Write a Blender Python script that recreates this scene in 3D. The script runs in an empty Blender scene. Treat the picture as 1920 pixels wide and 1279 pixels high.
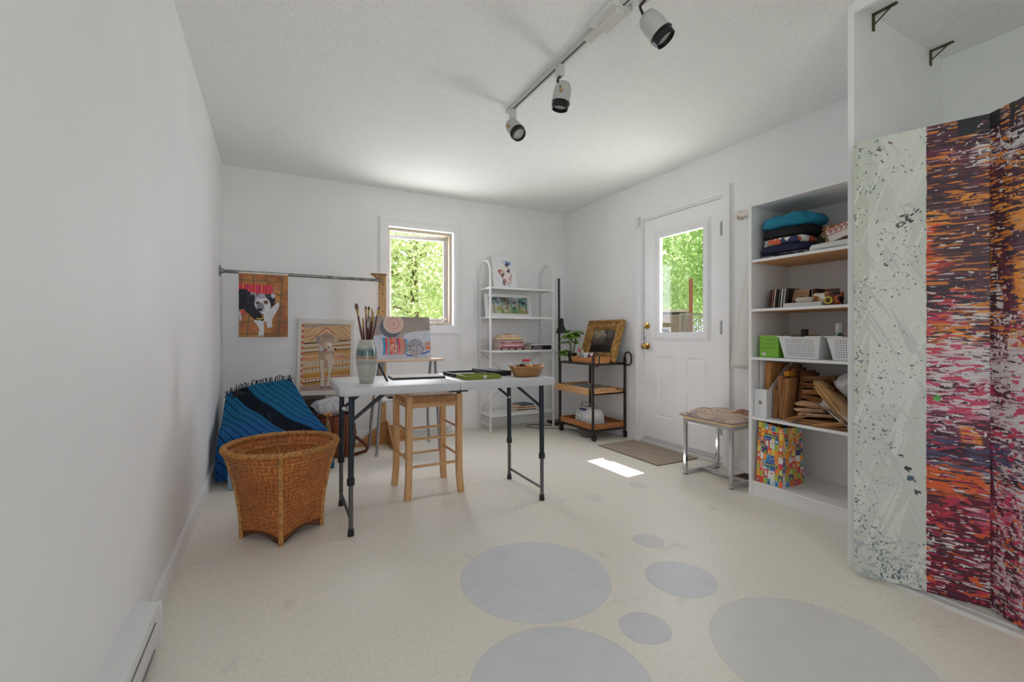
import bpy, math, random
import numpy as np
from mathutils import Vector, Matrix, Quaternion
PI = math.pi
SC = bpy.context.scene
COL = SC.collection
random.seed(7)
XL, XR, YB, YF, ZC = -0.38, 3.074, 4.518, -1.25, 2.44

# ---------------------------------------------------------------- materials
def lin(c):
    return tuple((v/12.92 if v <= .04045 else ((v+.055)/1.055)**2.4) for v in (x/255. for x in c))
def hexc(h):
    if not isinstance(h, str): return tuple(h)
    h = h.lstrip('#'); return tuple(int(h[i:i+2], 16) for i in (0, 2, 4))
def rgba(c):
    if isinstance(c, str): c = hexc(c)
    return (*lin(c), 1.)
class NT:
    """small helper around a material node tree"""
    def __init__(s, name):
        s.m = bpy.data.materials.new(name); s.m.use_nodes = True
        s.t = s.m.node_tree; s.n = s.t.nodes; s.l = s.t.links
        s.b = s.n['Principled BSDF']
    def node(s, typ, **kw):
        x = s.n.new(typ)
        for k, v in kw.items(): setattr(x, k, v)
        return x
    def link(s, a, b): s.l.new(a, b)
    def coord(s, kind='Object', scale=(1, 1, 1), rot=(0, 0, 0), loc=(0, 0, 0)):
        c = s.node('ShaderNodeTexCoord'); mp = s.node('ShaderNodeMapping')
        mp.inputs['Scale'].default_value = scale; mp.inputs['Rotation'].default_value = rot; mp.inputs['Location'].default_value = loc
        s.link(c.outputs[kind], mp.inputs['Vector']); return mp.outputs[0]
    def noise(s, vec, scale=10, detail=4, rough=.55, dist=0):
        x = s.node('ShaderNodeTexNoise'); x.inputs['Scale'].default_value = scale
        x.inputs['Detail'].default_value = detail; x.inputs['Roughness'].default_value = rough; x.inputs['Distortion'].default_value = dist
        s.link(vec, x.inputs['Vector']); return x.outputs[0]
    def ramp(s, fac, stops, interp='LINEAR'):
        r = s.node('ShaderNodeValToRGB'); cr = r.color_ramp; cr.interpolation = interp
        while len(cr.elements) < len(stops): cr.elements.new(.5)
        for e, (p, c) in zip(cr.elements, stops):
            e.position = p; e.color = rgba(c) if not isinstance(c, float) else (c, c, c, 1)
        s.link(fac, r.inputs[0]); return r.outputs[0]
    def math(s, op, a, b=None, c=None):
        m = s.node('ShaderNodeMath', operation=op)
        for i, v in enumerate((a, b, c)):
            if v is None: continue
            if isinstance(v, (int, float)): m.inputs[i].default_value = v
            else: s.link(v, m.inputs[i])
        return m.outputs[0]
    def mix(s, fac, a, b, mode='MIX'):
        m = s.node('ShaderNodeMix', data_type='RGBA', blend_type=mode)
        for i, v in ((0, fac), (6, a), (7, b)):
            if isinstance(v, (int, float)): m.inputs[i].default_value = v
            elif isinstance(v, (tuple, str)): m.inputs[i].default_value = rgba(v)
            else: s.link(v, m.inputs[i])
        return m.outputs[2]
    def bump(s, h, strength=.3, dist=.01):
        b = s.node('ShaderNodeBump'); b.inputs['Strength'].default_value = strength; b.inputs['Distance'].default_value = dist
        s.link(h, b.inputs['Height']); s.link(b.outputs[0], s.b.inputs['Normal'])
    def set(s, **kw):
        for k, v in kw.items():
            s.b.inputs[k.replace('_', ' ')].default_value = v
        return s
    def color(s, v):
        if isinstance(v, (str, tuple)): s.b.inputs['Base Color'].default_value = rgba(v)
        else: s.link(v, s.b.inputs['Base Color'])
        return s
_MC = {}
def M(c, rough=.5, metal=0., var=.0, scale=25, bump=0., bscale=None, bdist=.004, spec=None, trans=0., coat=0.):
    """plain surface with optional tonal wear and bump"""
    key = (c, rough, metal, var, scale, bump, bscale, spec, trans, coat)
    if key in _MC: return _MC[key]
    n = NT('surface_' + (c.strip('#') if isinstance(c, str) else '_'.join(map(str, c))))
    n.set(Roughness=rough, Metallic=metal)
    if spec is not None: n.set(Specular_IOR_Level=spec)
    if trans: n.set(Transmission_Weight=trans)
    if coat: n.set(Coat_Weight=coat)
    base = hexc(c) if isinstance(c, str) else c
    if var or bump: v = n.coord()
    if var:
        d = tuple(max(0, x*(1-var)) for x in base); u = tuple(min(255, x*(1+var*.6)) for x in base)
        n.color(n.ramp(n.noise(v, scale), [(.3, d), (.7, u)]))
    else: n.color(base)
    if bump: n.bump(n.noise(v, bscale or scale*4), bump, bdist)
    _MC[key] = n.m; return n.m
def WOOD(c1, c2, axis=0, scale=18, rough=.5, key=''):
    k = ('wood', c1, c2, axis, scale, rough)
    if k in _MC: return _MC[k]
    n = NT('wood_grain'); n.set(Roughness=rough)
    sc = [scale]*3; sc[axis] = scale*.09
    v = n.coord(scale=sc)
    n.color(n.ramp(n.noise(v, 1.6, 5, .6, .8), [(.25, c1), (.5, c2), (.62, c1), (.8, c2)]))
    n.bump(n.noise(v, 3, 3), .12, .002)
    _MC[k] = n.m; return n.m
def WEAVE(name, ca, cb, cd, nu, nv, rough=.55, twill=True):
    """woven cane strips in UV space, nu x nv strips per unit"""
    n = NT(name); n.set(Roughness=rough)
    c = n.node('ShaderNodeTexCoord'); sp = n.node('ShaderNodeSeparateXYZ'); n.link(c.outputs['UV'], sp.inputs[0])
    u = n.math('MULTIPLY', sp.outputs[0], nu); v = n.math('MULTIPLY', sp.outputs[1], nv)
    fu, fv = n.math('FLOOR', u), n.math('FLOOR', v)
    s = n.math('ADD', fu, fv)
    k = n.math('LESS_THAN', n.math('MODULO', n.math('ABSOLUTE', s), 4. if twill else 2.), 1.9 if twill else .9)
    hu = n.math('ABSOLUTE', n.math('SINE', n.math('MULTIPLY', u, PI))); hv = n.math('ABSOLUTE', n.math('SINE', n.math('MULTIPLY', v, PI)))
    mixh = n.node('ShaderNodeMix', data_type='FLOAT'); n.link(k, mixh.inputs[0]); n.link(hu, mixh.inputs[2]); n.link(hv, mixh.inputs[3])
    h = mixh.outputs[0]
    nz = n.noise(n.coord('Object'), 60, 3); nb = n.noise(n.coord('Object'), 7, 3)
    col = n.mix(k, n.ramp(nz, [(.3, ca), (.7, cb)]), n.ramp(nz, [(.3, cb), (.7, ca)]))
    col = n.mix(n.ramp(h, [(0., 1.), (.35, 0.)]), col, cd)
    col = n.mix(n.ramp(nb, [(.35, .0), (.75, .35)]), col, cd)
    n.color(col); n.bump(h, .7, .004); return n.m
def GLASS(name='clear_glass', tint=(255, 255, 255), refl=.04):
    n = NT(name)
    out = n.n['Material Output']; tr = n.node('ShaderNodeBsdfTransparent'); gl = n.node('ShaderNodeBsdfGlossy'); mx = n.node('ShaderNodeMixShader')
    tr.inputs[0].default_value = rgba(tint); gl.inputs['Roughness'].default_value = .02
    mx.inputs[0].default_value = refl
    n.link(tr.outputs[0], mx.inputs[1]); n.link(gl.outputs[0], mx.inputs[2]); n.link(mx.outputs[0], out.inputs[0])
    return n.m
def PLASTIC(name, tint, alpha, rough=.15):
    n = NT(name); n.set(Roughness=rough, Alpha=alpha); n.color(tint)
    n.bump(n.noise(n.coord(), 40, 3), .5, .006); return n.m
def ATTR(rough=.6, bump=0., spec=None):
    k = ('attr', rough, bump)
    if k in _MC: return _MC[k]
    n = NT('painted_pigment'); a = n.node('ShaderNodeAttribute', attribute_name='pigment'); n.color(a.outputs['Color']); n.set(Roughness=rough)
    if bump: n.bump(n.noise(n.coord(), 220, 4), bump, .002)
    _MC[k] = n.m; return n.m

# ---------------------------------------------------------------- mesh building
class MB:
    def __init__(s): s.v = []; s.f = []; s.mi = []; s.uv = {}; s.cur = 0
    def add(s, vs, fs, uvs=None):
        b = len(s.v); s.v += [tuple(v) for v in vs]
        for i, f in enumerate(fs):
            if uvs: s.uv[len(s.f)] = uvs[i]
            s.f.append(tuple(b+k for k in f)); s.mi.append(s.cur)
        return s
    def mat(s, i): s.cur = i; return s
    def box(s, x0, x1, y0, y1, z0, z1, R=None, o=(0, 0, 0)):
        vs = [Vector(p) for p in ((x0, y0, z0), (x1, y0, z0), (x1, y1, z0), (x0, y1, z0), (x0, y0, z1), (x1, y0, z1), (x1, y1, z1), (x0, y1, z1))]
        if R is not None: vs = [R @ v for v in vs]
        vs = [v + Vector(o) for v in vs]
        return s.add(vs, [(0, 3, 2, 1), (4, 5, 6, 7), (0, 1, 5, 4), (1, 2, 6, 5), (2, 3, 7, 6), (3, 0, 4, 7)])
    def cbox(s, c, d, R=None):
        return s.box(-d[0]/2, d[0]/2, -d[1]/2, d[1]/2, -d[2]/2, d[2]/2, R, c)
    def bar(s, p, q, w, h, up=(0, 0, 1)):
        p, q = Vector(p), Vector(q); d = (q-p); L = d.length; d.normalize()
        u = Vector(up)
        if abs(d.dot(u)) > .98: u = Vector((0, 1, 0))
        r = d.cross(u).normalized(); u = r.cross(d)
        R = Matrix((r, d, u)).transposed()
        return s.box(-w/2, w/2, 0, L, -h/2, h/2, R, p)
    def tube(s, path, r, n=10, closed=False, caps=True, flat=None):
        P = [Vector(p) for p in path]; m = len(P)
        rr = r if isinstance(r, (list, tuple)) else [r]*m
        T = []
        for i in range(m):
            a = P[(i-1) % m] if (closed or i > 0) else P[i]; b = P[(i+1) % m] if (closed or i < m-1) else P[i]
            T.append((b-a).normalized())
        ref = Vector((0, 0, 1)) if abs(T[0].z) < .9 else Vector((1, 0, 0))
        N = (ref - T[0]*ref.dot(T[0])).normalized(); vs = []
        for i in range(m):
            if i:
                q = T[i-1].rotation_difference(T[i]); N = q @ N; N = (N - T[i]*N.dot(T[i])).normalized()
            B = T[i].cross(N)
            for k in range(n):
                a = 2*PI*k/n; ca, sa = math.cos(a)*rr[i], math.sin(a)*rr[i]
                if flat: sa *= flat
                vs.append(P[i] + N*ca + B*sa)
        fs = []
        for i in range(m if closed else m-1):
            j = (i+1) % m
            for k in range(n): fs.append((i*n+k, i*n+(k+1) % n, j*n+(k+1) % n, j*n+k))
        if caps and not closed: fs += [tuple(range(n-1, -1, -1)), tuple((m-1)*n+k for k in range(n))]
        return s.add(vs, fs)
    def cyl(s, p, q, r, n=16, r2=None): return s.tube([p, q], [r, r if r2 is None else r2], n)
    def lathe(s, prof, c=(0, 0, 0), n=32, R=None, ang=2*PI):
        m = len(prof); vs = []; full = abs(ang-2*PI) < 1e-6; cols = n if full else n+1
        for k in range(cols):
            a = ang*k/n
            for (r, z) in prof:
                v = Vector((r*math.cos(a), r*math.sin(a), z))
                if R is not None: v = R @ v
                vs.append(v + Vector(c))
        fs = []; uvs = []
        for k in range(n):
            k2 = (k+1) % cols
            for i in range(m-1):
                fs.append((k*m+i, k2*m+i, k2*m+i+1, k*m+i+1))
                uvs.append(((k/n, i/(m-1)), ((k+1)/n, i/(m-1)), ((k+1)/n, (i+1)/(m-1)), (k/n, (i+1)/(m-1))))
        return s.add(vs, fs, uvs)
    def sphere(s, c, r, n=16, m=10, R=None):
        r = (r, r, r) if isinstance(r, (int, float)) else r
        prof = [(max(1e-5, math.sin(PI*i/m)), -math.cos(PI*i/m)) for i in range(m+1)]
        b = len(s.v); s.lathe(prof, n=n)
        for i in range(b, len(s.v)):
            v = Vector(s.v[i]); v = Vector((v.x*r[0], v.y*r[1], v.z*r[2]))
            if R is not None: v = R @ v
            s.v[i] = tuple(v + Vector(c))
        return s
    def prism(s, poly, h, R=None, o=(0, 0, 0), z0=0.):
        """polygon in local XY extruded along local Z"""
        n = len(poly); vs = [Vector((x, y, z0)) for x, y in poly] + [Vector((x, y, z0+h)) for x, y in poly]
        if R is not None: vs = [R @ v for v in vs]
        vs = [v+Vector(o) for v in vs]
        return s.add(vs, [tuple(range(n-1, -1, -1)), tuple(range(n, 2*n))] + [(i, (i+1) % n, n+(i+1) % n, n+i) for i in range(n)])
    def grid(s, fn, nu, nv, closeu=False):
        """fn(u,v)->point with u,v in 0..1, UVs kept"""
        cols = nu if closeu else nu+1
        vs = [fn(i/nu, j/nv) for i in range(cols) for j in range(nv+1)]
        fs = []; uvs = []; m = nv+1
        for i in range(nu):
            i2 = (i+1) % cols
            for j in range(nv):
                fs.append((i*m+j, i2*m+j, i2*m+j+1, i*m+j+1))
                uvs.append(((i/nu, j/nv), ((i+1)/nu, j/nv), ((i+1)/nu, (j+1)/nv), (i/nu, (j+1)/nv)))
        return s.add(vs, fs, uvs)
    def mesh(s, name, mats, smooth=40):
        me = bpy.data.meshes.new(name); me.from_pydata(s.v, [], s.f)
        mats = mats if isinstance(mats, (list, tuple)) else [mats]
        for m in mats: me.materials.append(m)
        me.polygons.foreach_set('material_index', [min(i, len(mats)-1) for i in s.mi])
        if s.uv:
            L = me.uv_layers.new(name='UVMap')
            for p in me.polygons:
                u = s.uv.get(p.index)
                if u:
                    for k, li in enumerate(p.loop_indices): L.data[li].uv = u[k]
        if smooth:
            me.shade_smooth(); me.set_sharp_from_angle(angle=math.radians(smooth))
        me.update(); return me
    def obj(s, name, mats, parent=None, smooth=40, bevel=0., solid=0., sub=0, loc=None, rot=None):
        o = bpy.data.objects.new(name, s.mesh(name, mats, smooth)); COL.objects.link(o)
        if parent is not None: o.parent = parent
        if loc: o.location = loc
        if rot: o.rotation_euler = rot
        if solid:
            d = o.modifiers.new('solid', 'SOLIDIFY'); d.thickness = solid; d.offset = 0
        if sub:
            d = o.modifiers.new('sub', 'SUBSURF'); d.levels = d.render_levels = sub
        if bevel:
            d = o.modifiers.new('bevel', 'BEVEL'); d.width = bevel; d.segments = 2; d.limit_method = 'ANGLE'; d.angle_limit = math.radians(35)
            d.harden_normals = False
        return o
def tag(o, label=None, cat=None, group=None, kind=None):
    if label: o['label'] = label
    if cat: o['category'] = cat
    if group: o['group'] = group
    if kind: o['kind'] = kind
    return o
def thing(name, label, cat, loc=(0, 0, 0), rz=0., group=None, rot=None):
    o = bpy.data.objects.new(name, None); COL.objects.link(o); o.empty_display_size = .05
    o.location = loc; o.rotation_euler = rot if rot else (0, 0, rz)
    return tag(o, label, cat, group)
def struct(o): o['kind'] = 'structure'; return o
def RX(a): return Matrix.Rotation(a, 3, 'X')
def RY(a): return Matrix.Rotation(a, 3, 'Y')
def RZ(a): return Matrix.Rotation(a, 3, 'Z')
def copy_tree(o, parent=None):
    c = o.copy(); COL.objects.link(c)
    if parent is not None: c.parent = parent
    for ch in list(o.children): copy_tree(ch, c)
    return c
def arc(c, r, a0, a1, n, plane='xz'):
    out = []
    for i in range(n+1):
        a = a0+(a1-a0)*i/n; p, q = r*math.cos(a), r*math.sin(a)
        out.append((c[0]+p, c[1], c[2]+q) if plane == 'xz' else (c[0], c[1]+p, c[2]+q) if plane == 'yz' else (c[0]+p, c[1]+q, c[2]))
    return out

# ---------------------------------------------------------------- pigment rasters (artworks are painted in code)
class Art:
    def __init__(s, w, h, bg, seed=1):
        s.w, s.h = w, h; s.a = np.zeros((h, w, 3)); s.a[:] = np.array(hexc(bg))/255.
        s.X, s.Y = np.meshgrid((np.arange(w)+.5)/w, (np.arange(h)+.5)/h)      # y runs down from the top edge
        s.r = np.random.default_rng(seed)
    def noise(s, fx, fy, octv=3, seed=None):
        r = s.r if seed is None else np.random.default_rng(seed); out = np.zeros((s.h, s.w)); amp = 1; tot = 0
        for o in range(octv):
            gx, gy = max(2, int(fx*2**o)), max(2, int(fy*2**o)); g = r.random((gy+2, gx+2))
            x = s.X*gx; y = s.Y*gy; xi = x.astype(int); yi = y.astype(int); tx = x-xi; ty = y-yi
            tx = tx*tx*(3-2*tx); ty = ty*ty*(3-2*ty)
            out += amp*((g[yi, xi]*(1-tx)+g[yi, xi+1]*tx)*(1-ty)+(g[yi+1, xi]*(1-tx)+g[yi+1, xi+1]*tx)*ty); tot += amp; amp *= .5
        return out/tot
    def put(s, mask, c, op=1.):
        m = (np.clip(mask, 0, 1)*op)[..., None]; s.a = s.a*(1-m)+m*np.array(hexc(c))/255.; return s
    def ell(s, cx, cy, rx, ry, c, rot=0., op=1., soft=.06, asp=1.):
        x = (s.X-cx); y = (s.Y-cy)/asp; ca, sa = math.cos(rot), math.sin(rot)
        d = np.hypot((x*ca+y*sa)/rx, (-x*sa+y*ca)/(ry/asp)); return s.put((1-d)/soft+.5, c, op)
    def rect(s, x0, y0, x1, y1, c, op=1., wob=0.):
        n = (s.noise(8, 8)-.5)*wob if wob else 0
        return s.put(((s.X+n > x0) & (s.X+n < x1) & (s.Y+n > y0) & (s.Y+n < y1)).astype(float), c, op)
    def poly(s, pts, c, op=1.):
        ins = np.zeros((s.h, s.w), bool); n = len(pts)
        for i in range(n):
            (x0, y0), (x1, y1) = pts[i], pts[(i+1) % n]
            if y0 == y1: continue
            t = (s.Y >= min(y0, y1)) & (s.Y < max(y0, y1)); ins ^= t & (s.X < (s.Y-y0)*(x1-x0)/(y1-y0)+x0)
        return s.put(ins.astype(float), c, op)
    def line(s, pts, wd, c, op=1.):
        m = np.zeros((s.h, s.w)); asp = s.h/s.w
        for (x0, y0), (x1, y1) in zip(pts[:-1], pts[1:]):
            dx, dy = x1-x0, (y1-y0)*asp; L = dx*dx+dy*dy+1e-12
            t = np.clip(((s.X-x0)*dx+(s.Y-y0)*asp*dy)/L, 0, 1)
            d = np.hypot(s.X-x0-t*dx, (s.Y-y0)*asp-t*dy); m = np.maximum(m, np.clip((wd-d)/(wd*.4)+.3, 0, 1))
        return s.put(m, c, op)
    def grain(s, amt=.04, fx=60, fy=60):
        s.a = np.clip(s.a+(s.noise(fx, fy, 2)[..., None]-.5)*2*amt, 0, 1); return s
    def plane(s, name, W, H, parent, loc=(0, 0, 0), rot=None, rough=.6, bump=0.):
        """flat sheet in local XZ, front towards -Y, lower edge at z=0, centred in x"""
        w, h = s.w, s.h
        xs = np.linspace(-W/2, W/2, w+1); zs = np.linspace(H, 0, h+1)
        gx, gz = np.meshgrid(xs, zs); v = np.zeros(((w+1)*(h+1), 3)); v[:, 0] = gx.ravel(); v[:, 2] = gz.ravel()
        i, j = np.meshgrid(np.arange(w), np.arange(h)); k = (j*(w+1)+i).ravel()
        f = np.stack([k, k+w+1, k+w+2, k+1], 1)
        me = bpy.data.meshes.new(name); me.vertices.add(len(v)); me.vertices.foreach_set('co', v.ravel())
        me.loops.add(f.size); me.loops.foreach_set('vertex_index', f.ravel()); me.polygons.add(len(f))
        me.polygons.foreach_set('loop_start', np.arange(0, f.size, 4)); me.update(calc_edges=True)
        at = me.color_attributes.new('pigment', 'BYTE_COLOR', 'CORNER')
        c = np.clip(s.a, 0, 1).reshape(-1, 3); L = np.where(c <= .04045, c/12.92, ((c+.055)/1.055)**2.4)
        L = np.concatenate([L, np.ones((len(L), 1))], 1); at.data.foreach_set('color', np.repeat(L, 4, axis=0).ravel())
        me.materials.append(ATTR(rough, bump)); me.validate()
        o = bpy.data.objects.new(name, me); COL.objects.link(o); o.parent = parent; o.location = loc
        if rot: o.rotation_euler = rot
        return o
# ================================================================ SETTING
def wall_paint():
    n = NT('white_wall_paint'); n.set(Roughness=.6, Specular_IOR_Level=.25)
    v = n.coord(); n.color(n.ramp(n.noise(v, 1.7, 3), [(.3, (230, 230, 232)), (.7, (236, 236, 238))])); n.bump(n.noise(v, 90, 2), .08, .002); return n.m
def ceiling_paint():
    n = NT('stippled_ceiling_paint'); n.set(Roughness=.9, Specular_IOR_Level=.1); v = n.coord()
    h = n.noise(v, 120, 2, .5); n.color(n.ramp(h, [(.3, (224, 224, 225)), (.5, (238, 238, 239))])); n.bump(n.ramp(h, [(.35, 0.), (.62, 1.)]), .35, .004); return n.m
def floor_mat():
    n = NT('worn_cream_floor'); n.set(Roughness=.42, Specular_IOR_Level=.35); v = n.coord()
    fine = n.noise(v, 75, 5, .7); mid = n.noise(v, 9, 4, .6); big = n.noise(v, 1.5, 3)
    c = n.ramp(fine, [(.3, (216, 210, 197)), (.55, (229, 224, 212)), (.75, (236, 231, 221))])
    c = n.mix(n.ramp(mid, [(.55, 0.), (.78, .35)]), c, (224, 220, 212))
    c = n.mix(n.ramp(big, [(.4, 0.), (.7, .45)]), c, (229, 225, 217))
    # grey scuffs left around the painted discs
    scuff = n.noise(v, 4.2, 5, .65, .5); c = n.mix(n.ramp(scuff, [(.62, 0.), (.72, .45)]), c, (184, 176, 164))
    speck = n.noise(v, 34, 2); c = n.mix(n.ramp(speck, [(.80, 0.), (.84, .7)]), c, (120, 104, 84))
    for (cx, cy, r, col) in ((.967, 1.634, .3077, (216, 217, 222)), (1.492, 1.34, .139, (208, 209, 213)), (1.132, 1.173, .084, (208, 208, 212)), (1.626, 1.661, .071, (214, 212, 211)),
                             (.733, 1.087, .263, (214, 214, 218)), (1.52, .825, .305, (218, 217, 215)), (2.17, 2.30, .06, (220, 217, 213)), (1.75, 2.25, .05, (221, 218, 213))):
        d = n.node('ShaderNodeVectorMath', operation='DISTANCE'); sx = n.node('ShaderNodeSeparateXYZ'); cb = n.node('ShaderNodeCombineXYZ')
        n.link(v, sx.inputs[0]); n.link(sx.outputs[0], cb.inputs[0]); n.link(sx.outputs[1], cb.inputs[1]); n.link(cb.outputs[0], d.inputs[0]); d.inputs[1].default_value = (cx, cy, 0)
        dd = n.math('ADD', d.outputs['Value'], n.math('MULTIPLY', n.math('SUBTRACT', mid, .5), .012))
        ins = n.math('LESS_THAN', dd, r); halo = n.math('LESS_THAN', dd, r+.004)
        c = n.mix(n.math('MULTIPLY', halo, .5), c, tuple(int(x*.86) for x in col))
        c = n.mix(n.math('MULTIPLY', ins, .85), c, n.ramp(mid, [(.3, tuple(int(x*.96) for x in col)), (.7, col)]))
    n.color(c); n.bump(fine, .05, .001); return n.m
WALL = wall_paint(); TRIM = M((236, 236, 238), .38, var=.015, scale=3); CEIL = ceiling_paint()
T = .14
b = MB(); b.box(XL-T, XR+T, YF-T, YB+T, -.1, 0); struct(b.obj('floor', floor_mat(), smooth=0))
b = MB(); b.box(XL-T, XR+T, YF-T, YB+T, ZC, ZC+.1); struct(b.obj('ceiling', CEIL, smooth=0))
b = MB(); b.box(XL-T, XL, YF-T, YB+T, 0, ZC); struct(b.obj('wall_left', WALL, smooth=0))
# window opening in the back wall, door opening in the right wall
WX0, WX1, WZ0, WZ1 = .985, 1.69, 1.092, 2.092
b = MB(); b.box(XL, WX0, YB, YB+T, 0, ZC); b.box(WX1, XR+T, YB, YB+T, 0, ZC); b.box(WX0, WX1, YB, YB+T, 0, WZ0); b.box(WX0, WX1, YB, YB+T, WZ1, ZC)
struct(b.obj('wall_back', WALL, smooth=0))
DY0, DY1, DZ1 = 2.345, 3.222, 2.09
b = MB(); b.box(XR, XR+T, YF-T, DY0, 0, ZC); b.box(XR, XR+T, DY1, YB, 0, ZC); b.box(XR, XR+T, DY0, DY1, DZ1, ZC)
struct(b.obj('wall_right', WALL, smooth=0))
# the wall behind the camera gets an added opening for fill light
FX0, FX1, FZ0, FZ1 = -.33, .85, .55, 2.15
b = MB(); b.box(XL, FX0, YF-T, YF, 0, ZC); b.box(FX1, XR, YF-T, YF, 0, ZC); b.box(FX0, FX1, YF-T, YF, 0, FZ0); b.box(FX0, FX1, YF-T, YF, FZ1, ZC)
struct(b.obj('wall_front', WALL, smooth=0))
b = MB()
for a in ((FX0, FX0+.05, FZ0, FZ1), (FX1-.05, FX1, FZ0, FZ1), (FX0+.05, FX1-.05, FZ0, FZ0+.05), (FX0+.05, FX1-.05, FZ1-.05, FZ1), ((FX0+FX1)/2-.025, (FX0+FX1)/2+.025, FZ0+.05, FZ1-.05)):
    b.box(a[0], a[1], YF-.1, YF-.04, a[2], a[3])
struct(b.obj('fill_window', TRIM, smooth=0))  # frame of the added fill opening, out of view

# baseboards
def baseboard(name, boxes):
    b = MB()
    for x0, x1, y0, y1, ax in boxes:
        b.box(x0, x1, y0, y1, 0, .082)
        if ax == 'x': b.box(x0, x1, y0+.006, y1, .082, .094)
        elif ax == 'l': b.box(x0, x1-.006, y0, y1, .082, .094)
        else: b.box(x0+.006, x1, y0, y1, .082, .094)
    return struct(b.obj(name, TRIM, smooth=0, bevel=.002))
baseboard('baseboard_back', [(XL+.012, XR-.012, YB-.012, YB, 'x')])
baseboard('baseboard_left', [(XL, XL+.012, 1.80, YB, 'l')])
baseboard('baseboard_right', [(XR-.012, XR, DY1+.066, YB-.012, 'r'), (XR-.012, XR, 1.87, DY0-.066, 'r')])

# back window: casing, reveal, tan frame, pushed-out sash
b = MB(); cw = .072
def casing(b, x0, x1, z0, z1, cw, Y, sgn=-1):
    for (t0, t1, d) in ((0, cw*.55, .011), (cw*.55, cw*.8, .016), (cw*.8, cw, .021)):
        ya, yb = sorted((Y+sgn*d, Y))
        b.box(x0-t1, x0-t0, ya, yb, z0-t1, z1+t1); b.box(x1+t0, x1+t1, ya, yb, z0-t1, z1+t1)
        b.box(x0-t0, x1+t0, ya, yb, z1+t0, z1+t1); b.box(x0-t0, x1+t0, ya, yb, z0-t1, z0-t0)
casing(b, WX0, WX1, WZ0, WZ1, cw, YB)
win = b.obj('window_1', TRIM, smooth=0); struct(win)
b = MB(); t = .012
for a in ((WX0, WX0+t, WZ0, WZ1), (WX1-t, WX1, WZ0, WZ1), (WX0+t, WX1-t, WZ0, WZ0+t), (WX0+t, WX1-t, WZ1-t, WZ1)): b.box(a[0], a[1], YB-.002, YB+.09, a[2], a[3])
b.obj('window_jamb', TRIM, win, smooth=0)
TAN = M((176, 160, 142), .5)
b = MB(); f0, f1, g0, g1 = WX0+t, WX1-t, WZ0+t, WZ1-t; t2 = .026
for a in ((f0, f0+t2, g0, g1), (f1-t2, f1, g0, g1), (f0+t2, f1-t2, g0, g0+t2), (f0+t2, f1-t2, g1-t2, g1)): b.box(a[0], a[1], YB+.07, YB+.135, a[2], a[3])
b.obj('window_frame', TAN, win, smooth=0, bevel=.002)
# sash swings outward about its right stile
sash = bpy.data.objects.new('window_sash', None); COL.objects.link(sash); sash.parent = win; sash.location = (f1-t2, YB+.125, 0); sash.rotation_euler = (0, 0, -math.radians(9))
SW = f1-f0-2*t2; s0, s1 = g0+t2+.004, g1-t2-.004; st = .042; b = MB()
for a in ((-SW, -SW+st, s0, s1), (-st, 0, s0, s1), (-SW+st, -st, s0, s0+st), (-SW+st, -st, s1-st, s1)): b.box(a[0], a[1], 0, .035, a[2], a[3])
b.obj('sash_frame', M((196, 194, 198), .4), sash, smooth=0, bevel=.003)
b = MB(); b.box(-SW+st, -st, .015, .019, s0+st, s1-st); b.obj('pane', GLASS('window_glass', refl=.008), sash, smooth=0)
b = MB(); hx = 1.535; b.box(hx-.05, hx+.03, YB+.03, YB+.055, g0, g0+.016); b.tube([(hx+.02, YB+.04, g0+.018), (hx+.035, YB+.035, g0+.045), (hx+.075, YB+.05, g0+.06)], .006, 8); b.sphere((hx+.078, YB+.05, g0+.062), .009)
b.obj('crank_handle', M((170, 160, 150), .35, .6), win, bevel=.003)

# entry door in the right wall
dr = bpy.data.objects.new('door_1', None); COL.objects.link(dr); dr.location = (XR, DY0, 0); struct(dr)
W = DY1-DY0
DOORP = M((238, 238, 240), .35)
b = MB()     # casing on the room side (local x negative = into room)
for (t0, t1, d) in ((0, .034, .012), (.034, .052, .017), (.052, .066, .022)):
    b.box(-d, 0, -t1, -t0, 0, DZ1+t1); b.box(-d, 0, W+t0, W+t1, 0, DZ1+t1); b.box(-d, 0, -t0, W+t0, DZ1+t0, DZ1+t1)
b.obj('door_casing', TRIM, dr, smooth=0)
b = MB(); b.box(0, .13, 0, .016, 0, DZ1); b.box(0, .13, W-.016, W, 0, DZ1); b.box(0, .13, .016, W-.016, DZ1-.016, DZ1); b.obj('door_jamb', TRIM, dr, smooth=0)
b = MB(); b.box(-.02, .14, -.0, W, .0, .03); b.obj('threshold', M((212, 208, 204), .4), dr, smooth=0, bevel=.006)
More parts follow.
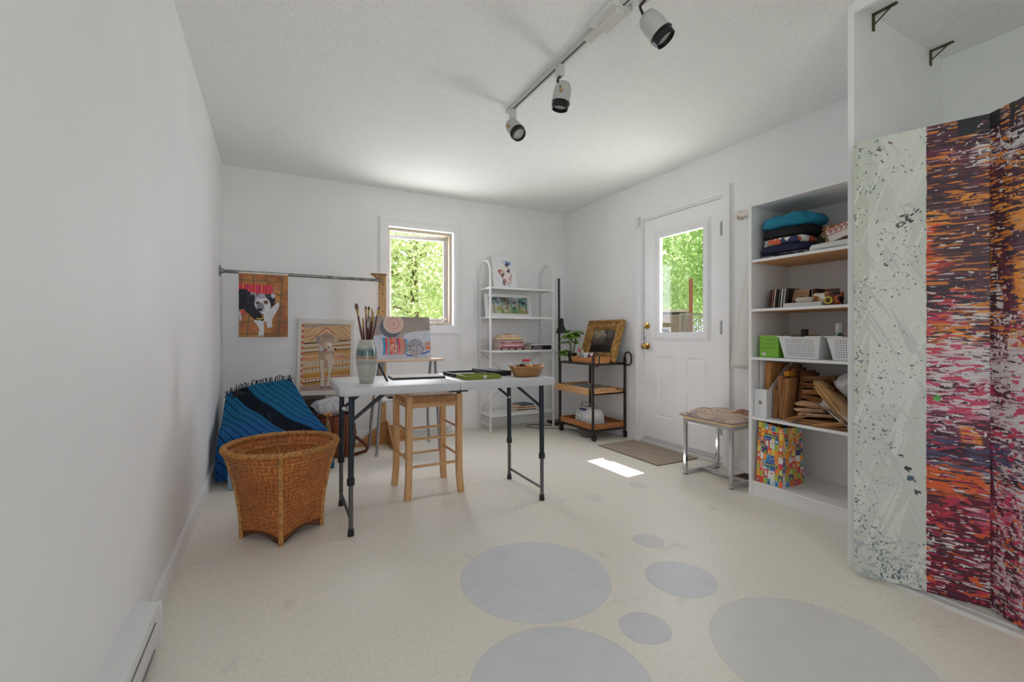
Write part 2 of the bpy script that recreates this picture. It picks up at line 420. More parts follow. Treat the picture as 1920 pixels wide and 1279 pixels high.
# slab with glazed opening and two raised panels
y0, y1, z0, z1 = .02, W-.02, .034, DZ1-.02; X0, X1 = .012, .052
ly0, ly1, lz0, lz1 = 2.50-DY0, 3.05-DY0, .985, 1.925
b = MB(); b.box(X0, X1, y0, ly0, z0, z1); b.box(X0, X1, ly1, y1, z0, z1); b.box(X0, X1, ly0, ly1, lz1, z1)
pan = ((2.498-DY0, 2.717-DY0), (2.85-DY0, 3.04-DY0)); pz0, pz1 = .262, .815
ys = [ly0]; segs = [(ly0, ly1, pz1, lz0), (ly0, ly1, z0, pz0)]
b.box(X0, X1, ly0, ly1, pz1, lz0); b.box(X0, X1, ly0, ly1, z0, pz0); b.box(X0, X1, pan[0][1], pan[1][0], pz0, pz1)
b.box(X0, X1, pan[1][1], ly1, pz0, pz1)
for (a0, a1) in ((max(pan[0][0], ly0), pan[0][1]), pan[1]):
    g = .028
    vs = [(X0, a0, pz0), (X0, a1, pz0), (X0, a1, pz1), (X0, a0, pz1), (X0+.011, a0+g*.5, pz0+g*.5), (X0+.011, a1-g*.5, pz0+g*.5), (X0+.011, a1-g*.5, pz1-g*.5), (X0+.011, a0+g*.5, pz1-g*.5),
          (X0+.002, a0+g, pz0+g), (X0+.002, a1-g, pz0+g), (X0+.002, a1-g, pz1-g), (X0+.002, a0+g, pz1-g)]
    fs = [(8, 9, 10, 11)]
    for i in range(4):
        j = (i+1) % 4; fs += [(i, j, 4+j, 4+i), (4+i, 4+j, 8+j, 8+i)]
    b.add(vs, [tuple(reversed(f)) for f in fs]); b.box(X0+.014, X1, a0, a1, pz0, pz1)
b.obj('door_slab', DOORP, dr, smooth=0)
b = MB()     # moulded lite frame
gy0, gy1, gz0, gz1 = 2.535-DY0, 2.998-DY0, 1.03, 1.877
def ring(A0, A1, C0, C1, w, xa, xb):
    b.box(xa, xb, A0, A0+w, C0, C1); b.box(xa, xb, A1-w, A1, C0, C1); b.box(xa, xb, A0+w, A1-w, C0, C0+w); b.box(xa, xb, A0+w, A1-w, C1-w, C1)
e0 = ly0-.03; ring(e0, ly1+.03, lz0-.03, lz1+.03, .018, X0-.006, X0-.0003); ring(e0+.018, ly1+.012, lz0-.012, lz1+.012, .018, X0-.016, X0-.0003)
ry, rz = gy0-(ly0+.006), gz0-(lz0+.006); b.box(X0-.011, X0-.0003, ly0+.006, gy0, lz0+.006, lz1-.006); b.box(X0-.011, X0-.0003, gy1, ly1-.006, lz0+.006, lz1-.006); b.box(X0-.011, X0-.0003, gy0, gy1, lz0+.006, gz0); b.box(X0-.011, X0-.0003, gy0, gy1, gz1, lz1-.006)
b.box(X0, X1-.02, ly0+.0005, gy0, lz0+.0005, lz1-.0005); b.box(X0, X1-.02, gy1, ly1-.0005, lz0+.0005, lz1-.0005); b.box(X0, X1-.02, gy0, gy1, lz0+.0005, gz0); b.box(X0, X1-.02, gy0, gy1, gz1, lz1-.0005)
b.obj('lite_frame', M((234, 234, 236), .35), dr, smooth=0)
b = MB(); b.box(.010, .014, gy0+.0003, gy1-.0003, gz0+.0003, gz1-.0003); b.obj('pane', GLASS('door_glass', refl=.02), dr, smooth=0)
b = MB(); b.box(.0085, .0095, gy1-.115, gy1-.01, gz0+.004, gz0+.045); b.mat(1); b.box(.0078, .0083, gy1-.095, gy1-.012, gz0+.008, gz0+.018); b.obj('pane_sticker', [M((236, 238, 240), .4), M((112, 150, 186), .4)], dr, smooth=0)
BRASS = M((196, 160, 92), .22, 1.)
ky = 3.163-DY0
b = MB(); b.lathe([(.0001, -.034), (.012, -.034), (.016, -.03), (.016, -.014), (.029, -.012), (.031, 0)], (X0, ky, 1.09), 24, R=Matrix(((0, 0, 1), (0, 1, 0), (-1, 0, 0)))); b.obj('deadbolt', BRASS, dr)
b = MB(); b.lathe([(.0001, -.066), (.014, -.065), (.025, -.056), (.028, -.045), (.022, -.032), (.011, -.024), (.011, -.01), (.03, -.008), (.032, 0)], (X0, ky, .90), 24, R=Matrix(((0, 0, 1), (0, 1, 0), (-1, 0, 0)))); b.obj('door_knob', BRASS, dr)
b = MB(); b.box(X0-.004, X0, y0+.03, y1-.03, .06, .064); b.box(X0-.008, X0, y0, y1, .036, .058); b.obj('door_sweep', M((205, 206, 210), .4), dr, smooth=0)
for i, hz in enumerate((.28, 1.06, 1.83)):
    b = MB(); b.cyl((-.004, .012, hz-.05), (-.004, .012, hz+.05), .007, 10); b.sphere((-.004, .012, hz+.052), .007); b.box(-.001, X0+.001, .012, .03, hz-.05, hz+.05); b.obj('hinge', M((165, 165, 165), .3, .9), dr)

# closet beside the bookcase: side panel, header board, floor rail
CX, CY = 2.212, 1.071
b = MB(); b.box(CX, XR, CY-.024, CY, 0, ZC); struct(b.obj('wall_closet', TRIM, smooth=0, bevel=.002))
b = MB(); b.box(CX, XR, -.09, -.06, 0, ZC); struct(b.obj('closet_light_block', TRIM, smooth=0))  # unseen panel added to keep the front fill out of the closet
b = MB(); b.box(CX-.004, CX+.018, YF, CY-.024, 2.395, ZC); struct(b.obj('trim_1', TRIM, smooth=0))
b = MB(); b.box(CX-.006, CX+.006, YF, CY-.03, 0, .010); b.box(CX+.006, CX+.04, YF, CY-.03, 0, .004); b.box(CX+.04, CX+.05, YF, CY-.03, 0, .010); struct(b.obj('trim_2', M((214, 214, 212), .35), smooth=0))
def bracket(x, label):
    t = thing('shelf_bracket', label, 'bracket', (x, CY-.024, ZC))
    b = MB(); b.box(-.008, .008, -.09, 0, -.006, -.0005); b.box(-.008, .008, -.006, 0, -.075, -.0005); b.bar((0, -.07, -.006), (0, -.004, -.05), .005, .004)
    for p in ((-.05,), (-.075,)): b.cyl((0, p[0], -.009), (0, p[0], -.004), .005, 8)
    b.obj('bracket_arm', M((92, 88, 62), .4, .8), t, smooth=30)
bracket(2.37, 'small angled metal bracket in closet corner nearest the header board')
bracket(2.93, 'small angled metal bracket in closet ceiling corner near the closet back wall')

# ---------------------------------------------------------------- outdoors
def leafmat(cs, name):
    n = NT(name); out = n.n['Material Output']; n.n.remove(n.b)
    v = n.coord('Object'); col = n.ramp(n.noise(v, 2.2, 5, .7), [(.25, cs[0]), (.45, cs[1]), (.6, cs[2]), (.75, cs[3])])
    d = n.node('ShaderNodeBsdfDiffuse'); t = n.node('ShaderNodeBsdfTranslucent'); g = n.node('ShaderNodeBsdfGlossy'); g.inputs['Roughness'].default_value = .35
    m = n.node('ShaderNodeMixShader'); m.inputs[0].default_value = .55; m2 = n.node('ShaderNodeMixShader'); m2.inputs[0].default_value = .06
    n.link(col, d.inputs[0]); n.link(col, t.inputs[0]); n.link(d.outputs[0], m.inputs[1]); n.link(t.outputs[0], m.inputs[2]); n.link(m.outputs[0], m2.inputs[1]); n.link(g.outputs[0], m2.inputs[2]); n.link(m2.outputs[0], out.inputs[0]); return n.m
LEAF1 = leafmat([(146, 166, 124), (200, 212, 168), (228, 234, 200), (246, 248, 232)], 'maple_leaves')
LEAF2 = leafmat([(132, 164, 110), (176, 202, 142), (208, 224, 172), (234, 241, 208)], 'poplar_leaves')
BARK = M((112, 92, 72), .9, var=.3, scale=12, bump=.6)
def tree(x, y, h, cr, cz, n, label, leaf, seed, z0=-.4, ls=.06):
    rnd = random.Random(seed); t = thing('leafy_tree', label, 'tree', (x, y, z0), group='trees outside the windows')
    b = MB(); b.tube([(0, 0, 0), (.05, .03, h*.4), (-.04, .02, h*.75), (.02, 0, h)], [.11, .09, .06, .02], 9)
    for k in range(9):
        a = rnd.random()*2*PI; z = h*(.3+.06*k); b.tube([(0, 0, z), (math.cos(a)*cr*.4, math.sin(a)*cr*.4, z+.25), (math.cos(a)*cr*.85, math.sin(a)*cr*.85, z+.7)], [.035, .025, .008], 6)
    b.obj('trunk', BARK, t)
    r = np.random.default_rng(seed); k = n
    clumps = r.normal(size=(46, 3)); clumps /= np.linalg.norm(clumps, axis=1)[:, None]; clumps *= (r.random((46, 1))**.4)*np.array([cr, cr, cz])
    ci = r.integers(0, 46, k); p = clumps[ci] + r.normal(size=(k, 3))*np.array([cr, cr, cz])*.17 + np.array([0, 0, h*.62])
    nrm = r.normal(size=(k, 3)); nrm[:, 2] += .7; nrm /= np.linalg.norm(nrm, axis=1)[:, None]
    u = np.cross(nrm, r.normal(size=(k, 3))); u /= np.linalg.norm(u, axis=1)[:, None]; w = np.cross(nrm, u); sz = (ls*(.6+.8*r.random((k, 1))))
    V = np.stack([p-u*sz, p+w*sz*.55+nrm*sz*.12, p+u*sz, p-w*sz*.55+nrm*sz*.12], 1).reshape(-1, 3)
    me = bpy.data.meshes.new('foliage'); me.vertices.add(4*k); me.vertices.foreach_set('co', V.ravel()); me.loops.add(4*k); me.loops.foreach_set('vertex_index', np.arange(4*k)); me.polygons.add(k); me.polygons.foreach_set('loop_start', np.arange(0, 4*k, 4)); me.update(calc_edges=True); me.materials.append(leaf)
    o = bpy.data.objects.new('foliage', me); COL.objects.link(o); o.parent = t
    return t
tree(2.7, 9.8, 5.2, 2.3, 2.7, 26000, 'pale leafy tree filling the back window', LEAF1, 3, ls=.058)
tree(6.4, 15.6, 7.0, 3.0, 3.6, 12000, 'pale tree standing farther off behind the one at back window', LEAF1, 14, ls=.10)
tree(10.2, 11.6, 6.6, 2.3, 3.3, 20000, 'bright green tree at left side of the door glass', LEAF2, 8, ls=.07)
tree(13.4, 9.2, 6.8, 2.4, 3.4, 20000, 'bright green tree at right side of the door glass', LEAF2, 9, ls=.075)
tree(16.6, 16.2, 8.6, 3.8, 4.4, 16000, 'tall green tree farthest beyond the door glass', LEAF2, 12, ls=.11)
b = MB(); b.grid(lambda u, v: (-20+45*u, -14+45*v, -.45+.12*math.sin(u*31)*math.sin(v*27)), 40, 40)
gr = struct(b.obj('ground', M((150, 165, 110), .9, var=.3, scale=3)))
# garden screen, brown shed with pale roof edge and red post seen through the door glass
t = thing('lattice_screen', 'grey honeycomb privacy screen outside seen at bottom of door glass', 'screen', (6.55, 5.62, -.45), math.radians(-42))
b = MB()
for i in range(9):
    for j in range(16):
        cx = -.16+.04*i; cz = 1.06+.046*2*j*.5+(.023 if i % 2 else 0)
        b.tube([(cx+.024*math.cos(a), 0, cz+.024*math.sin(a)) for a in [PI/3*k for k in range(6)]], .006, 5, closed=True)
b.obj('honeycomb_panel', M((88, 82, 98), .6), t)
b = MB(); b.box(-.22, -.19, -.02, .02, 0, 1.83); b.box(.19, .22, -.02, .02, 0, 1.83); b.box(-.19, .19, -.015, .015, 1.80, 1.83); b.box(-.19, .19, -.015, .015, 1.00, 1.03); b.obj('screen_frame', M((88, 82, 92), .6), t, smooth=0)
t = thing('garden_shed', 'brown garden shed with pale roof edge seen through door glass bottom left', 'shed', (8.15, 7.62, -.45), math.radians(-42))
b = MB(); b.box(-1.0, .42, 0, 1.3, 0, 1.92); b.obj('shed_wall', WOOD((74, 54, 50), (98, 76, 70), 2, 14), t, smooth=0)
b = MB(); b.prism([(-.15, 1.98), (1.45, 1.93), (1.45, 1.98), (-.15, 2.04)], 1.55, R=Matrix(((0, 0, 1), (1, 0, 0), (0, 1, 0))), o=(-1.1, 0, 0)); b.obj('shed_roof', M((140, 132, 128), .6), t, smooth=0)
b = MB(); b.box(.0, .07, -.0, .07, 0, 2.7); tag(b.obj('red_post', M((112, 52, 40), .7), None, smooth=0, loc=(8.2, 7.12, -.45), rot=(0, 0, math.radians(-42))), 'reddish timber post standing beside the brown garden shed outside', 'post')
# roof overhang that trims the sunlight reaching the door
b = MB(); b.box(XR+T, XR+T+.706, -2, YB+.8, 2.53, 2.60); struct(b.obj('trim_3', M((190, 186, 180), .7), smooth=0))

# ---------------------------------------------------------------- light and camera
w = bpy.data.worlds.new('World'); SC.world = w; w.use_nodes = True
bg = w.node_tree.nodes['Background']; bg.inputs[0].default_value = (.80, .86, 1., 1); bg.inputs[1].default_value = 1.15
def light(name, typ, loc, energy, rot=None, color=(1, 1, 1), **kw):
    l = bpy.data.lights.new(name, typ); l.energy = energy; l.color = color
    for k, v in kw.items(): setattr(l, k, v)
    o = bpy.data.objects.new(name, l); COL.objects.link(o); o.location = loc
    if rot is not None: o.rotation_euler = rot
    return o
sd = Vector((-.69, -.055, -1.03)).normalized()
light('sun', 'SUN', (8, 3, 9), 24.0, sd.to_track_quat('-Z', 'Y').to_euler(), (1., .96, .9), angle=math.radians(.6))
# daylight at the door and back window, plus added fill from behind the camera
light('front_fill', 'AREA', ((FX0+FX1)/2, YF-.28, (FZ0+FZ1)/2), 19, (math.radians(90), 0, math.radians(-25)), (.98, 1.0, 1.11), shape='RECTANGLE', size=FX1-FX0, size_y=FZ1-FZ0)
light('daylight_door', 'AREA', (XR+.16, (2.535+2.998)/2, 1.45), 12, (0, math.radians(90), 0), (1, .99, 1.07), shape='RECTANGLE', size=.85, size_y=.46)
light('daylight_back', 'AREA', ((WX0+WX1)/2, YB+.3, 1.6), 21, (math.radians(-90), 0, 0), (1, .99, 1.09), shape='RECTANGLE', size=.66, size_y=.95)
f_px, yaw, hy = 851., .48321, 627.
cam = bpy.data.cameras.new('camera'); co = bpy.data.objects.new('camera', cam); COL.objects.link(co)
cam.sensor_width = 36; cam.lens = f_px/1920*36; cam.sensor_fit = 'HORIZONTAL'; cam.shift_y = (hy-639.5)/1920; cam.clip_start = .02
co.location = (0, 0, 1.011); co.rotation_euler = (PI/2, 0, -yaw); SC.camera = co
SC.view_settings.view_transform = 'Standard'; SC.view_settings.look = 'None'; SC.view_settings.exposure = .12; SC.view_settings.gamma = 1
SC.cycles.use_denoising = True; SC.cycles.max_bounces = 14; SC.cycles.diffuse_bounces = 10; SC.cycles.transparent_max_bounces = 16; SC.cycles.sample_clamp_indirect = 6; SC.cycles.caustics_reflective = False; SC.cycles.caustics_refractive = False
# ================================================================ MIDDLE OF THE ROOM
NAVY = M((44, 52, 62), .35, .5); BLK = M((24, 24, 26), .45); STEEL = M((178, 180, 184), .25, .9)
# ---- folding table
TX, TY, TH, TR = .900, 2.605, .750, -math.radians(1.3)
tb = thing('folding_table', 'white folding table with dark metal legs in front of the stool', 'table', (TX, TY, 0), TR)
def rrect(hx, hy, r, n=5, cx=0, cy=0):
    out = []
    for (sx, sy, a0) in ((1, 1, 0), (-1, 1, PI/2), (-1, -1, PI), (1, -1, 1.5*PI)):
        for k in range(n+1):
            a = a0+PI/2*k/n; out.append((cx+sx*(hx-r)+r*math.cos(a), cy+sy*(hy-r)+r*math.sin(a)))
    return out
def slab(b, poly, z0, z1, e=.006):
    """solid plate with softened top and bottom edges"""
    cx = sum(p[0] for p in poly)/len(poly); cy = sum(p[1] for p in poly)/len(poly); n = len(poly)
    def ring(z, k):
        out = []
        for (x, y) in poly:
            d = math.hypot(x-cx, y-cy); f = (d-k)/d; out.append((cx+(x-cx)*f, cy+(y-cy)*f, z))
        return out
    rings = [ring(z0, e), ring(z0+e, 0), ring(z1-e, 0), ring(z1-e*.3, e*.3), ring(z1, e)]
    vs = [p for r in rings for p in r]; fs = [tuple(range(n-1, -1, -1)), tuple(range(4*n, 5*n))]
    for k in range(4):
        for i in range(n): j = (i+1) % n; fs.append((k*n+i, k*n+j, (k+1)*n+j, (k+1)*n+i))
    return b.add(vs, fs)
WPL = M((198, 199, 202), .45, var=.02, scale=6, bump=.1, bscale=260)
for sx, nm in ((-1, 'tabletop_half'), (1, 'tabletop_half')):
    x0, x1 = (-.612, -.0015) if sx < 0 else (.0015, .612)
    b = MB(); r = .04; poly = []
    if sx < 0: poly = [(x1, -.305), (x1, .305)] + arc((x0+r, .305-r, 0), r, PI/2, PI, 5, 'xy') + arc((x0+r, -.305+r, 0), r, PI, 1.5*PI, 5, 'xy')
    else: poly = [(x0, .305), (x0, -.305)] + arc((x1-r, -.305+r, 0), r, -PI/2, 0, 5, 'xy') + arc((x1-r, .305-r, 0), r, 0, PI/2, 5, 'xy')
    slab(b, [(p[0], p[1]) for p in poly], TH-.042, TH, .005); b.obj(nm, WPL, tb, smooth=50)
for sx in (-1, 1):
    lx = .553*sx
    for sy in (-1, 1):
        ly = .226*sy
        b = MB(); b.tube([(lx-.004*sx, ly, TH-.04), (lx, ly, .27)], .0145, 14); b.obj('leg', NAVY, tb)
        b = MB(); b.tube([(lx, ly, .29), (lx, ly, .03)], .0115, 14); b.obj('lower_leg', M((104, 102, 104), .3, .7), tb)
        b = MB(); b.tube([(lx, ly, .255), (lx, ly, .288)], .019, 14); b.obj('leg_collar', BLK, tb)
        b = MB(); b.tube([(lx, ly, .001), (lx, ly, .036)], [.0165, .014], 14); b.obj('leg_foot', BLK, tb)
        # folding brace: a pair of flat bars riveted to the leg
        b = MB()
        for o in (-.013, .013): b.bar((lx-sx*.01, ly+o*.5-.012*sy, .565+abs(o)), (lx-sx*.175, ly+o*.5-.012*sy, TH-.04+o*.2), .006, .014)
        b.obj('brace', BLK, tb, smooth=0)
        b = MB(); b.cyl((lx-sx*.012, ly-.026*sy*1, .575), (lx-sx*.012, ly+.004, .575), .011, 12); b.obj('brace_rivet', STEEL, tb)
    b = MB(); b.tube([(lx, -.226, .075), (lx, .226, .075)], .008, 10); b.obj('crossbar', M((92, 92, 94), .3, .7), tb)
b = MB(); b.box(-.05, .05, -.29, -.25, TH-.052, TH-.041); b.cyl((0, -.285, TH-.056), (0, -.255, TH-.056), .008, 10); b.obj('hinge', M((60, 64, 70), .4, .7), tb)

# ---- rush seat stool
BEECH = WOOD((196, 148, 100), (214, 170, 120), 2, 22, .45)
BEECHX = WOOD((196, 148, 100), (214, 170, 120), 0, 22, .45); BEECHY = WOOD((196, 148, 100), (214, 170, 120), 1, 22, .45)
st = thing('bar_stool', 'beech wood bar stool with woven rush seat under the folding table edge', 'stool', (.892, 2.905, 0), math.radians(.5))
SXH, SYH, SH = .163, .155, .640
for sx in (-1, 1):
    for sy in (-1, 1):
        b = MB(); fl = .007
        def legp(z): k = max(0, (.20-z)/.20); return (sx*(SXH+fl*k*k*1.6), sy*(SYH+fl*k*k*1.2), z)
        zs = [0, .05, .1, .16, .25, .45, SH-.012]
        vs = []; fs = []
        for z in zs:
            x, y, _ = legp(z); w = .019
            vs += [(x-w, y-w, z), (x+w, y-w, z), (x+w, y+w, z), (x-w, y+w, z)]
        x, y, _ = legp(SH); w = .013; vs += [(x-w, y-w, SH), (x+w, y-w, SH), (x+w, y+w, SH), (x-w, y+w, SH)]
        for k in range(len(zs)):
            for i in range(4): j = (i+1) % 4; fs.append((4*k+i, 4*k+j, 4*k+4+j, 4*k+4+i))
        fs += [(3, 2, 1, 0), tuple(4*len(zs)+i for i in range(4))]
        b.add(vs, fs); b.obj('leg', BEECH, st, smooth=0, bevel=.003)
for sy in (-1, 1):
    for z in ((.195, .365) if sy < 0 else (.20, .37)):
        b = MB(); b.tube([(-SXH, sy*SYH, z), (SXH, sy*SYH, z)], .0085, 10); b.obj('rung', BEECHX, st)
    b = MB(); b.bar((-SXH, sy*SYH, SH-.068), (SXH, sy*SYH, SH-.068), .018, .03); b.obj('seat_rail', BEECHX, st, smooth=0)
for sx in (-1, 1):
    for z in (.235, .415):
        b = MB(); b.tube([(sx*SXH, -SYH, z), (sx*SXH, SYH, z)], .0085, 10); b.obj('rung', BEECHY, st)
    b = MB(); b.bar((sx*SXH, -SYH, SH-.068), (sx*SXH, SYH, SH-.068), .018, .03); b.obj('seat_rail', BEECHY, st, smooth=0)
def rush_mat():
    n = NT('rush_cord'); n.set(Roughness=.6)
    c = n.node('ShaderNodeTexCoord'); sp = n.node('ShaderNodeSeparateXYZ'); n.link(c.outputs['Object'], sp.inputs[0])
    ax, ay = n.math('ABSOLUTE', sp.outputs[0]), n.math('ABSOLUTE', sp.outputs[1])
    k = n.math('GREATER_THAN', ax, ay); m = n.node('ShaderNodeMix', data_type='FLOAT'); n.link(k, m.inputs[0]); n.link(sp.outputs[0], m.inputs[2]); n.link(sp.outputs[1], m.inputs[3])
    h = n.math('ABSOLUTE', n.math('SINE', n.math('MULTIPLY', m.outputs[0], 520.)))
    nz = n.noise(c.outputs['Object'], 45, 3)
    col = n.ramp(nz, [(.3, (170, 112, 62)), (.6, (206, 156, 104)), (.75, (188, 132, 82))]); col = n.mix(n.ramp(h, [(0., 1.), (.45, 0.)]), col, (124, 76, 40)); n.color(col); n.bump(h, .6, .004); return n.m
RUSH = rush_mat()
b = MB()
def cushion_top(u, v):
    x = (u*2-1)*(SXH-.005); y = (v*2-1)*(SYH-.005); a, c = abs(u*2-1), abs(v*2-1)
    return (x, y, SH-.02+.016*(1-a**6)*(1-c**6)-.012*(1-a*a)*(1-c*c)+.008*math.exp(-((u-.72)**2+(v-.5)**2)*18))
b.grid(cushion_top, 24, 24)
b.box(-SXH+.004, SXH-.004, -SYH-.012, -SYH+.02, SH-.056, SH-.02); b.box(-SXH+.004, SXH-.004, SYH-.02, SYH+.012, SH-.056, SH-.02)
b.box(-SXH-.012, -SXH+.02, -SYH+.02, SYH-.02, SH-.056, SH-.02); b.box(SXH-.02, SXH+.012, -SYH+.02, SYH-.02, SH-.056, SH-.02)
b.box(-SXH+.02, SXH-.02, -SYH+.02, SYH-.02, SH-.05, SH-.034)
b.obj('rush_seat', RUSH, st, smooth=50)

# ---- tall bamboo basket
CANE = WEAVE('woven_bamboo', (166, 84, 26), (212, 136, 66), (74, 34, 8), 60, 20)
RIMC = M((186, 132, 72), .5, var=.25, scale=60, bump=.4); DKC = M((96, 52, 22), .55, var=.2, scale=30)
bk = thing('bamboo_basket', 'tall flared bamboo basket with square base standing on floor by left wall', 'basket', (.040, 2.607, 0), math.radians(0))
BA = math.radians(42)   # base turned so one corner faces the camera
def bring(a, t):
    """point on the basket wall: t 0 bottom .. 1 rim"""
    rs = .185; rc = .252
    q = abs(math.cos(a*1-BA-PI/4)) + 0
    sq = 1/max(abs(math.cos(a-BA)), abs(math.sin(a-BA)))*.131      # square half width .131
    sq = min(sq, .176)
    k = min(1., t*1.02)**1.7
    flare = 0
    r = sq*(1-k)+rc*k - flare + .006*max(0, (t-.9)/.1)
    z = .054+.396*t
    if t < .001: z -= 0
    # base edge arches up between the corners
    corner = (sq-.131)/.045
    z -= (1-t)**3*.014*corner
    return (r*math.cos(a), r*math.sin(a), z)
b = MB(); b.grid(lambda u, v: bring(u*2*PI, v), 96, 26, closeu=True); b.obj('basket_wall', CANE, bk, solid=.006, smooth=60)
b = MB(); b.grid(lambda u, v: (lambda p: (p[0]*v*.98, p[1]*v*.98, .082))(bring(u*2*PI, 0)), 48, 4, closeu=True); b.obj('basket_floor', CANE, bk, solid=.006)
b = MB(); b.tube([bring(2*PI*i/64, 1.0) for i in range(64)], .0125, 10, closed=True)
for i in range(88):
    p = bring(2*PI*i/88, 1.); b.tube([(p[0]*(1+.055*math.cos(q)), p[1]*(1+.055*math.cos(q)), p[2]+.0135*math.sin(q)) for q in [PI*k/4 for k in range(8)]], .0035, 4, closed=True)
b.obj('rim', RIMC, bk, smooth=60)
b = MB(); b.tube([tuple(np.array(bring(2*PI*i/64, .87))*np.array([1.012, 1.012, 1])) for i in range(64)], .0035, 6, closed=True); b.tube([tuple(np.array(bring(2*PI*i/64, .86))*np.array([.97, .97, 1])) for i in range(64)], .005, 6, closed=True); b.obj('binding_band', RIMC, bk)
for k in range(4):
    a = BA+PI/4+k*PI/2; b = MB(); d = Vector((math.cos(a), math.sin(a), 0))
    pts = [Vector(bring(a, t)) + d*.007 for t in (1, .9, .8, .65, .5, .35, .2, .08, 0)]; e = pts[-1]; pts.append(Vector((e.x, e.y, .001)))
    b.tube(pts, .011, 8, flat=.6)
    for t in (.98, .87, .45, .4, .1):
        p = Vector(bring(a, t)) + d*.007; b.sphere(p, (.013, .013, .005), 8, 6)
    b.obj('corner_post', RIMC, bk)
b = MB()
for k in range(4):
    a0 = BA+PI/4+k*PI/2; a1 = a0+PI/2
    b.grid(lambda u, v: (lambda p, s: (p[0]*.985, p[1]*.985, (.003+.040*s)*(1-v)+p[2]*v))(bring(a0+(a1-a0)*u, 0), math.sin(PI*u)), 12, 2)
b.obj('base_skirt', DKC, bk, solid=.005)

# ---- dark lounge chair under the striped blanket
ch = thing('lounge_chair', 'dark low lounge chair hidden under the blue striped blanket in the corner', 'chair', (0, 3.92, 0))
DKF = M((22, 22, 28), .9, var=.2, scale=40)
b = MB(); b.prism([(-.32, .18), (-.32, .275), (.06, .42), (.06, .2)], .52, R=Matrix(((0, 0, 1), (1, 0, 0), (0, 1, 0))), o=(-.27, 0, 0)); b.obj('seat', DKF, ch, smooth=30, bevel=.015)
b = MB(); b.prism([(.062, .2), (.062, .42), (.16, .56), (.22, .575), (.25, .30), (.24, .2)], .36, R=Matrix(((0, 0, 1), (1, 0, 0), (0, 1, 0))), o=(-.28, 0, 0)); b.obj('backrest', DKF, ch, smooth=30, bevel=.015)
for sx in (-.25, .22):
    b = MB(); b.box(sx-.02, sx+.02, .0, .04, 0, .22); b.obj('leg', DKF, ch, smooth=0)
    b = MB(); b.box(sx-.02, sx+.02, -.29, -.25, 0, .20); b.obj('leg', DKF, ch, smooth=0)
def blanket_mat():
    n = NT('striped_cotton_blanket'); n.set(Roughness=.92, Specular_IOR_Level=.1)
    c = n.node('ShaderNodeTexCoord'); sp = n.node('ShaderNodeSeparateXYZ'); n.link(c.outputs['UV'], sp.inputs[0])
    v = sp.outputs[1]; u = n.math('ADD', sp.outputs[0], n.math('MULTIPLY', v, .62))
    base = n.ramp(n.noise(n.coord('UV', (6, 60, 1)), 1.5, 4), [(.3, (20, 78, 112)), (.55, (34, 104, 142)), (.75, (40, 96, 150))])
    base = n.mix(n.ramp(v, [(0., 1.), (.42, .8), (.6, 0.)]), base, (34, 84, 140), 'MIX')
    saw = n.math('MODULO', n.math('MULTIPLY', u, 17.), 1.); ln = n.math('LESS_THAN', saw, .13)
    col = n.mix(n.math('MULTIPLY', ln, .92), base, (12, 22, 36))
    band = n.math('MULTIPLY', n.math('GREATER_THAN', u, .80), n.math('LESS_THAN', u, .94))
    bt = n.ramp(n.noise(n.coord('UV', (160, 8, 1)), 1., 2), [(.35, (12, 14, 24)), (.6, (26, 32, 46)), (.72, (64, 78, 84))])
    col = n.mix(band, col, bt); band2 = n.math('MULTIPLY', n.math('GREATER_THAN', u, 1.34), n.math('LESS_THAN', u, 1.42)); col = n.mix(band2, col, (20, 24, 44))
    end = n.math('GREATER_THAN', v, .955); col = n.mix(end, col, (14, 22, 34))
    n.color(col); n.bump(n.noise(n.coord('UV', (400, 400, 1)), 1, 2), .3, .002); return n.m
bl = thing('blanket', 'blue striped woven blanket with dark fringe draped over the corner chair', 'blanket', (0, 3.92, 0))
def drape(u, v):
    # v: 0 front hem .. 1 back hem; u: 0 left .. 1 right; the right fold slants in towards the back
    if v < .34: t = v/.34; y = -.345+.014*math.sin(u*19)*(1-t); z = .04+.275*t
    elif v < .90: t = (v-.34)/.56; y = -.345+.57*t; z = .315+.33*t-.02*math.sin(PI*t)
    else: t = (v-.90)/.10; y = .225+.05*t; z = .645-.05*t*t
    xl = -.325; d = max(0, min(1, (v-.34)/.56)); xr = .345-.225*d
    uu = (u-.20)/.62
    x = xl+(xr-xl)*uu
    if uu < 0: o = -uu*.45; x = xl-.022*math.sin(min(o*9, 1.5)); z -= o*1.5+.03*o
    if uu > 1: o = (uu-1)*.62; x = xr+.05*math.sin(min(o*7, 1.4)); z -= o*1.25
    z -= .10*max(0, 1-max(0, uu))**1.6*d
    z += .009*math.sin(u*23+v*9)*(1-v)+.006*math.sin(u*11-v*17)+.012*math.exp(-((u-.3)**2+(v-.4)**2)*30)
    return (x, y, max(.03, z))
b = MB(); b.grid(drape, 70, 70); b.obj('cloth', blanket_mat(), bl, solid=.006, smooth=180)
b = MB(); r = random.Random(4)
for k in range(40):
    u = .17+.68*k/39; p = Vector(drape(u, .95)); q = p+Vector((r.uniform(-.01, .01), .008, .035+r.random()*.012)); w = q+Vector((r.uniform(-.03, .02), r.uniform(-.02, .01), -.012+r.random()*.03))
    b.tube([p, q, w], [.004, .0035, .002], 5)
b.obj('fringe', M((16, 24, 34), .95), bl)
bn = thing('storage_tub', 'pale blue plastic tub on floor under the striped blanket', 'tub', (-.20, 3.50, 0))
b = MB(); b.prism([(-.065, -.06), (.065, -.06), (.065, .06), (-.065, .06)], .20, z0=.002); b.obj('tub_body', PLASTIC('pale_blue_tub_plastic', (150, 178, 204), .8, .3), bn, smooth=0, bevel=.01)
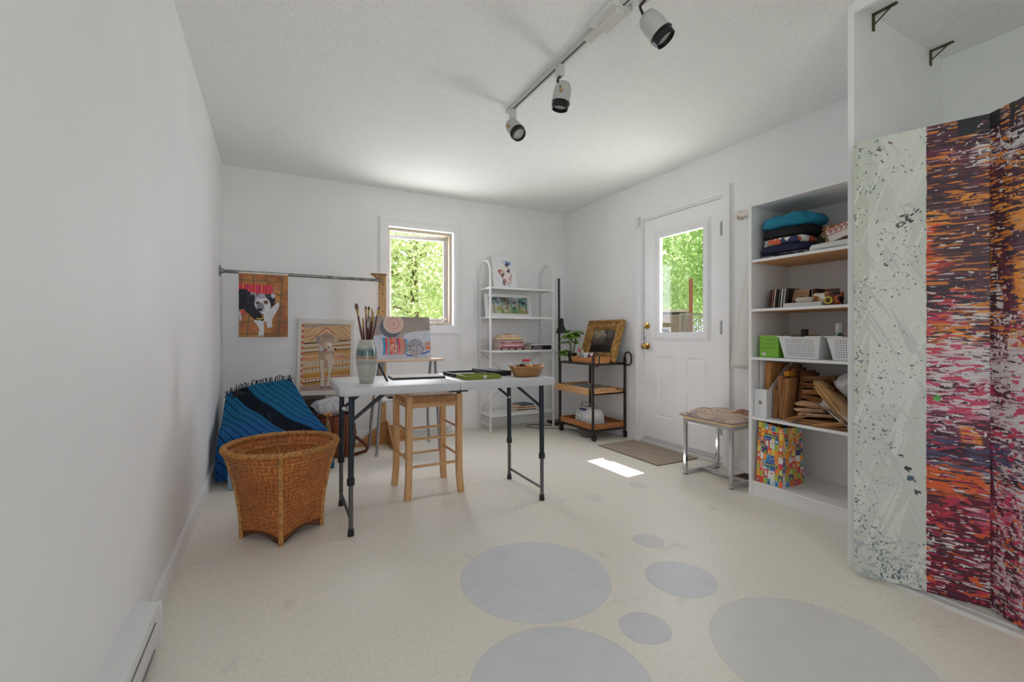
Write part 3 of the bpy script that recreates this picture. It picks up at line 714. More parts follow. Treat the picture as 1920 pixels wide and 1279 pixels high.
b = MB(); b.box(-.07, .07, -.065, .065, .2, .212); b.obj('lid', M((150, 176, 204), .4), bn, smooth=0, bevel=.004)

# ---- brown cane basket bag with strap, plastic bag and dried flowers
RED = WEAVE('brown_cane', (120, 52, 18), (152, 78, 30), (52, 20, 8), 40, 18, twill=False)
bg2 = thing('cane_basket_bag', 'reddish brown cane basket bag with leather strap leaning beside the blanket', 'basket', (.455, 4.05, 0), math.radians(-14))
def bagp(u, v):
    a = u*2*PI; k = .125+.035*math.sin(PI*(v*.8+.1)); c, s = math.cos(a), math.sin(a)
    e = 2/3.2; return (k*math.copysign(abs(c)**e, c)*1.0, k*.75*math.copysign(abs(s)**e, s), .002+.34*v)
b = MB(); b.grid(bagp, 60, 14, closeu=True); b.obj('basket_wall', RED, bg2, solid=.006, smooth=60)
b = MB(); b.grid(lambda u, v: (lambda p: (p[0]*v, p[1]*v, .006))(bagp(u, 0)), 40, 3, closeu=True); b.obj('basket_floor', RED, bg2)
for k in range(7):
    a = -PI*.95+k*PI*.9/6; b = MB(); b.tube([tuple(np.array(bagp((a/(2*PI)) % 1, v))*np.array([1.03, 1.04, 1])) for v in (0, .25, .5, .75, 1)], .006, 6); b.obj('stave', M((86, 36, 14), .5, var=.25, scale=30), bg2)
b = MB(); b.tube([tuple(np.array(bagp(i/48, .52))*np.array([1.04, 1.05, 1])) for i in range(48)], .005, 6, closed=True); b.tube([bagp(i/48, 1.) for i in range(48)], .009, 8, closed=True); b.obj('rim', M((96, 42, 18), .5, var=.2, scale=30), bg2)
b = MB(); b.tube([(.12, -.04, .17), (.17, -.05, .155), (.245, -.06, .09), (.262, -.06, .06), (.25, -.06, .035), (.16, -.06, .012), (.10, -.05, .008)], .014, 8, flat=.35); b.obj('strap', M((92, 40, 22), .5), bg2)
pb = thing('plastic_bag', 'crumpled clear plastic bag stuffed in the brown cane basket bag', 'bag', (.44, 4.04, .335))
rr = np.random.default_rng(3); b = MB()
def crumple(R, H, seed, fold=.25):
    g = np.random.default_rng(seed); ph = g.random(12)*6.28
    def f(u, v):
        a = u*2*PI; s = math.sin(PI*min(.97, max(.03, v))); k = 1+fold*(.5*math.sin(5*a+ph[0]+3*v)+.35*math.sin(9*a+ph[1]-6*v)+.3*math.sin(13*a+11*v+ph[2]))
        return (R[0]*s*k*math.cos(a), R[1]*s*k*math.sin(a), H*v+.02*math.sin(7*a+ph[3])*s)
    return f
b.grid(crumple((.14, .09), .16, 5, .3), 40, 14, closeu=True); b.obj('plastic_film', PLASTIC('clear_film', (226, 226, 232), .42, .12), pb, smooth=70)
df = thing('dried_flower_bunch', 'small bunch of dried straw flowers hanging over the brown cane basket', 'flowers', (.38, 3.90, .36))
b = MB()
for k in range(16):
    a = k*.4; b.tube([(0, 0, 0), (.012*math.cos(a), .012*math.sin(a)-.02, -.07), (.026*math.cos(a), .02*math.sin(a)-.025, -.14-.03*(k % 3))], [.003, .003, .002], 5)
b.obj('stem', M((150, 126, 78), .8, var=.2, scale=40), df)
b = MB()
for k in range(9):
    a = k*2.4; b.sphere((.02*math.cos(a), -.01+.02*math.sin(a), .012*(k % 3)), (.012, .012, .009), 8, 6)
b.obj('blossom', M((196, 140, 78), .8, var=.2, scale=60), df)

dc = thing('dark_crate', 'dark brown crate standing on floor under the leaning tan dog painting', 'crate', (.27, 4.395, 0))
b = MB(); b.box(-.14, .14, -.10, -.088, .0005, .448); b.box(-.14, .14, .088, .10, .0005, .448); b.box(-.14, -.128, -.088, .088, .0005, .448); b.box(.128, .14, -.088, .088, .0005, .448); b.box(-.128, .128, -.088, .088, .436, .448); b.obj('crate_body', WOOD((46, 28, 20), (62, 40, 28), 0, 14, .6), dc, smooth=0)
b = MB(); b.box(-.05, .05, -.1006, -.1002, .35, .38); b.obj('hand_slot', M((12, 8, 8), .9), dc, smooth=0)

# ---- garment rail: pipe from wall flange to a timber post with plywood gussets
gr = thing('garment_rail', 'grey steel pipe rail carried by timber post beside the back window', 'rail', (.885, 4.24, 0))
PIPE = M((138, 138, 138), .4, .7, var=.35, scale=18)
b = MB(); b.tube([(-1.255, 0, 1.512), (-.0, 0, 1.505)], .0135, 14); b.obj('pipe', PIPE, gr)
b = MB(); b.cyl((-1.263, 0, 1.512), (-1.255, 0, 1.512), .042, 20); b.cyl((-1.255, 0, 1.512), (-1.235, 0, 1.512), .02, 14); b.obj('wall_flange', PIPE, gr)
PINE = WOOD((164, 122, 74), (196, 156, 104), 2, 16, .6)
b = MB(); b.box(-.027, .035, .016, .056, .0, 1.555); b.obj('post', PINE, gr, smooth=0, bevel=.002)
for z in (1.47, 1.38, 1.22, .36): b = MB(); b.cyl((.005, .0145, z), (.005, .0165, z), .006, 10); b.obj('drill_hole', M((60, 42, 26), .8), gr)
b = MB(); b.box(-.10, .035, -.018, .056, 1.555, 1.566); b.bar((-.09, -.01, 1.552), (-.02, -.01, 1.505), .012, .02); b.obj('top_bracket', M((150, 104, 66), .6, var=.2, scale=20), gr, smooth=0)
PLY = WOOD((166, 112, 62), (190, 138, 84), 0, 12, .6)
def gusset(pts, R, o): b = MB(); b.prism(pts, .016, R=R, o=o); b.obj('gusset', PLY, gr, smooth=0)
Rxz = Matrix(((1, 0, 0), (0, 0, -1), (0, 1, 0)))
gusset([(-.265, 0), (.035, 0), (.035, .20), (-.005, .20)], Rxz, (0, .0155, 0))
gusset([(.02, 0), (.29, 0), (.29, .05), (.035, .19)], Rxz, (0, .0735, 0))
gusset([(-.29, 0), (.02, 0), (.02, .21), (-.01, .21)], Matrix(((0, 0, 1), (1, 0, 0), (0, 1, 0))), (.036, .0, 0))

# ---- A-frame easel with wooden ledge and lower shelf
es = thing('studio_easel', 'grey metal easel with wooden ledge holding the cushion painting', 'easel', (1.025, 4.0, 0))
GREYM = M((150, 152, 158), .35, .7); PALE = WOOD((206, 176, 150), (222, 196, 170), 0, 14, .5)
for sx in (-1, 1):
    for sy, nm in ((-1, 'leg'), (1, 'leg')):
        x = .266*sx; p = [(x+.006*sx, -.158 if sy < 0 else .158, .012), (x-.008*sx, -.156 if sy < 0 else .154, .25), (x-.022*sx, -.162 if sy < 0 else .10, .47), (x-.045*sx, -.178 if sy < 0 else -.06, .795)]
        q = []
        for i in range(13):
            t = i/12*3; k = min(2, int(t)); f = t-k; q.append(tuple(p[k][c]*(1-f)+p[k+1][c]*f for c in range(3)))
        b = MB(); b.tube(q, .0125, 10, flat=.75); b.obj(nm, GREYM, es)
        b = MB(); b.cyl((p[0][0], p[0][1], .001), (p[0][0], p[0][1], .022), .017, 12); b.obj('leg_foot', M((176, 178, 182), .5), es)
    b = MB(); b.bar((sx*.245, -.16, .452), (sx*.245, .11, .458), .016, .02); b.obj('side_rail', PALE, es, smooth=0)
b = MB(); b.box(-.315, .29, -.235, -.11, .782, .802); b.obj('ledge', PALE, es, smooth=0, bevel=.008)
b = MB(); b.box(-.235, .235, -.17, .05, .448, .466); b.obj('lower_shelf', M((198, 196, 196), .45), es, smooth=0, bevel=.004)
for sx in (-.15, .15): b = MB(); b.bar((sx, -.14, .80), (sx, -.055, 1.10), .018, .01); b.obj('back_rest', GREYM, es, smooth=0)

# ---- baseboard heater on the left wall and low convector under the easel
ht = thing('baseboard_heater', 'white electric baseboard heater along left wall near the camera', 'heater', (XL, 0, 0))
HW = M((214, 214, 215), .4)
b = MB(); y0, y1 = -1.0, 1.795
prof = [(.0, .03), (.05, .03), (.062, .055), (.062, .145), (.056, .158), (.004, .182), (0, .182)]
b.prism(prof, y1-y0, R=Matrix(((1, 0, 0), (0, 0, -1), (0, 1, 0))), o=(0, y1, 0)); b.obj('heater_body', HW, ht, smooth=30)
b = MB(); b.box(.058, .0655, y0, y1-.09, .060, .064); b.box(.058, .0655, y0, y1-.08, .136, .140); b.obj('louvre_slot', M((120, 120, 122), .5), ht, smooth=0)
b = MB(); b.box(.0, .066, y1-.004, y1+.003, .028, .165); b.obj('end_cap', HW, ht, smooth=0, bevel=.002)
cv = thing('floor_convector', 'low white perforated convector along back wall behind the stool', 'heater', (1.27, YB-.012, 0))
b = MB(); b.box(-.34, .36, -.055, -.001, .002, .07); b.obj('convector_body', HW, cv, smooth=0, bevel=.006)
b = MB()
for k in range(40):
    for j in range(2): b.cyl((-.3+.016*k+.008*j, -.0555, .03+.014*j), (-.3+.016*k+.008*j, -.0535, .03+.014*j), .0042, 6)
b.obj('perforation', M((110, 108, 104), .7), cv)
# ================================================================ PICTURES, SHELF UNIT, THINGS ON THE TABLE
CANV = M((206, 202, 194), .8); WHITE = M((226, 226, 226), .4)
# ---- dog on terracotta tiles, hanging over the pipe
A = Art(190, 276, (168, 106, 58), 11)
n = A.noise(5, 7); A.put(n > .52, (186, 122, 60), .6); A.put(n < .42, (142, 86, 54), .7); A.grain(.06, 50, 70)
for x0, x1, y0, y1 in ((.29, .28, 0, .16), (.885, .80, 0, 1), (.20, .16, .66, 1)): A.line([(x0, y0), (x1, y1)], .013, (92, 92, 66))
for y0, y1, x0, x1 in ((.10, .11, 0, .9), (.29, .30, .85, 1), (.505, .51, .82, 1), (.755, .765, 0, 1), (.95, .955, 0, 1)): A.line([(x0, y0), (x1, y1)], .010, (88, 90, 68))
A.poly([(0, .165), (.70, .18), (.69, .31), (0, .27)], (196, 32, 74))
for k in range(22):
    x = .02+.66*k/21; A.line([(x, .17), (x-.01, .30)], .008+.006*(k % 3), [(226, 84, 60), (160, 26, 92), (236, 130, 60), (206, 40, 104)][k % 4], .8)
for k in range(16):
    y = .19+.02*k; A.line([(.68+.02*(k > 6), y), (.80+.05*math.sin(k*2.), y+.006)], .006, [(206, 170, 118), (166, 120, 76)][k % 2])
A.poly([(0, .25), (.12, .24), (.24, .31), (.40, .32), (.36, .5), (.50, .72), (.47, .74), (.30, .715), (.16, .61), (.10, .56), (0, .57)], (16, 18, 28))
for k in range(26): r = A.r.random(2); x, y = .02+.34*r[0], .27+.34*r[1]; A.line([(x, y), (x+.06, y+.03)], .006, [(56, 62, 88), (96, 104, 130), (30, 32, 48)][k % 3], .6)
A.ell(.30, .35, .08, .05, (150, 152, 168), .5); A.ell(.27, .37, .05, .045, (22, 24, 36)); A.poly([(.52, .32), (.66, .31), (.74, .34), (.72, .48), (.62, .53), (.58, .42)], (22, 22, 38)); A.line([(.56, .345), (.62, .36), (.66, .33)], .012, (66, 92, 158)); A.ell(.69, .335, .045, .04, (190, 190, 200), .6); A.line([(.70, .30), (.88, .335)], .007, (44, 30, 34))
A.poly([(.50, .60), (.62, .56), (.80, .43), (.82, .5), (.74, .62), (.66, .72), (.50, .76)], (206, 206, 210))
A.ell(.46, .47, .15, .12, (196, 198, 204), .1); A.ell(.50, .50, .14, .13, (214, 214, 218)); A.ell(.43, .52, .075, .07, (122, 128, 140)); A.ell(.45, .35, .08, .04, (168, 160, 190)); A.ell(.38, .46, .05, .03, (150, 120, 96)); A.ell(.54, .445, .05, .035, (150, 110, 96))
for x, y in ((.375, .455), (.54, .44)): A.ell(x, y, .028, .021, (62, 30, 26)); A.ell(x+.006, y, .013, .010, (12, 10, 14)); A.ell(x-.006, y-.005, .006, .004, (220, 214, 210))
A.ell(.42, .565, .045, .026, (14, 14, 18)); A.line([(.36, .60), (.44, .605), (.50, .58)], .006, (60, 58, 66))
A.poly([(.28, .735), (.40, .73), (.50, .75), (.50, .95), (.49, .985), (.38, .985), (.41, .88), (.36, .80)], (206, 208, 214)); A.poly([(.50, .70), (.66, .70), (.67, .84), (.58, .86), (.54, .76)], (208, 208, 214))
for k in range(60): r = A.r.random(3); x, y = .30+.48*r[0], .52+.4*r[1]; A.put(((abs(A.X-x-(A.Y-y)*.3) < .004) & (abs(A.Y-y) < .025) & (A.a.mean(2) > .6)).astype(float), [(150, 152, 164), (236, 236, 238)][k % 2], .8)
for x in (.40, .44, .47, .60, .63, .66): A.ell(x, .975 if x < .5 else .85, .008, .008, (20, 20, 26))
A.line([(.36, .70), (.42, .715), (.48, .69)], .013, (214, 190, 70)); A.poly([(.04, .58), (.13, .60), (.09, .63), (.05, .63)], (220, 60, 100)); A.poly([(.0, .60), (.03, .60), (.06, .72), (.02, .76)], (196, 196, 200)); A.grain(.03, 90, 120)
t = thing('hanging_canvas', 'unframed canvas painting of black and white dog hanging from pipe rail', 'painting', (-.072, 4.24, .988))
A.plane('painted_face', .352, .512, t, (0, -.0182, 0))
b = MB(); b.box(-.176, .176, -.0178, -.0162, 0, .515); b.box(-.176, .176, .0162, .0178, .30, .515)
b.grid(lambda u, v: (-.176+.352*u, -.0172*math.cos(PI*v), .5155+.0172*math.sin(PI*v)), 1, 12); b.obj('canvas_cloth', CANV, t, smooth=40)

# ---- tan dog on a patterned rug, leaning on the back wall
A = Art(200, 286, (196, 160, 116), 5)
A.put(A.noise(6, 9) > .5, (206, 176, 132), .5)
def band(y0, y1, c, sl=.035, x0=0, op=1.): A.poly([(x0, y0+sl), (1, y0-sl), (1, y1-sl), (x0, y1+sl)], c, op)
for y0, y1, c in ((.0, .035, (150, 146, 142)), (.265, .285, (70, 56, 52)), (.29, .33, (198, 178, 160)), (.335, .355, (150, 110, 60)), (.36, .395, (206, 186, 160)), (.40, .412, (74, 58, 54)), (.415, .45, (186, 140, 70)), (.56, .59, (200, 188, 170)), (.60, .63, (206, 170, 140)), (.635, .655, (178, 130, 66)), (.66, .69, (212, 196, 178)), (.72, .74, (196, 150, 80)), (.74, .79, (190, 134, 56)), (.80, .845, (214, 192, 170)), (.845, .86, (60, 50, 46)), (.86, .89, (182, 130, 54))): band(y0, y1, c)
for k, c in enumerate(((178, 74, 66), (214, 200, 176), (206, 140, 60), (190, 170, 140), (176, 96, 60), (212, 190, 150))):
    w = .30-.045*k; A.line([(.50-w, .25), (.50, .06+.028*k), (.50+w, .25)], .010, c); A.line([(.08, .15+.02*k), (.26, .05+.03*k)], .007, c, .8); A.line([(.82, .04+.02*k), (.98, .15+.02*k)], .008, c, .8)
for k, c in enumerate(((176, 168, 150), (196, 60, 54), (206, 196, 180), (222, 116, 40))):
    A.line([(.60-.0*k, .555-.018*k), (.80, .47+.022*k), (.98, .54-.012*k)], .011, c); A.line([(.06, .50+.012*k), (.17, .565-.014*k), (.32, .505+.006*k)], .011, c)
for k in range(14):
    x = .10+.88*k/13; A.poly([(x-.02, .665-.07*(x-.5)), (x+.02, .665-.07*(x-.5)), (x, .69-.07*(x-.5))], (96, 92, 96)); A.poly([(x-.025, .805-.07*(x-.5)), (x+.025, .805-.07*(x-.5)), (x, .835-.07*(x-.5))], (176, 52, 56)); A.line([(x-.02, .575-.07*(x-.5)), (x+.01, .575-.07*(x-.5))], .006, (110, 92, 86))
A.poly([(0, .93), (1, .86), (1, 1), (0, 1)], (170, 142, 130)); A.poly([(0, .0), (.05, 0), (.05, .93), (0, .93)], (206, 182, 160))
for k in range(11): A.rect(.005, .02+.083*k, .05, .06+.083*k, (192, 92, 62))
DG, DGL, DGD = (168, 142, 118), (200, 186, 170), (112, 94, 82)
A.ell(.345, .245, .06, .07, (150, 136, 128), -.3); A.ell(.68, .235, .06, .075, (186, 164, 140), .3); A.poly([(.37, .18), (.48, .145), (.60, .15), (.66, .2), (.64, .34), (.50, .38), (.38, .32)], DG); A.ell(.50, .19, .12, .045, (150, 130, 118))
A.poly([(.34, .36), (.50, .33), (.66, .36), (.66, .50), (.62, .60), (.60, .66), (.40, .66), (.35, .52)], DG); A.poly([(.46, .28), (.60, .26), (.64, .34), (.70, .38), (.66, .425), (.52, .42), (.46, .36)], (196, 178, 160)); A.ell(.565, .30, .05, .035, (214, 206, 196)); A.ell(.685, .385, .024, .018, (24, 34, 40)); A.line([(.56, .41), (.66, .42)], .006, DGD); A.line([(.52, .275), (.58, .272), (.60, .285)], .006, (66, 54, 52)); A.ell(.54, .355, .018, .010, (60, 50, 48)); A.ell(.46, .40, .06, .035, (160, 112, 108)); A.ell(.40, .375, .05, .04, (176, 176, 180))
A.poly([(.37, .54), (.46, .55), (.47, .72), (.49, .90), (.46, .955), (.39, .945), (.41, .80)], DGL); A.poly([(.54, .52), (.66, .52), (.66, .64), (.60, .78), (.62, .94), (.53, .955), (.51, .93), (.55, .74)], DGL); A.ell(.56, .50, .08, .05, (196, 176, 156)); A.line([(.37, .55), (.40, .80), (.385, .93)], .005, DGD); A.line([(.66, .62), (.60, .78), (.625, .93)], .005, DGD); A.line([(.54, .66), (.55, .75), (.505, .93)], .005, DGD); A.line([(.46, .6), (.49, .9)], .004, DGD)
for x in (.40, .43, .46, .53, .56, .595): A.ell(x, .95, .011, .011, (36, 32, 34))
A.grain(.035, 80, 110)
t = thing('leaning_canvas', 'painting of tan dog on patterned rug leaning on back wall behind the vase', 'painting', (.415, 4.4895, .452), rot=(math.radians(-2.2), math.radians(1.6), 0))
A.plane('painted_face', .425, .612, t, (.0, -.0192, .045)); b = MB(); b.box(-.242, .242, -.019, .0, 0, .70); b.obj('canvas_board', M((214, 210, 204), .7), t, smooth=0, bevel=.004)

# ---- cushions on a white bed, on the easel
A = Art(250, 172, (150, 140, 132), 9)
A.put(A.noise(14, 3) > .52, (162, 150, 140), .6); A.poly([(0, .45), (.25, .44), (.4, .52), (.55, .42), (.70, .36), (1, .32), (1, 1), (0, 1)], (196, 198, 208)); A.put((A.noise(9, 8) > .55) & (A.Y > .4), (176, 182, 200), .7); A.poly([(.40, .50), (.58, .42), (.55, .48), (.46, .54)], (168, 146, 130))
A.ell(.35, .26, .17, .24, (96, 100, 108)); A.ell(.40, .165, .165, .235, (206, 180, 166), soft=.03); A.ell(.40, .165, .15, .215, (214, 190, 178), soft=.03)
for r0, c in ((.095, (196, 128, 116)), (.08, (214, 190, 178)), (.055, (200, 136, 122)), (.042, (214, 186, 172)), (.02, (196, 132, 120))): A.ell(.40, .165, r0, r0*1.43, c, soft=.08)
for k in range(14): a = k*2*PI/14; A.ell(.40+.122*math.cos(a), .165+.175*math.sin(a), .013, .02, (204, 150, 136), soft=.4)
for x, w, c in ((.235, .035, (48, 148, 190)), (.27, .03, (206, 70, 82)), (.31, .03, (150, 148, 140)), (.35, .045, (206, 78, 74)), (.40, .03, (214, 98, 70)), (.44, .02, (96, 96, 120)), (.47, .03, (206, 76, 92)), (.515, .045, (220, 138, 100)), (.56, .03, (206, 112, 96)), (.59, .03, (64, 160, 196))):
    y0 = .49+.09*(x-.23); A.poly([(x-w*.6, y0), (x+w*.6, y0+.01), (x+w*.6+.01, .70), (x+w*.55-.01, .90), (x-w*.6, .905), (x-w*.55+.01, .7)], c)
for k in range(70): r = A.r.random(2); x, y = .33+.13*r[0], .54+.34*r[1]; A.ell(x, y, .007, .010, [(238, 190, 120), (190, 60, 90), (240, 220, 190)][k % 3], soft=.5)
for k in range(14): A.line([(.50, .55+.024*k), (.60, .535+.026*k)], .004, [(196, 150, 120), (80, 130, 170)][k % 2], .6)
A.line([(.60, .92), (.70, .94), (.88, .88), (.97, .84)], .014, (70, 100, 160)); A.ell(.745, .745, .145, .215, (150, 152, 158), soft=.05)
for k in range(420): a = A.r.random()*6.28; q = A.r.random()**.5; A.ell(.745+.14*q*math.cos(a), .745+.21*q*math.sin(a), .006, .008, [(206, 206, 210), (70, 82, 110), (120, 130, 150), (186, 96, 86), (226, 226, 226)][k % 5], soft=.6)
A.poly([(.90, .62), (1, .60), (1, .68), (.90, .69)], (190, 140, 116)); A.poly([(.90, .71), (1, .70), (1, .79), (.91, .79)], (206, 124, 84)); A.grain(.03, 90, 60)
t = thing('easel_painting', 'painting of round plate and bright cushions standing on the easel ledge', 'painting', (.945, 3.822, .803), rot=(math.radians(-9), 0, 0))
A.plane('painted_face', .522, .358, t, (0, -.0192, 0)); b = MB(); b.box(-.261, .261, -.019, 0, 0, .358); b.obj('canvas_board', M((220, 218, 214), .7), t, smooth=0)

# ---- white metal shelf unit with arched ends
SX0, SX1, SY0, SY1 = 1.968, 2.733, 4.225, 4.488
su = thing('shelf_unit', 'white metal shelf unit with arched ends against back wall right of window', 'shelf', ((SX0+SX1)/2, (SY0+SY1)/2, 0))
hx, hy = (SX1-SX0)/2, (SY1-SY0)/2; WM = M((222, 222, 222), .35, var=.01)
for sx in (-1, 1):
    b = MB(); b.tube([(sx*hx, -hy, .001), (sx*hx, -hy, 1.655)] + arc((sx*hx, 0, 1.655), hy, PI, 0, 12, 'yz')[1:] + [(sx*hx, hy, 1.655), (sx*hx, hy, .001)], .0125, 10); b.obj('arched_frame', WM, su)
    b = MB(); b.tube([(sx*hx, -hy, .07), (sx*hx, hy, .07)], .006, 8); b.obj('side_rod', WM, su)
    b = MB()
    for k in range(26): b.cyl((sx*hx, hy-.013, .1+.06*k), (sx*hx, hy-.0118, .1+.06*k), .004, 6)
    b.obj('slot_row', M((150, 150, 150), .6), su)
SHZ = (.182, .845, 1.198, 1.503)
for z in SHZ:
    b = MB(); b.box(-hx+.008, hx-.008, -hy-.012, hy, z-.004, z); b.box(-hx+.008, hx-.008, -hy-.014, -hy-.008, z-.022, z); b.box(-hx+.008, hx-.008, hy-.004, hy, z-.022, z); b.box(-hx+.002, -hx+.008, -hy-.012, hy, z-.02, z); b.box(hx-.008, hx-.002, -hy-.012, hy, z-.02, z)
    b.obj('shelf_board', WM, su, smooth=0)
for a, c in (((-hx, .19), (hx, .83)), ((hx, .19), (-hx, .83))): b = MB(); b.tube([(a[0], hy+.004, a[1]), (c[0], hy+.004, c[1])], .003, 6); b.obj('cross_brace', M((176, 176, 176), .4, .5), su)

def book(name, label, group, c, size, rz=0., cover=(200, 60, 60), pages=(226, 216, 196), upright=False, cat='book', rot=None, spine=None):
    """closed book lying flat: spine towards -Y; upright: spine towards -X"""
    t = thing(name, label, cat, c, rz, group, rot)
    w, d, h = size; k = min(.003, h*.2); cm = M(cover, .45, var=.08, scale=30)
    if upright:   # w = thickness along Y, d = depth along X, h = height
        b = MB(); b.box(0, d, -w/2, -w/2+k*.6, 0, h); b.box(0, d, w/2-k*.6, w/2, 0, h); b.box(0, k, -w/2, w/2, 0, h); b.obj('cover', cm, t, smooth=0)
        b = MB(); b.box(k, d-.004, -w/2+k*.6, w/2-k*.6, .002, h-.003); b.obj('pages', M(pages, .8), t, smooth=0)
    else:
        b = MB(); b.box(-w/2, w/2, -d/2, d/2, 0, k); b.box(-w/2, w/2, -d/2, d/2, h-k, h); b.box(-w/2, w/2, -d/2, -d/2+k, k, h-k); b.obj('cover', cm, t, smooth=0)
        b = MB(); b.box(-w/2+.003, w/2-.003, -d/2+k, d/2-.004, k, h-k); b.obj('pages', M(pages, .8), t, smooth=0)
        if spine:
            b = MB()
            for x0, x1, col in spine: b.box(x0, x1, -d/2-.0006, -d/2, h*.25, h*.75)
            b.obj('spine_title', M(spine[0][2], .6), t, smooth=0)
    return t
# third shelf: two stacks of books
z = SHZ[1]+.0005; G = 'books stacked on the middle shelf of the white unit'
for k, (w, d, h, cv, lab, dx, rz, sp) in enumerate((
    (.285, .20, .020, (34, 30, 34), 'black book with pale spine lettering, bottom of the left stack on white unit', 0, 0, [(-.12, -.05, (210, 196, 170)), (-.03, .02, (210, 196, 170)), (.05, .11, (210, 196, 170))]),
    (.280, .20, .018, (164, 60, 72), 'crimson book second from bottom of left stack on white unit', -.004, .02, None),
    (.282, .20, .017, (178, 150, 176), 'lilac book third from bottom of left stack on white unit', .0, -.01, [(-.10, .10, (214, 204, 220))]),
    (.284, .20, .015, (206, 140, 110), 'salmon book between lilac and plum books in left stack', .003, .01, None),
    (.270, .19, .014, (122, 64, 110), 'plum book above the salmon book in left stack', -.01, .03, [(-.08, .0, (206, 170, 190))]),
    (.275, .20, .011, (218, 190, 176), 'pale pink book under the dark thin book in left stack', .006, -.02, None),
    (.255, .19, .008, (70, 44, 52), 'thin dark book in the middle of left stack on white unit', -.008, .01, None),
    (.245, .18, .024, (222, 188, 136), 'thick sand coloured book in upper part of left stack', -.012, -.02, None),
    (.220, .17, .012, (202, 168, 148), 'dusty pink book second from top of left stack', -.02, .04, None),
    (.190, .16, .012, (224, 200, 160), 'cream book on top of the left stack on white unit', -.026, -.05, None))):
    book('stacked_book', lab, G, (2.235+dx, 4.345, z), (w, d, h), rz, cv, spine=sp); z += h+.0006
t = thing('wooden_peg_bundle', 'small beige wooden pegs lying on top of left book stack', 'pegs', (2.215, 4.33, z)); b = MB(); b.tube([(-.05, 0, .006), (.05, .012, .006)], .0055, 8); b.tube([(-.03, .02, .006), (.045, -.03, .006)], .0055, 8); b.tube([(-.02, -.02, .014), (.03, .03, .014)], .005, 8); b.obj('peg_bundle', M((222, 176, 128), .6), t)
z = SHZ[1]+.0005
t = book('stacked_book', 'thick black book with MEXICO lettering at bottom of right stack on white unit', G, (2.595, 4.345, z), (.255, .19, .045), .0, (26, 22, 26))
def text(s, size, parent, loc, rot, m, depth=.0004, name='lettering'):
    c = bpy.data.curves.new(name, 'FONT'); c.body = s; c.size = size; c.extrude = depth; c.align_x = 'CENTER'; c.align_y = 'CENTER'
    o0 = bpy.data.objects.new(name, c); COL.objects.link(o0); dg = bpy.context.evaluated_depsgraph_get(); me = bpy.data.meshes.new_from_object(o0.evaluated_get(dg)); bpy.data.objects.remove(o0)
    me.materials.clear(); me.materials.append(m); o = bpy.data.objects.new(name, me); COL.objects.link(o); o.parent = parent; o.location = loc; o.rotation_euler = rot; return o
text('MEXICO', .030, t, (-.045, -.0956, .026), (PI/2, 0, 0), M((196, 190, 196), .5))
b = MB(); b.box(-.12, .0, -.0958, -.095, .004, .012); b.obj('spine_band', M((136, 130, 134), .5), t, smooth=0)
z += .0456
book('stacked_book', 'white book in the middle of right stack above the black lettered book', G, (2.59, 4.345, z), (.25, .19, .012), .0, (216, 208, 214)); z += .0126
book('stacked_book', 'grey book on top of the right stack on white unit', G, (2.605, 4.345, z), (.185, .17, .012), .01, (196, 194, 198))
t = thing('folded_cloth', 'brown kraft card standing between the two book stacks', 'card', (2.412, 4.40, SHZ[1]+.0005)); b = MB(); b.box(-.03, .035, -.012, .012, 0, .082); b.obj('card_sheet', M((168, 144, 124), .8, var=.1), t, smooth=0)
t = thing('wire_holder', 'small coiled wire letter holder at left end of the middle shelf', 'holder', (2.02, 4.34, SHZ[1]+.0005)); b = MB()
for k in range(5): b.tube([(-.035+.016*k+.022*math.cos(a), .02*math.sin(a)*.3, .028+.024*math.sin(a)) for a in [2*PI*i/16 for i in range(16)]], .0016, 5, closed=True)
b.tube([(-.05, 0, .003), (.06, 0, .003)], .002, 5); b.obj('wire_coil', M((150, 150, 152), .3, .9), t)
z = SHZ[0]+.0005; G = 'books on the lowest shelf of the white unit'
for w, h, cv, lab, dx, rz in ((.235, .014, (226, 220, 214), 'white notebook at bottom of small stack on lowest white shelf', .0, 0), (.23, .012, (40, 32, 30), 'dark brown notebook second from bottom on lowest white shelf', .004, .02), (.23, .012, (224, 208, 190), 'cream notebook third from bottom on lowest white shelf', -.004, -.02), (.225, .011, (118, 66, 46), 'chestnut notebook fourth from bottom on lowest white shelf', .002, .03), (.215, .012, (214, 178, 142), 'tan notebook under the teal one on lowest white shelf', -.006, -.04), (.17, .013, (36, 70, 98), 'teal blue notebook on top of small stack on lowest white shelf', .012, .05)):
    book('notebook', lab, G, (2.40+dx, 4.335, z), (w, .17, h), rz, cv); z += h+.0006
# portrait on the top shelf
A = Art(132, 164, (228, 228, 230), 21); A.put(A.noise(5, 6) > .6, (222, 220, 226), .5)
A.ell(.60, .17, .14, .055, (140, 170, 200), .1, soft=.5); A.ell(.68, .21, .10, .06, (80, 104, 144), -.3, soft=.4); A.ell(.62, .25, .07, .05, (84, 48, 84), soft=.4); A.ell(.76, .19, .06, .05, (120, 150, 190), soft=.5); A.ell(.50, .18, .08, .04, (196, 210, 226), soft=.6)
A.poly([(.44, .33), (.60, .27), (.68, .33), (.735, .42), (.735, .50), (.80, .585), (.79, .62), (.75, .625), (.77, .68), (.745, .71), (.765, .75), (.74, .80), (.66, .81), (.60, .79), (.60, .90), (.42, .88), (.40, .76), (.38, .60), (.42, .46)], (206, 170, 156), .55)
A.put((A.noise(5, 6, 3, 4) > .5) & (A.X > .4) & (A.X < .76) & (A.Y > .3) & (A.Y < .84), (236, 232, 226), .7)
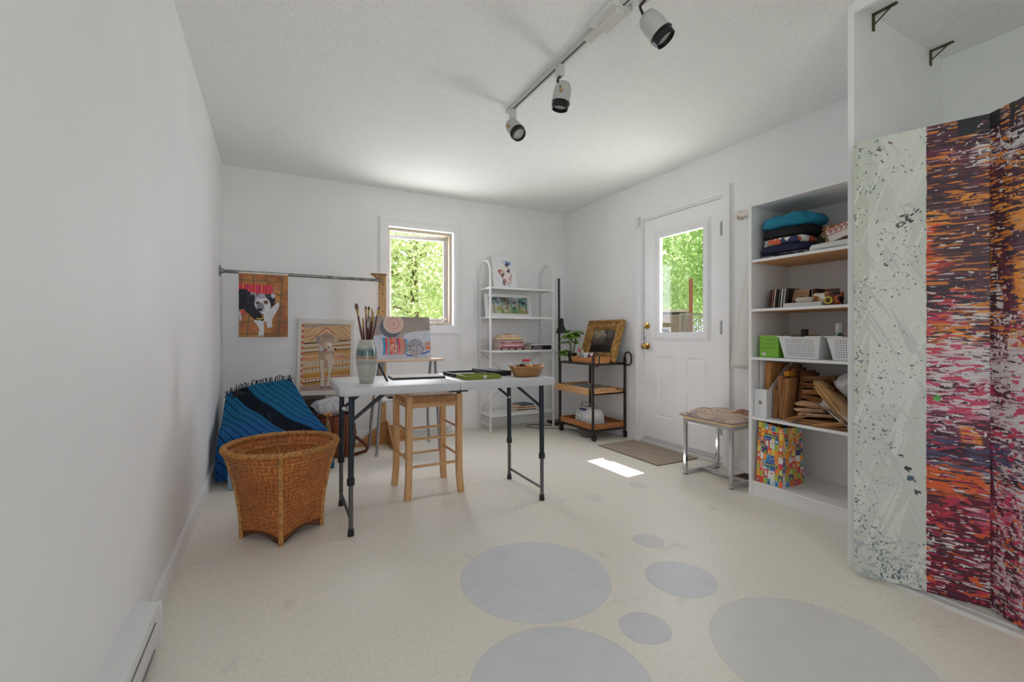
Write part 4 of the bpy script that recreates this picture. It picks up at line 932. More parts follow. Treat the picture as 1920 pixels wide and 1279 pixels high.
A.line([(.62, .28), (.70, .37), (.735, .44), (.735, .50), (.80, .585), (.79, .62), (.75, .63)], .011, (70, 44, 66)); A.line([(.75, .63), (.775, .675), (.72, .70), (.765, .75), (.74, .81), (.66, .82), (.56, .78)], .009, (130, 84, 92)); A.ell(.70, .665, .06, .018, (196, 120, 110), soft=.5); A.ell(.71, .72, .05, .016, (206, 130, 118), soft=.5)
A.ell(.665, .445, .07, .035, (112, 56, 70), soft=.5); A.ell(.70, .40, .05, .02, (60, 40, 66), -.5, soft=.5); A.ell(.35, .49, .09, .085, (178, 100, 86), .3, soft=.35); A.ell(.37, .50, .05, .05, (226, 204, 192), soft=.4); A.ell(.27, .46, .035, .05, (150, 76, 84), soft=.5); A.ell(.40, .60, .045, .055, (110, 74, 84), soft=.5); A.ell(.46, .55, .04, .03, (66, 76, 66), soft=.5); A.ell(.45, .80, .06, .09, (120, 116, 132), soft=.6); A.ell(.50, .74, .07, .05, (190, 130, 120), soft=.7); A.line([(.645, .82), (.64, .93)], .014, (134, 116, 124), .8); A.line([(.42, .70), (.46, .82), (.44, .9)], .016, (96, 92, 110), .6)
t = thing('portrait_print', 'watercolour profile portrait on white board standing on top of shelf unit', 'painting', (2.232, 4.405, SHZ[3]+.001), rot=(math.radians(-11), math.radians(0), math.radians(2)))
A.plane('painted_face', .292, .362, t, (0, -.0082, 0)); b = MB(); b.box(-.146, .146, -.008, 0, 0, .362); b.obj('board', M((222, 222, 222), .6), t, smooth=0)
# landscape
A = Art(172, 66, (150, 158, 120), 22); A.put(np.clip(1-A.Y*1.5, 0, 1), (150, 180, 200), .9); A.put((A.noise(7, 4) > .5) & (A.Y > .45), (206, 150, 116), .6); A.put((A.noise(9, 5) > .52) & (A.Y > .6), (140, 156, 72), .8); A.put((A.noise(10, 4, 3, 8) > .52) & (A.Y < .42), (58, 84, 92), .85); A.put((A.noise(14, 6, 3, 9) > .56) & (A.Y < .35), (74, 70, 52), .8); A.put((A.noise(12, 6, 3, 12) > .58), (206, 216, 222), .5); A.put((A.noise(6, 4, 3, 13) > .56) & (A.X > .55), (84, 150, 130), .6)
for x0, x1, y0, y1, c, w in ((.10, .14, 0, 1, (56, 44, 46), .008), (.30, .36, .15, .92, (70, 52, 52), .007), (.47, .47, .2, .75, (150, 54, 40), .012), (.55, .63, .2, .97, (34, 32, 34), .008), (.78, .78, .22, .74, (30, 42, 52), .009), (.97, .99, .3, 1, (60, 40, 40), .008)): A.line([(x0, y0), (x1, y1)], w, c)
A.ell(.66, .62, .022, .12, (24, 34, 30)); A.ell(.90, .32, .06, .10, (30, 58, 84)); A.grain(.06, 60, 30)
t = thing('framed_landscape', 'wide landscape with trees in white frame leaning on second shelf from top', 'painting', (2.268, 4.40, SHZ[2]+.001), rot=(math.radians(-9), 0, math.radians(1)))
A.plane('painted_face', .468, .182, t, (.005, -.0045, .034)); b = MB(); b.box(-.275, .275, -.004, .004, .004, .246); b.obj('frame_back', M((204, 202, 200), .6), t, smooth=0)
b = MB(); fw = .031
for a in ((-.285, -.285+fw+.014, 0, .25), (.285-fw-.004, .285, 0, .25), (-.24, .25, 0, fw+.004), (-.24, .25, .25-fw, .25)): b.box(a[0], a[1], -.016, -.0045, a[2], a[3])
b.obj('frame', M((226, 226, 226), .4), t, smooth=0, bevel=.002)

# ---- vase with brushes
def vase_mat():
    n = NT('glazed_stoneware'); n.set(Roughness=.3, Coat_Weight=.3); c = n.node('ShaderNodeTexCoord'); sp = n.node('ShaderNodeSeparateXYZ'); n.link(c.outputs['Object'], sp.inputs[0])
    z = n.math('ADD', n.math('MULTIPLY', sp.outputs[2], 4.3), n.math('MULTIPLY', n.math('SUBTRACT', n.noise(n.coord('Object', (8, 8, 3)), 3, 4), .5), .10))
    base = n.ramp(n.noise(n.coord('Object', (20, 20, 220)), 1, 3), [(.3, (150, 150, 138)), (.7, (178, 178, 166))])
    g = n.ramp(n.noise(n.coord('Object', (30, 30, 6)), 2, 4), [(.3, (32, 66, 70)), (.6, (96, 124, 122)), (.8, (136, 150, 142))])
    m1 = n.ramp(z, [(.60, 0.), (.64, 1.), (.75, 1.), (.83, 0.)]); col = n.mix(m1, base, g); m2 = n.ramp(z, [(.545, 0.), (.57, .8), (.60, .9), (.63, 0.)]); col = n.mix(m2, col, (150, 112, 66)); m3 = n.ramp(z, [(.40, .0), (.47, .55), (.54, 0.)]); col = n.mix(m3, col, (120, 122, 124)); n.color(col); n.bump(n.noise(n.coord('Object', (4, 4, 260)), 1, 2), .12, .002); return n.m
vs = thing('stoneware_vase', 'tall grey green stoneware vase holding paintbrushes on folding table', 'vase', (.440, 2.520, TH+.0005))
b = MB(); prof = [(.0001, 0), (.034, 0), (.036, .003), (.042, .04), (.050, .09), (.0545, .13), (.053, .165), (.046, .20), (.037, .226), (.0355, .232), (.032, .230), (.033, .222), (.042, .19), (.048, .14), (.044, .08), (.03, .02), (.0001, .014)]
b.lathe(prof, n=40); b.obj('vase_body', vase_mat(), vs, smooth=70)
BR = M((94, 46, 22), .3, var=.3, scale=25, coat=.4); BRK = M((30, 22, 22), .3, coat=.4); FER = M((186, 150, 76), .25, .9); FERS = M((190, 190, 186), .25, .9); HAIR = M((118, 100, 90), .85, var=.2, scale=80); HAIRT = M((196, 156, 120), .85, var=.15, scale=80)
G = 'paintbrushes in the stoneware vase'
for lab, tip, base, r, hm, fm, bm, bl_, wd in (
    ('long paintbrush with broad grey filbert head leaning left in the vase', (-.052, .01, .425), (.012, -.008, .03), .0058, BR, FER, HAIR, .032, .0105),
    ('paintbrush with flat grey tip and brass ferrule left of vase centre', (-.004, .0, .412), (.008, .01, .03), .0048, BR, FER, HAIR, .018, .0065),
    ('paintbrush with dark brown tip at the vase centre', (.012, -.004, .410), (-.006, .008, .03), .0045, BRK, FER, M((70, 46, 34), .85), .018, .0062),
    ('paintbrush with pointed tan tip right of vase centre', (.030, .006, .402), (-.004, -.012, .03), .0040, BR, FERS, HAIRT, .02, .0045),
    ('short paintbrush with tan tip and wide handle in front of vase centre', (.034, -.006, .385), (.004, -.012, .03), .0048, BR, FER, HAIRT, .02, .0060),
    ('paintbrush with blue grey tip leaning right in the vase', (.068, .008, .412), (-.012, 0, .03), .0046, BR, FER, M((96, 102, 116), .8), .015, .0062),
    ('black handled paintbrush with red band standing low in the vase', (.006, -.014, .345), (.002, -.010, .03), .0062, M((70, 18, 16), .3, coat=.4), FERS, HAIR, .014, .0062),
    ('wooden paintbrush standing low behind the others in the vase', (-.016, .016, .350), (.0, .012, .03), .0056, BR, FER, HAIRT, .016, .006)):
    P1, P0 = Vector(tip), Vector(base); d = (P1-P0); L = d.length; d.normalize()
    t = thing('paintbrush', lab, 'brush', (.440, 2.520, TH+.0005), 0, G); fL = .036
    k0 = L-bl_-fL
    b = MB(); b.tube([P0, P0+d*(k0*.4), P0+d*(k0*.8), P0+d*k0], [r*.55, r*.8, r*1.15, r*.85], 8); b.obj('handle', hm, t)
    b = MB(); b.tube([P0+d*k0, P0+d*(k0+fL*.6), P0+d*(k0+fL)], [r*.9, r*.95, wd*.85], 8); b.obj('ferrule', fm, t)
    b = MB(); b.tube([P0+d*(k0+fL), P0+d*(k0+fL+bl_*.5), P0+d*(L-.003), P1], [wd*.85, wd, wd*.75, wd*.3], 8, flat=.6); b.obj('bristles', bm, t)
t = thing('stylus_pen', 'black slim pen leaning on right side of the stoneware vase', 'pen', (.440, 2.520, TH)); b = MB(); b.tube([(.108, -.01, .006), (.0575, -.022, .105)], .0062, 10, flat=.6); b.obj('pen_body', M((18, 34, 36), .35), t)
b = MB(); b.tube([(.110, -.0098, .003), (.1085, -.01, .007)], [.003, .006], 10); b.obj('pen_tip', M((70, 80, 82), .3), t)
# ---- flat things on the table
z = TH+.0005
t = thing('sketch_board', 'flat white sketch board with black edge lying on left half of table', 'board', (.76, 2.69, z), math.radians(-5)); b = MB(); b.box(-.155, .155, -.095, .095, 0, .009); b.obj('board', M((34, 28, 28), .6), t, smooth=0, bevel=.001); b = MB(); b.box(-.15, .152, -.088, .092, .0092, .0118); b.obj('sheet', M((204, 196, 190), .7, var=.04, scale=12), t, smooth=0)
def tray(name, lab, x0, x1, y0, y1, h, m, inner, cat, rz=0.):
    t = thing(name, lab, cat, ((x0+x1)/2, (y0+y1)/2, z), rz); a, c = (x1-x0)/2, (y1-y0)/2; k = .008
    b = MB(); b.box(-a, a, -c, c, 0, .004); b.box(-a, a, -c, -c+k, .004, h); b.box(-a, a, c-k, c, .004, h); b.box(-a, -a+k, -c+k, c-k, .004, h); b.box(a-k, a, -c+k, c-k, .004, h); b.obj('tray_body', m, t, smooth=0, bevel=.0012)
    b = MB(); b.box(-a+k+.002, a-k-.002, -c+k+.002, c-k-.002, .0042, .0085); b.obj('lining', inner, t, smooth=0)
    return t
tray('black_tray', 'shallow black tray with white sheet inside behind the green tray', .965, 1.185, 2.582, 2.80, .022, M((22, 22, 26), .4), M((196, 196, 204), .6), 'tray', .0)
t = tray('green_tray', 'shallow olive green tray with white paper inside near table front', .965, 1.19, 2.405, 2.565, .022, M((132, 138, 44), .45, var=.06), M((206, 208, 200), .7), 'tray', math.radians(-1))
b = MB(); b.box(.0, .018, -.0835, -.0795, .006, .024); b.obj('paper_tab', M((214, 212, 210), .6), t, smooth=0)
t = thing('portfolio_box', 'long flat black box lying between green tray and cane basket', 'box', (1.262, 2.70, z), math.radians(8)); b = MB(); b.box(-.058, .058, -.15, .15, 0, .03); b.obj('box_body', M((26, 27, 34), .45), t, smooth=0, bevel=.003); b = MB(); b.box(-.05, .05, -.09, .145, .0302, .0315); b.obj('lid_panel', M((112, 114, 120), .5), t, smooth=0)
# cane bowl with jar and tools
WK = WEAVE('golden_wicker', (150, 98, 48), (206, 158, 98), (72, 40, 16), 34, 7, twill=False)
t = thing('wicker_bowl', 'small oval wicker bowl with handles at right end of table', 'basket', (1.400, 2.470, z), math.radians(10)); b = MB()
b.grid(lambda u, v: ((.085+.028*v**.8)*math.cos(u*2*PI), (.066+.022*v**.8)*math.sin(u*2*PI), .002+.058*v), 56, 10, closeu=True); b.obj('bowl_wall', WK, t, solid=.005, smooth=70)
b = MB(); b.grid(lambda u, v: (.085*v*math.cos(u*2*PI), .066*v*math.sin(u*2*PI), .004), 30, 3, closeu=True); b.obj('bowl_floor', WK, t)
b = MB(); b.tube([(.113*math.cos(a), .088*math.sin(a), .061) for a in [2*PI*k/40 for k in range(40)]], .0055, 8, closed=True); b.obj('rim', M((176, 124, 70), .55, var=.25, scale=90, bump=.4), t)
for sx in (-1, 1): b = MB(); b.tube([(sx*.108, -.028, .058), (sx*.124, -.02, .072), (sx*.128, 0, .076), (sx*.124, .02, .072), (sx*.108, .028, .058)], .005, 8); b.obj('handle', M((206, 190, 172), .6, var=.15, scale=60), t)
t = thing('glass_jar', 'clear glass jar with red lid standing in the wicker bowl', 'jar', (1.405, 2.485, z+.006)); b = MB(); b.lathe([(.0001, 0), (.032, 0), (.035, .006), (.036, .05), (.034, .066), (.026, .082), (.026, .088), (.0245, .088), (.0245, .08), (.033, .062), (.033, .008), (.0001, .004)], n=28); b.obj('jar_glass', PLASTIC('jar_glass', (206, 206, 206), .38, .08), t, smooth=60)
b = MB(); b.lathe([(.0001, .098), (.026, .098), (.0275, .096), (.0275, .086), (.026, .0855), (.0001, .0885)], n=28); b.obj('lid', M((196, 36, 44), .35), t, smooth=40)
t = thing('orange_tool', 'orange tool with dark handle lying across the wicker bowl', 'tool', (1.345, 2.415, z+.068), math.radians(12)); b = MB(); b.tube([(.015, 0, 0), (.05, .003, -.002), (.085, .01, -.006)], [.008, .009, .006], 10, flat=.6); b.obj('tool_grip', M((206, 138, 40), .4), t); b = MB(); b.tube([(-.035, -.004, .006), (-.02, -.002, .006), (.014, 0, .0)], [.004, .0095, .0085], 10, flat=.7); b.obj('handle', M((36, 20, 24), .4), t)
t = thing('white_palette_knife', 'slim white plastic tool sticking out left of wicker bowl', 'tool', (1.305, 2.465, z+.06), math.radians(10)); b = MB(); b.tube([(.04, .0, -.02), (.0, 0, .006), (-.025, -.002, .024)], [.004, .005, .006], 8, flat=.5); b.obj('tool_body', M((212, 214, 226), .4), t)
# sketchbook on the easel's lower shelf
book('sketchbook', 'dark sketchbook lying on the lower shelf of the easel', None, (.985, 3.95, .4665), (.24, .17, .02), math.radians(-6), (38, 40, 42))
# ================================================================ CORNER: LAMP, CART, DOOR SIDE
IRON = M((62, 56, 54), .4, .6, var=.12, scale=20)
ct = thing('serving_cart', 'dark metal serving cart on casters with wooden trays beside the door', 'cart', (2.851, 3.70, 0))
cx, cy, CT = .194, .275, .734
for sx in (-1, 1):
    for sy in (-1, 1):
        b = MB(); b.box(sx*cx-.009, sx*cx+.009, sy*cy-.009, sy*cy+.009, .085, CT+(.055 if sy < 0 else 0)); b.obj('post', IRON, ct, smooth=0, bevel=.001)
        b = MB(); p = (sx*cx, sy*cy)
        b.cyl((p[0], p[1], .06), (p[0], p[1], .088), .011, 10)
        b.box(p[0]-.004, p[0]+.028, p[1]-.016, p[1]-.012, .018, .062); b.box(p[0]-.004, p[0]+.028, p[1]+.012, p[1]+.016, .018, .062); b.box(p[0]-.012, p[0]+.02, p[1]-.016, p[1]+.016, .056, .062)
        cs = b.obj('caster', M((34, 34, 36), .4), ct, smooth=30)
        b = MB(); b.cyl((p[0]+.014, p[1]-.010, .0265), (p[0]+.014, p[1]+.010, .0265), .0255, 20); b.obj('wheel', M((26, 26, 28), .5), cs)
for sx in (-1, 1):
    b = MB(); x = sx*cx; c = (x, -cy-.046, CT+.058)
    path = [(x, -cy, CT+.02), (x, -cy, CT+.058)] + arc(c, .046, 0, PI, 10, 'yz')[1:] + arc((x, -cy-.046, CT+.022), .046, PI, 1.35*PI, 5, 'yz') + [(x, -cy-.02, CT-.022), (x, -cy, CT-.02)]
    b.tube(path, .0075, 8, flat=1.); b.obj('handle_loop', IRON, ct, smooth=50)
b = MB(); b.box(-cx, cx, -cy, cy, CT-.016, CT-.004); b.obj('cart_top', M((92, 86, 82), .35, .3, var=.1), ct, smooth=0)
for z, nm in ((CT-.01, 'top_frame'), (.098, 'bottom_frame')):
    b = MB()
    for s in (-1, 1): b.box(-cx, cx, s*cy-.009, s*cy+.009, z-.009, z+.009); b.box(s*cx-.009, s*cx+.009, -cy, cy, z-.009, z+.009)
    b.obj(nm, IRON, ct, smooth=0)
KNOT = WOOD((214, 176, 132), (190, 138, 88), 1, 13, .55); KNOTX = WOOD((214, 176, 132), (186, 134, 84), 0, 13, .55); OLDW = WOOD((176, 116, 66), (150, 92, 48), 1, 13, .55); OLDX = WOOD((176, 116, 66), (150, 92, 48), 0, 13, .55)
# middle tray sticks out past the posts and has a scooped end with three finger holes
ty0, ty1, tx0, tx1 = -cy+.014, cy+.045, -cx-.012, cx-.014; m0 = .433
b = MB(); b.box(tx0, tx1, ty0, ty1, m0, m0+.012); b.obj('tray_floor', KNOT, ct, smooth=0)
b = MB(); b.box(tx0-.016, tx0, ty0-.0, ty1, m0, m0+.066); b.box(tx1, tx1+.012, ty0, ty1, m0, m0+.05); b.box(tx0, tx1, ty1-.016, ty1, m0+.012, m0+.066); b.obj('tray_side', KNOT, ct, smooth=0, bevel=.001)
poly = [(tx0-.016, 0), (tx1+.012, 0), (tx1+.012, .034), (tx1-.05, .034), (tx1-.075, .04), (tx1-.10, .062), (tx0-.016, .066)]
b = MB(); b.prism(poly, .014, R=Matrix(((1, 0, 0), (0, 0, -1), (0, 1, 0))), o=(0, ty0+.014, m0)); b.obj('tray_end', KNOTX, ct, smooth=0)
for k in range(3): b = MB(); b.cyl((-.085+.04*k, ty0-.0004, m0+.042), (-.085+.04*k, ty0+.004, m0+.042), .009, 14); b.obj('finger_hole', M((120, 76, 44), .8), ct)
b = MB(); b.box(-cx+.01, cx-.01, -cy+.01, cy-.01, .108, .118); b.obj('bottom_tray_floor', M((150, 148, 140), .6), ct, smooth=0)
for q in ((-cx-.004, -cx+.012), (cx-.012, cx+.002)): b = MB(); b.box(q[0], q[1], -cy+.012, cy-.012, .108, .16); b.obj('bottom_tray_side', OLDW, ct, smooth=0)
b = MB(); b.box(-cx+.012, cx-.012, -cy+.002, -cy+.016, .108, .158); b.box(-cx+.012, cx-.012, cy-.016, cy-.002, .108, .158); b.obj('bottom_tray_end', OLDX, ct, smooth=0)
# magazines on the middle tray
t = thing('magazine', 'grey magazine lying on the middle wooden tray of cart', 'magazine', (2.80, 3.74, m0+.05), math.radians(4), rot=(0, math.radians(-3), math.radians(4))); b = MB(); b.box(-.12, .11, -.20, .17, 0, .007); b.obj('magazine_cover', M((136, 142, 132), .5, var=.3, scale=14), t, smooth=0); b = MB(); b.box(-.118, .108, -.198, .168, .0005, .0065); b.obj('pages', M((214, 212, 206), .7), t, smooth=0)
t = thing('stacked_book', 'brown book under the grey magazine on the middle cart tray', 'book', (2.86, 3.76, m0+.0125)); b = MB(); b.box(-.09, .09, -.16, .16, 0, .003); b.box(-.09, .09, -.16, .16, .027, .03); b.box(-.09, -.087, -.16, .16, .003, .027); b.obj('cover', M((120, 80, 52), .5), t, smooth=0); b = MB(); b.box(-.086, .088, -.156, .156, .003, .027); b.obj('pages', M((206, 196, 176), .8), t, smooth=0)
# boombox
bx = thing('boombox', 'white portable stereo with round speaker standing on the bottom cart tray', 'radio', (2.805, 3.675, .1185), math.radians(0))
def bprof(s):   # rounded trapezoid profile in X,Z
    pts = [(-.085, .012), (-.078, .002), (.080, .002), (.090, .014), (.082, .085), (.058, .148), (.040, .160), (-.030, .160), (-.048, .150), (-.078, .085)]
    return [(x*s, .01+(z-.01)*s if s < 1 else z) for x, z in pts]
b = MB(); secs = ((-.135, .80), (-.128, .93), (-.110, 1.), (.110, 1.), (.128, .93), (.135, .80)); n = 10
vs = []; fs = []
for y, s_ in secs: vs += [(x*(.6+.4*s_), y, .08+(z-.08)*s_) for x, z in bprof(1)]
for k in range(5):
    for i in range(n): j = (i+1) % n; fs.append((k*n+i, (k+1)*n+i, (k+1)*n+j, k*n+j))
fs += [tuple(range(n)), tuple(range(6*n-1, 5*n-1, -1))]; b.add(vs, fs); b.obj('radio_body', M((216, 218, 220), .3), bx, smooth=50, bevel=.006)
def face(y, z): return (-.085+.0, y, z)
Rf = RY(math.radians(-77))
for y, nm in ((.055, 'speaker_ring'), (-.062, 'speaker_ring')):
    b = MB(); c = Vector((-.0795, y, .075)); u = Vector((0, 1, 0)); w = Vector((.12, 0, .99))
    b.tube([c+u*.036*math.cos(a)+w*.042*math.sin(a) for a in [2*PI*k/32 for k in range(32)]], .0025, 6, closed=True); b.obj(nm, M((120, 122, 128), .3, .6) if y > 0 else M((190, 192, 196), .4), bx)
b = MB(); b.box(-.050, .0, -.03, .085, -.0008, .0012, RY(math.radians(-30)), (-.030, 0, .1585)); b.obj('control_panel', M((66, 84, 140), .35), bx, smooth=0)
b = MB(); b.tube([(0, .115, .15), (-.01, .112, .195), (-.02, .09, .205), (-.02, -.09, .205), (-.01, -.112, .195), (0, -.115, .15)], .0055, 8); b.obj('handle', M((142, 132, 122), .4, .3), bx)
b = MB(); b.tube([(.03, .06, .16), (.02, -.04, .222)], .0018, 6); b.obj('antenna', STEEL, bx)
# wicker tray with bottles
TRW = WEAVE('honey_wicker', (196, 126, 66), (214, 150, 88), (120, 64, 26), 60, 6, twill=False)
wt = thing('wicker_tray', 'rectangular honey wicker tray holding art supplies on cart top', 'basket', (2.765, 3.605, CT-.0035)); a_, c_ = .088, .185
def trayp(u, v):
    L = 2*(2*a_+2*c_); s = u*L; k = 1+.06*v
    for (dx, dy, l, ox, oy) in ((1, 0, 2*a_, -a_, -c_), (0, 1, 2*c_, a_, -c_), (-1, 0, 2*a_, a_, c_), (0, -1, 2*c_, -a_, c_)):
        if s <= l+1e-9: return ((ox+dx*s)*k, (oy+dy*s)*k, .002+.052*v)
        s -= l
    return (-a_*k, -c_*k, .002+.052*v)
b = MB(); b.grid(trayp, 60, 5, closeu=True); b.obj('tray_wall', TRW, wt, solid=.005, smooth=40)
b = MB(); b.box(-a_, a_, -c_, c_, .001, .005); b.obj('tray_floor', TRW, wt, smooth=0)
b = MB(); b.tube([trayp(k/40, 1.) for k in range(40)], .005, 6, closed=True); b.obj('rim', M((190, 122, 64), .5, var=.2, scale=90), wt)
G = 'bottles and tubes in the wicker tray'; z0 = CT+.002
def bottle(lab, x, y, r, h, bm, cm, neck=.4, cap=.02, name='supply_bottle'):
    t = thing(name, lab, 'bottle', (x, y, z0), 0, G); b = MB(); b.lathe([(.0001, 0), (r, 0), (r, h*.72), (r*.9, h*.8), (r*neck, h*.88), (r*neck, h), (.0001, h)], n=18); b.obj('bottle_body', bm, t, smooth=50)
    b = MB(); b.lathe([(.0001, h+cap), (r*neck*1.15, h+cap), (r*neck*1.2, h), (.0001, h)], n=16); b.obj('cap', cm, t, smooth=40)
WP = M((216, 218, 222), .35); BP = M((20, 22, 26), .3)
bottle('white jar standing in wicker tray beside the black bottle', 2.755, 3.66, .027, .075, WP, M((230, 230, 232), .4), .9, .018)
bottle('white slim bottle behind the clear one in wicker tray', 2.765, 3.735, .016, .085, WP, WP, .5, .03)
bottle('black bottle standing near middle of wicker tray', 2.745, 3.60, .019, .062, BP, BP, .6, .016)
bottle('white capped bottle with red band toward right of wicker tray', 2.735, 3.545, .018, .066, M((206, 40, 44), .35), M((222, 222, 224), .4), .8, .028)
bottle('small pale bottle behind cart handle loop in wicker tray', 2.760, 3.475, .016, .05, M((196, 190, 178), .3), M((222, 206, 190), .4), .6, .014)
bottle('blue grey bottle beside the tall red handled brush in wicker tray', 2.745, 3.705, .014, .07, M((112, 140, 168), .3), WP, .5, .016)
t = thing('teal_tube', 'teal paint tube lying under the red banded bottle in tray', 'tube', (2.705, 3.55, z0+.003), 0); b = MB(); b.tube([(0, -.03, .010), (0, .035, .012), (0, .05, .012)], [.010, .011, .005], 12, flat=.8); b.obj('tube_body', M((70, 150, 160), .4), t); b = MB(); b.tube([(0, .0505, .012), (0, .066, .012)], .007, 10); b.obj('cap', WP, t)
t = thing('red_topped_marker', 'thin marker with bright red tip standing at left of wicker tray', 'marker', (2.745, 3.765, z0)); b = MB(); b.tube([(0, 0, .002), (.004, .004, .095)], .0045, 8); b.obj('marker_body', M((170, 180, 196), .35), t); b = MB(); b.tube([(.004, .004, .0955), (.0055, .0055, .12), (.006, .006, .135)], [.009, .011, .004], 10); b.obj('cap', M((196, 34, 40), .4), t)
# basil plant
pl = thing('potted_basil', 'potted basil plant with bright green leaves at back of cart top', 'plant', (2.745, 3.885, CT-.0035))
b = MB(); b.lathe([(.0001, .001), (.036, .001), (.047, .075), (.050, .076), (.050, .088), (.044, .088), (.040, .07), (.0001, .07)], n=24); b.obj('pot', M((44, 34, 32), .5), pl, smooth=40)
r = random.Random(11); b = MB(); lf = MB()
def leaf(c, d, up, L, W):
    d = Vector(d).normalized(); up = Vector(up); s = d.cross(up).normalized(); up = s.cross(d)
    c = Vector(c); pts = []
    for i in range(6):
        t_ = i/5; w = W*math.sin(PI*min(.98, .06+t_*.92))**.8; dr = -.25*L*t_*t_
        for j in (-1, -.5, 0, .5, 1): pts.append(c+d*L*t_+s*w*j+up*(dr+.22*w*abs(j)*1.0))
    fs = [(i*5+j, i*5+j+1, (i+1)*5+j+1, (i+1)*5+j) for i in range(5) for j in range(4)]
    lf.add(pts, fs)
for k in range(15):
    a = k*2.4; R_ = .035+.055*r.random(); H = .12+.16*r.random(); p0 = (.012*math.cos(a), .012*math.sin(a), .07); p1 = (R_*.6*math.cos(a), R_*.6*math.sin(a), .07+H*.6); p2 = (R_*math.cos(a), R_*math.sin(a), .07+H)
    if k in (3, 8, 11): p1 = (-.05-.02*(k % 2), .05*math.cos(a), .13); p2 = (-.085, .07*math.cos(a), .055+.02*(k % 3))
    b.tube([p0, p1, p2], [.0028, .0022, .0014], 5)
    for q in range(6):
        aa = r.random()*6.28; f = .55+.45*r.random(); c = tuple(p1[i]*(1-f)+p2[i]*f for i in range(3)); leaf(c, (math.cos(aa), math.sin(aa), .25-.6*r.random()), (0, 0, 1), .052+.03*r.random(), .022+.012*r.random())
b.obj('stem', M((92, 118, 52), .6), pl)
n = NT('basil_leaf'); n.set(Roughness=.4, Subsurface_Weight=.0); n.color(n.ramp(n.noise(n.coord(), 24, 3), [(.3, (72, 112, 30)), (.55, (118, 164, 48)), (.75, (160, 198, 84))])); lf.obj('foliage', n.m, pl, smooth=60)
# gilt framed picture
A = Art(110, 100, (46, 40, 36), 31); A.put(np.clip(1.15-A.Y*1.5, 0, 1)*(A.X < .62), (150, 140, 118), 1.); A.put((A.noise(5, 4) > .5) & (A.Y < .6) & (A.X < .68), (170, 160, 132), .7); A.put((A.noise(4, 5, 3, 2) > .46) & (A.X > .5) & (A.Y < .75), (62, 52, 48), .9); A.put((A.noise(5, 4, 3, 6) > .55) & (A.X > .6) & (A.Y < .35), (128, 118, 108), .6); A.poly([(0, .70), (.5, .66), (1, .7), (1, 1), (0, 1)], (18, 15, 14)); A.put((A.noise(8, 4, 3, 7) > .6) & (A.Y > .76) & (A.Y < .9), (84, 62, 34), .7); A.grain(.03, 50, 40)
gp = thing('gilt_framed_painting', 'dark old landscape painting in wide gilt frame leaning on cart top', 'painting', (2.925, 3.690, CT-.003), rot=(math.radians(-18), 0, -PI/2)); fw_, fh_ = .54, .435
A.plane('painted_face', .33, .235, gp, (.0, -.012, .10), rough=.3)
b = MB(); b.box(-.20, .20, -.0115, -.004, .07, .365); b.obj('picture_back', M((90, 70, 50), .7), gp, smooth=0)
GILT = NT('aged_gilding'); GILT.set(Roughness=.42, Metallic=.35); gv = GILT.coord(); GILT.color(GILT.ramp(GILT.noise(gv, 26, 4), [(.3, (112, 74, 34)), (.5, (170, 126, 66)), (.7, (196, 154, 92))])); GILT.bump(GILT.noise(gv, 120, 3), .35, .003); GILT = GILT.m
prof = [(0, -.002), (0, -.045), (.012, -.052), (.024, -.046), (.034, -.034), (.060, -.030), (.070, -.036), (.082, -.030), (.098, -.016), (.100, -.004)]
b = MB(); m_ = len(prof); cs = []
for (sx, sz) in ((-1, 0), (1, 0), (1, 1), (-1, 1)):
    for (d, y) in prof: cs.append((sx*(fw_/2-d), y, d if sz == 0 else fh_-d))
fs = []
for k in range(4):
    j = (k+1) % 4
    for i in range(m_-1): fs.append((k*m_+i, j*m_+i, j*m_+i+1, k*m_+i+1))
b.add(cs, fs); b.obj('frame', GILT, gp, smooth=25)

# ---- floor lamp
BK = M((16, 16, 18), .35)
lp = thing('floor_lamp', 'slim black floor lamp with bell shade behind the cart in the corner', 'lamp', (2.872, 4.315, 0))
b = MB(); b.box(-.105, .09, -.10, .10, .001, .030); b.obj('base', BK, lp, smooth=0, bevel=.006)
b = MB(); b.tube([(.006, .0, .03), (.0, 0, .8), (-.008, 0, 1.645)], .0125, 12); b.obj('pole', BK, lp)
b = MB(); b.tube([(0, 0, 1.13), (-.012, -.035, 1.15), (-.015, -.05, 1.16)], .008, 8); b.sphere((-.015, -.05, 1.165), .016); b.obj('shade_joint', BK, lp)
b = MB(); b.lathe([(.0001, 1.192), (.018, 1.190), (.026, 1.175), (.027, 1.12), (.030, 1.105), (.046, 1.075), (.058, 1.045), (.062, 1.022), (.058, 1.022), (.053, 1.045), (.04, 1.075), (.0001, 1.10)], (-.015, -.062, 0), 28); b.obj('lamp_shade', BK, lp, smooth=50)
t = thing('power_cord', 'thin black power cord looping over floor between shelf unit and cart', 'cord', (0, 0, 0))
def smoothpath(P, k=6):
    P = [Vector(p) for p in P]; out = []
    for i in range(len(P)-1):
        a, b_, c, d = P[max(0, i-1)], P[i], P[i+1], P[min(len(P)-1, i+2)]
        for j in range(k):
            q = j/k; out.append(.5*((2*b_)+(c-a)*q+(2*a-5*b_+4*c-d)*q*q+(3*b_-a-3*c+d)*q**3))
    return out+[P[-1]]
b = MB(); b.tube(smoothpath([(2.775, 4.26, .004), (2.70, 4.26, .004), (2.60, 4.34, .004), (2.50, 4.37, .006), (2.455, 4.31, .004), (2.50, 4.20, .004), (2.62, 4.12, .004), (2.74, 4.03, .004), (2.80, 3.90, .004), (2.76, 3.74, .004), (2.70, 3.66, .004), (2.72, 3.58, .004), (2.82, 3.62, .004), (2.90, 3.78, .004), (2.86, 3.95, .004)]), .0032, 6); b.obj('cord', BK, t)

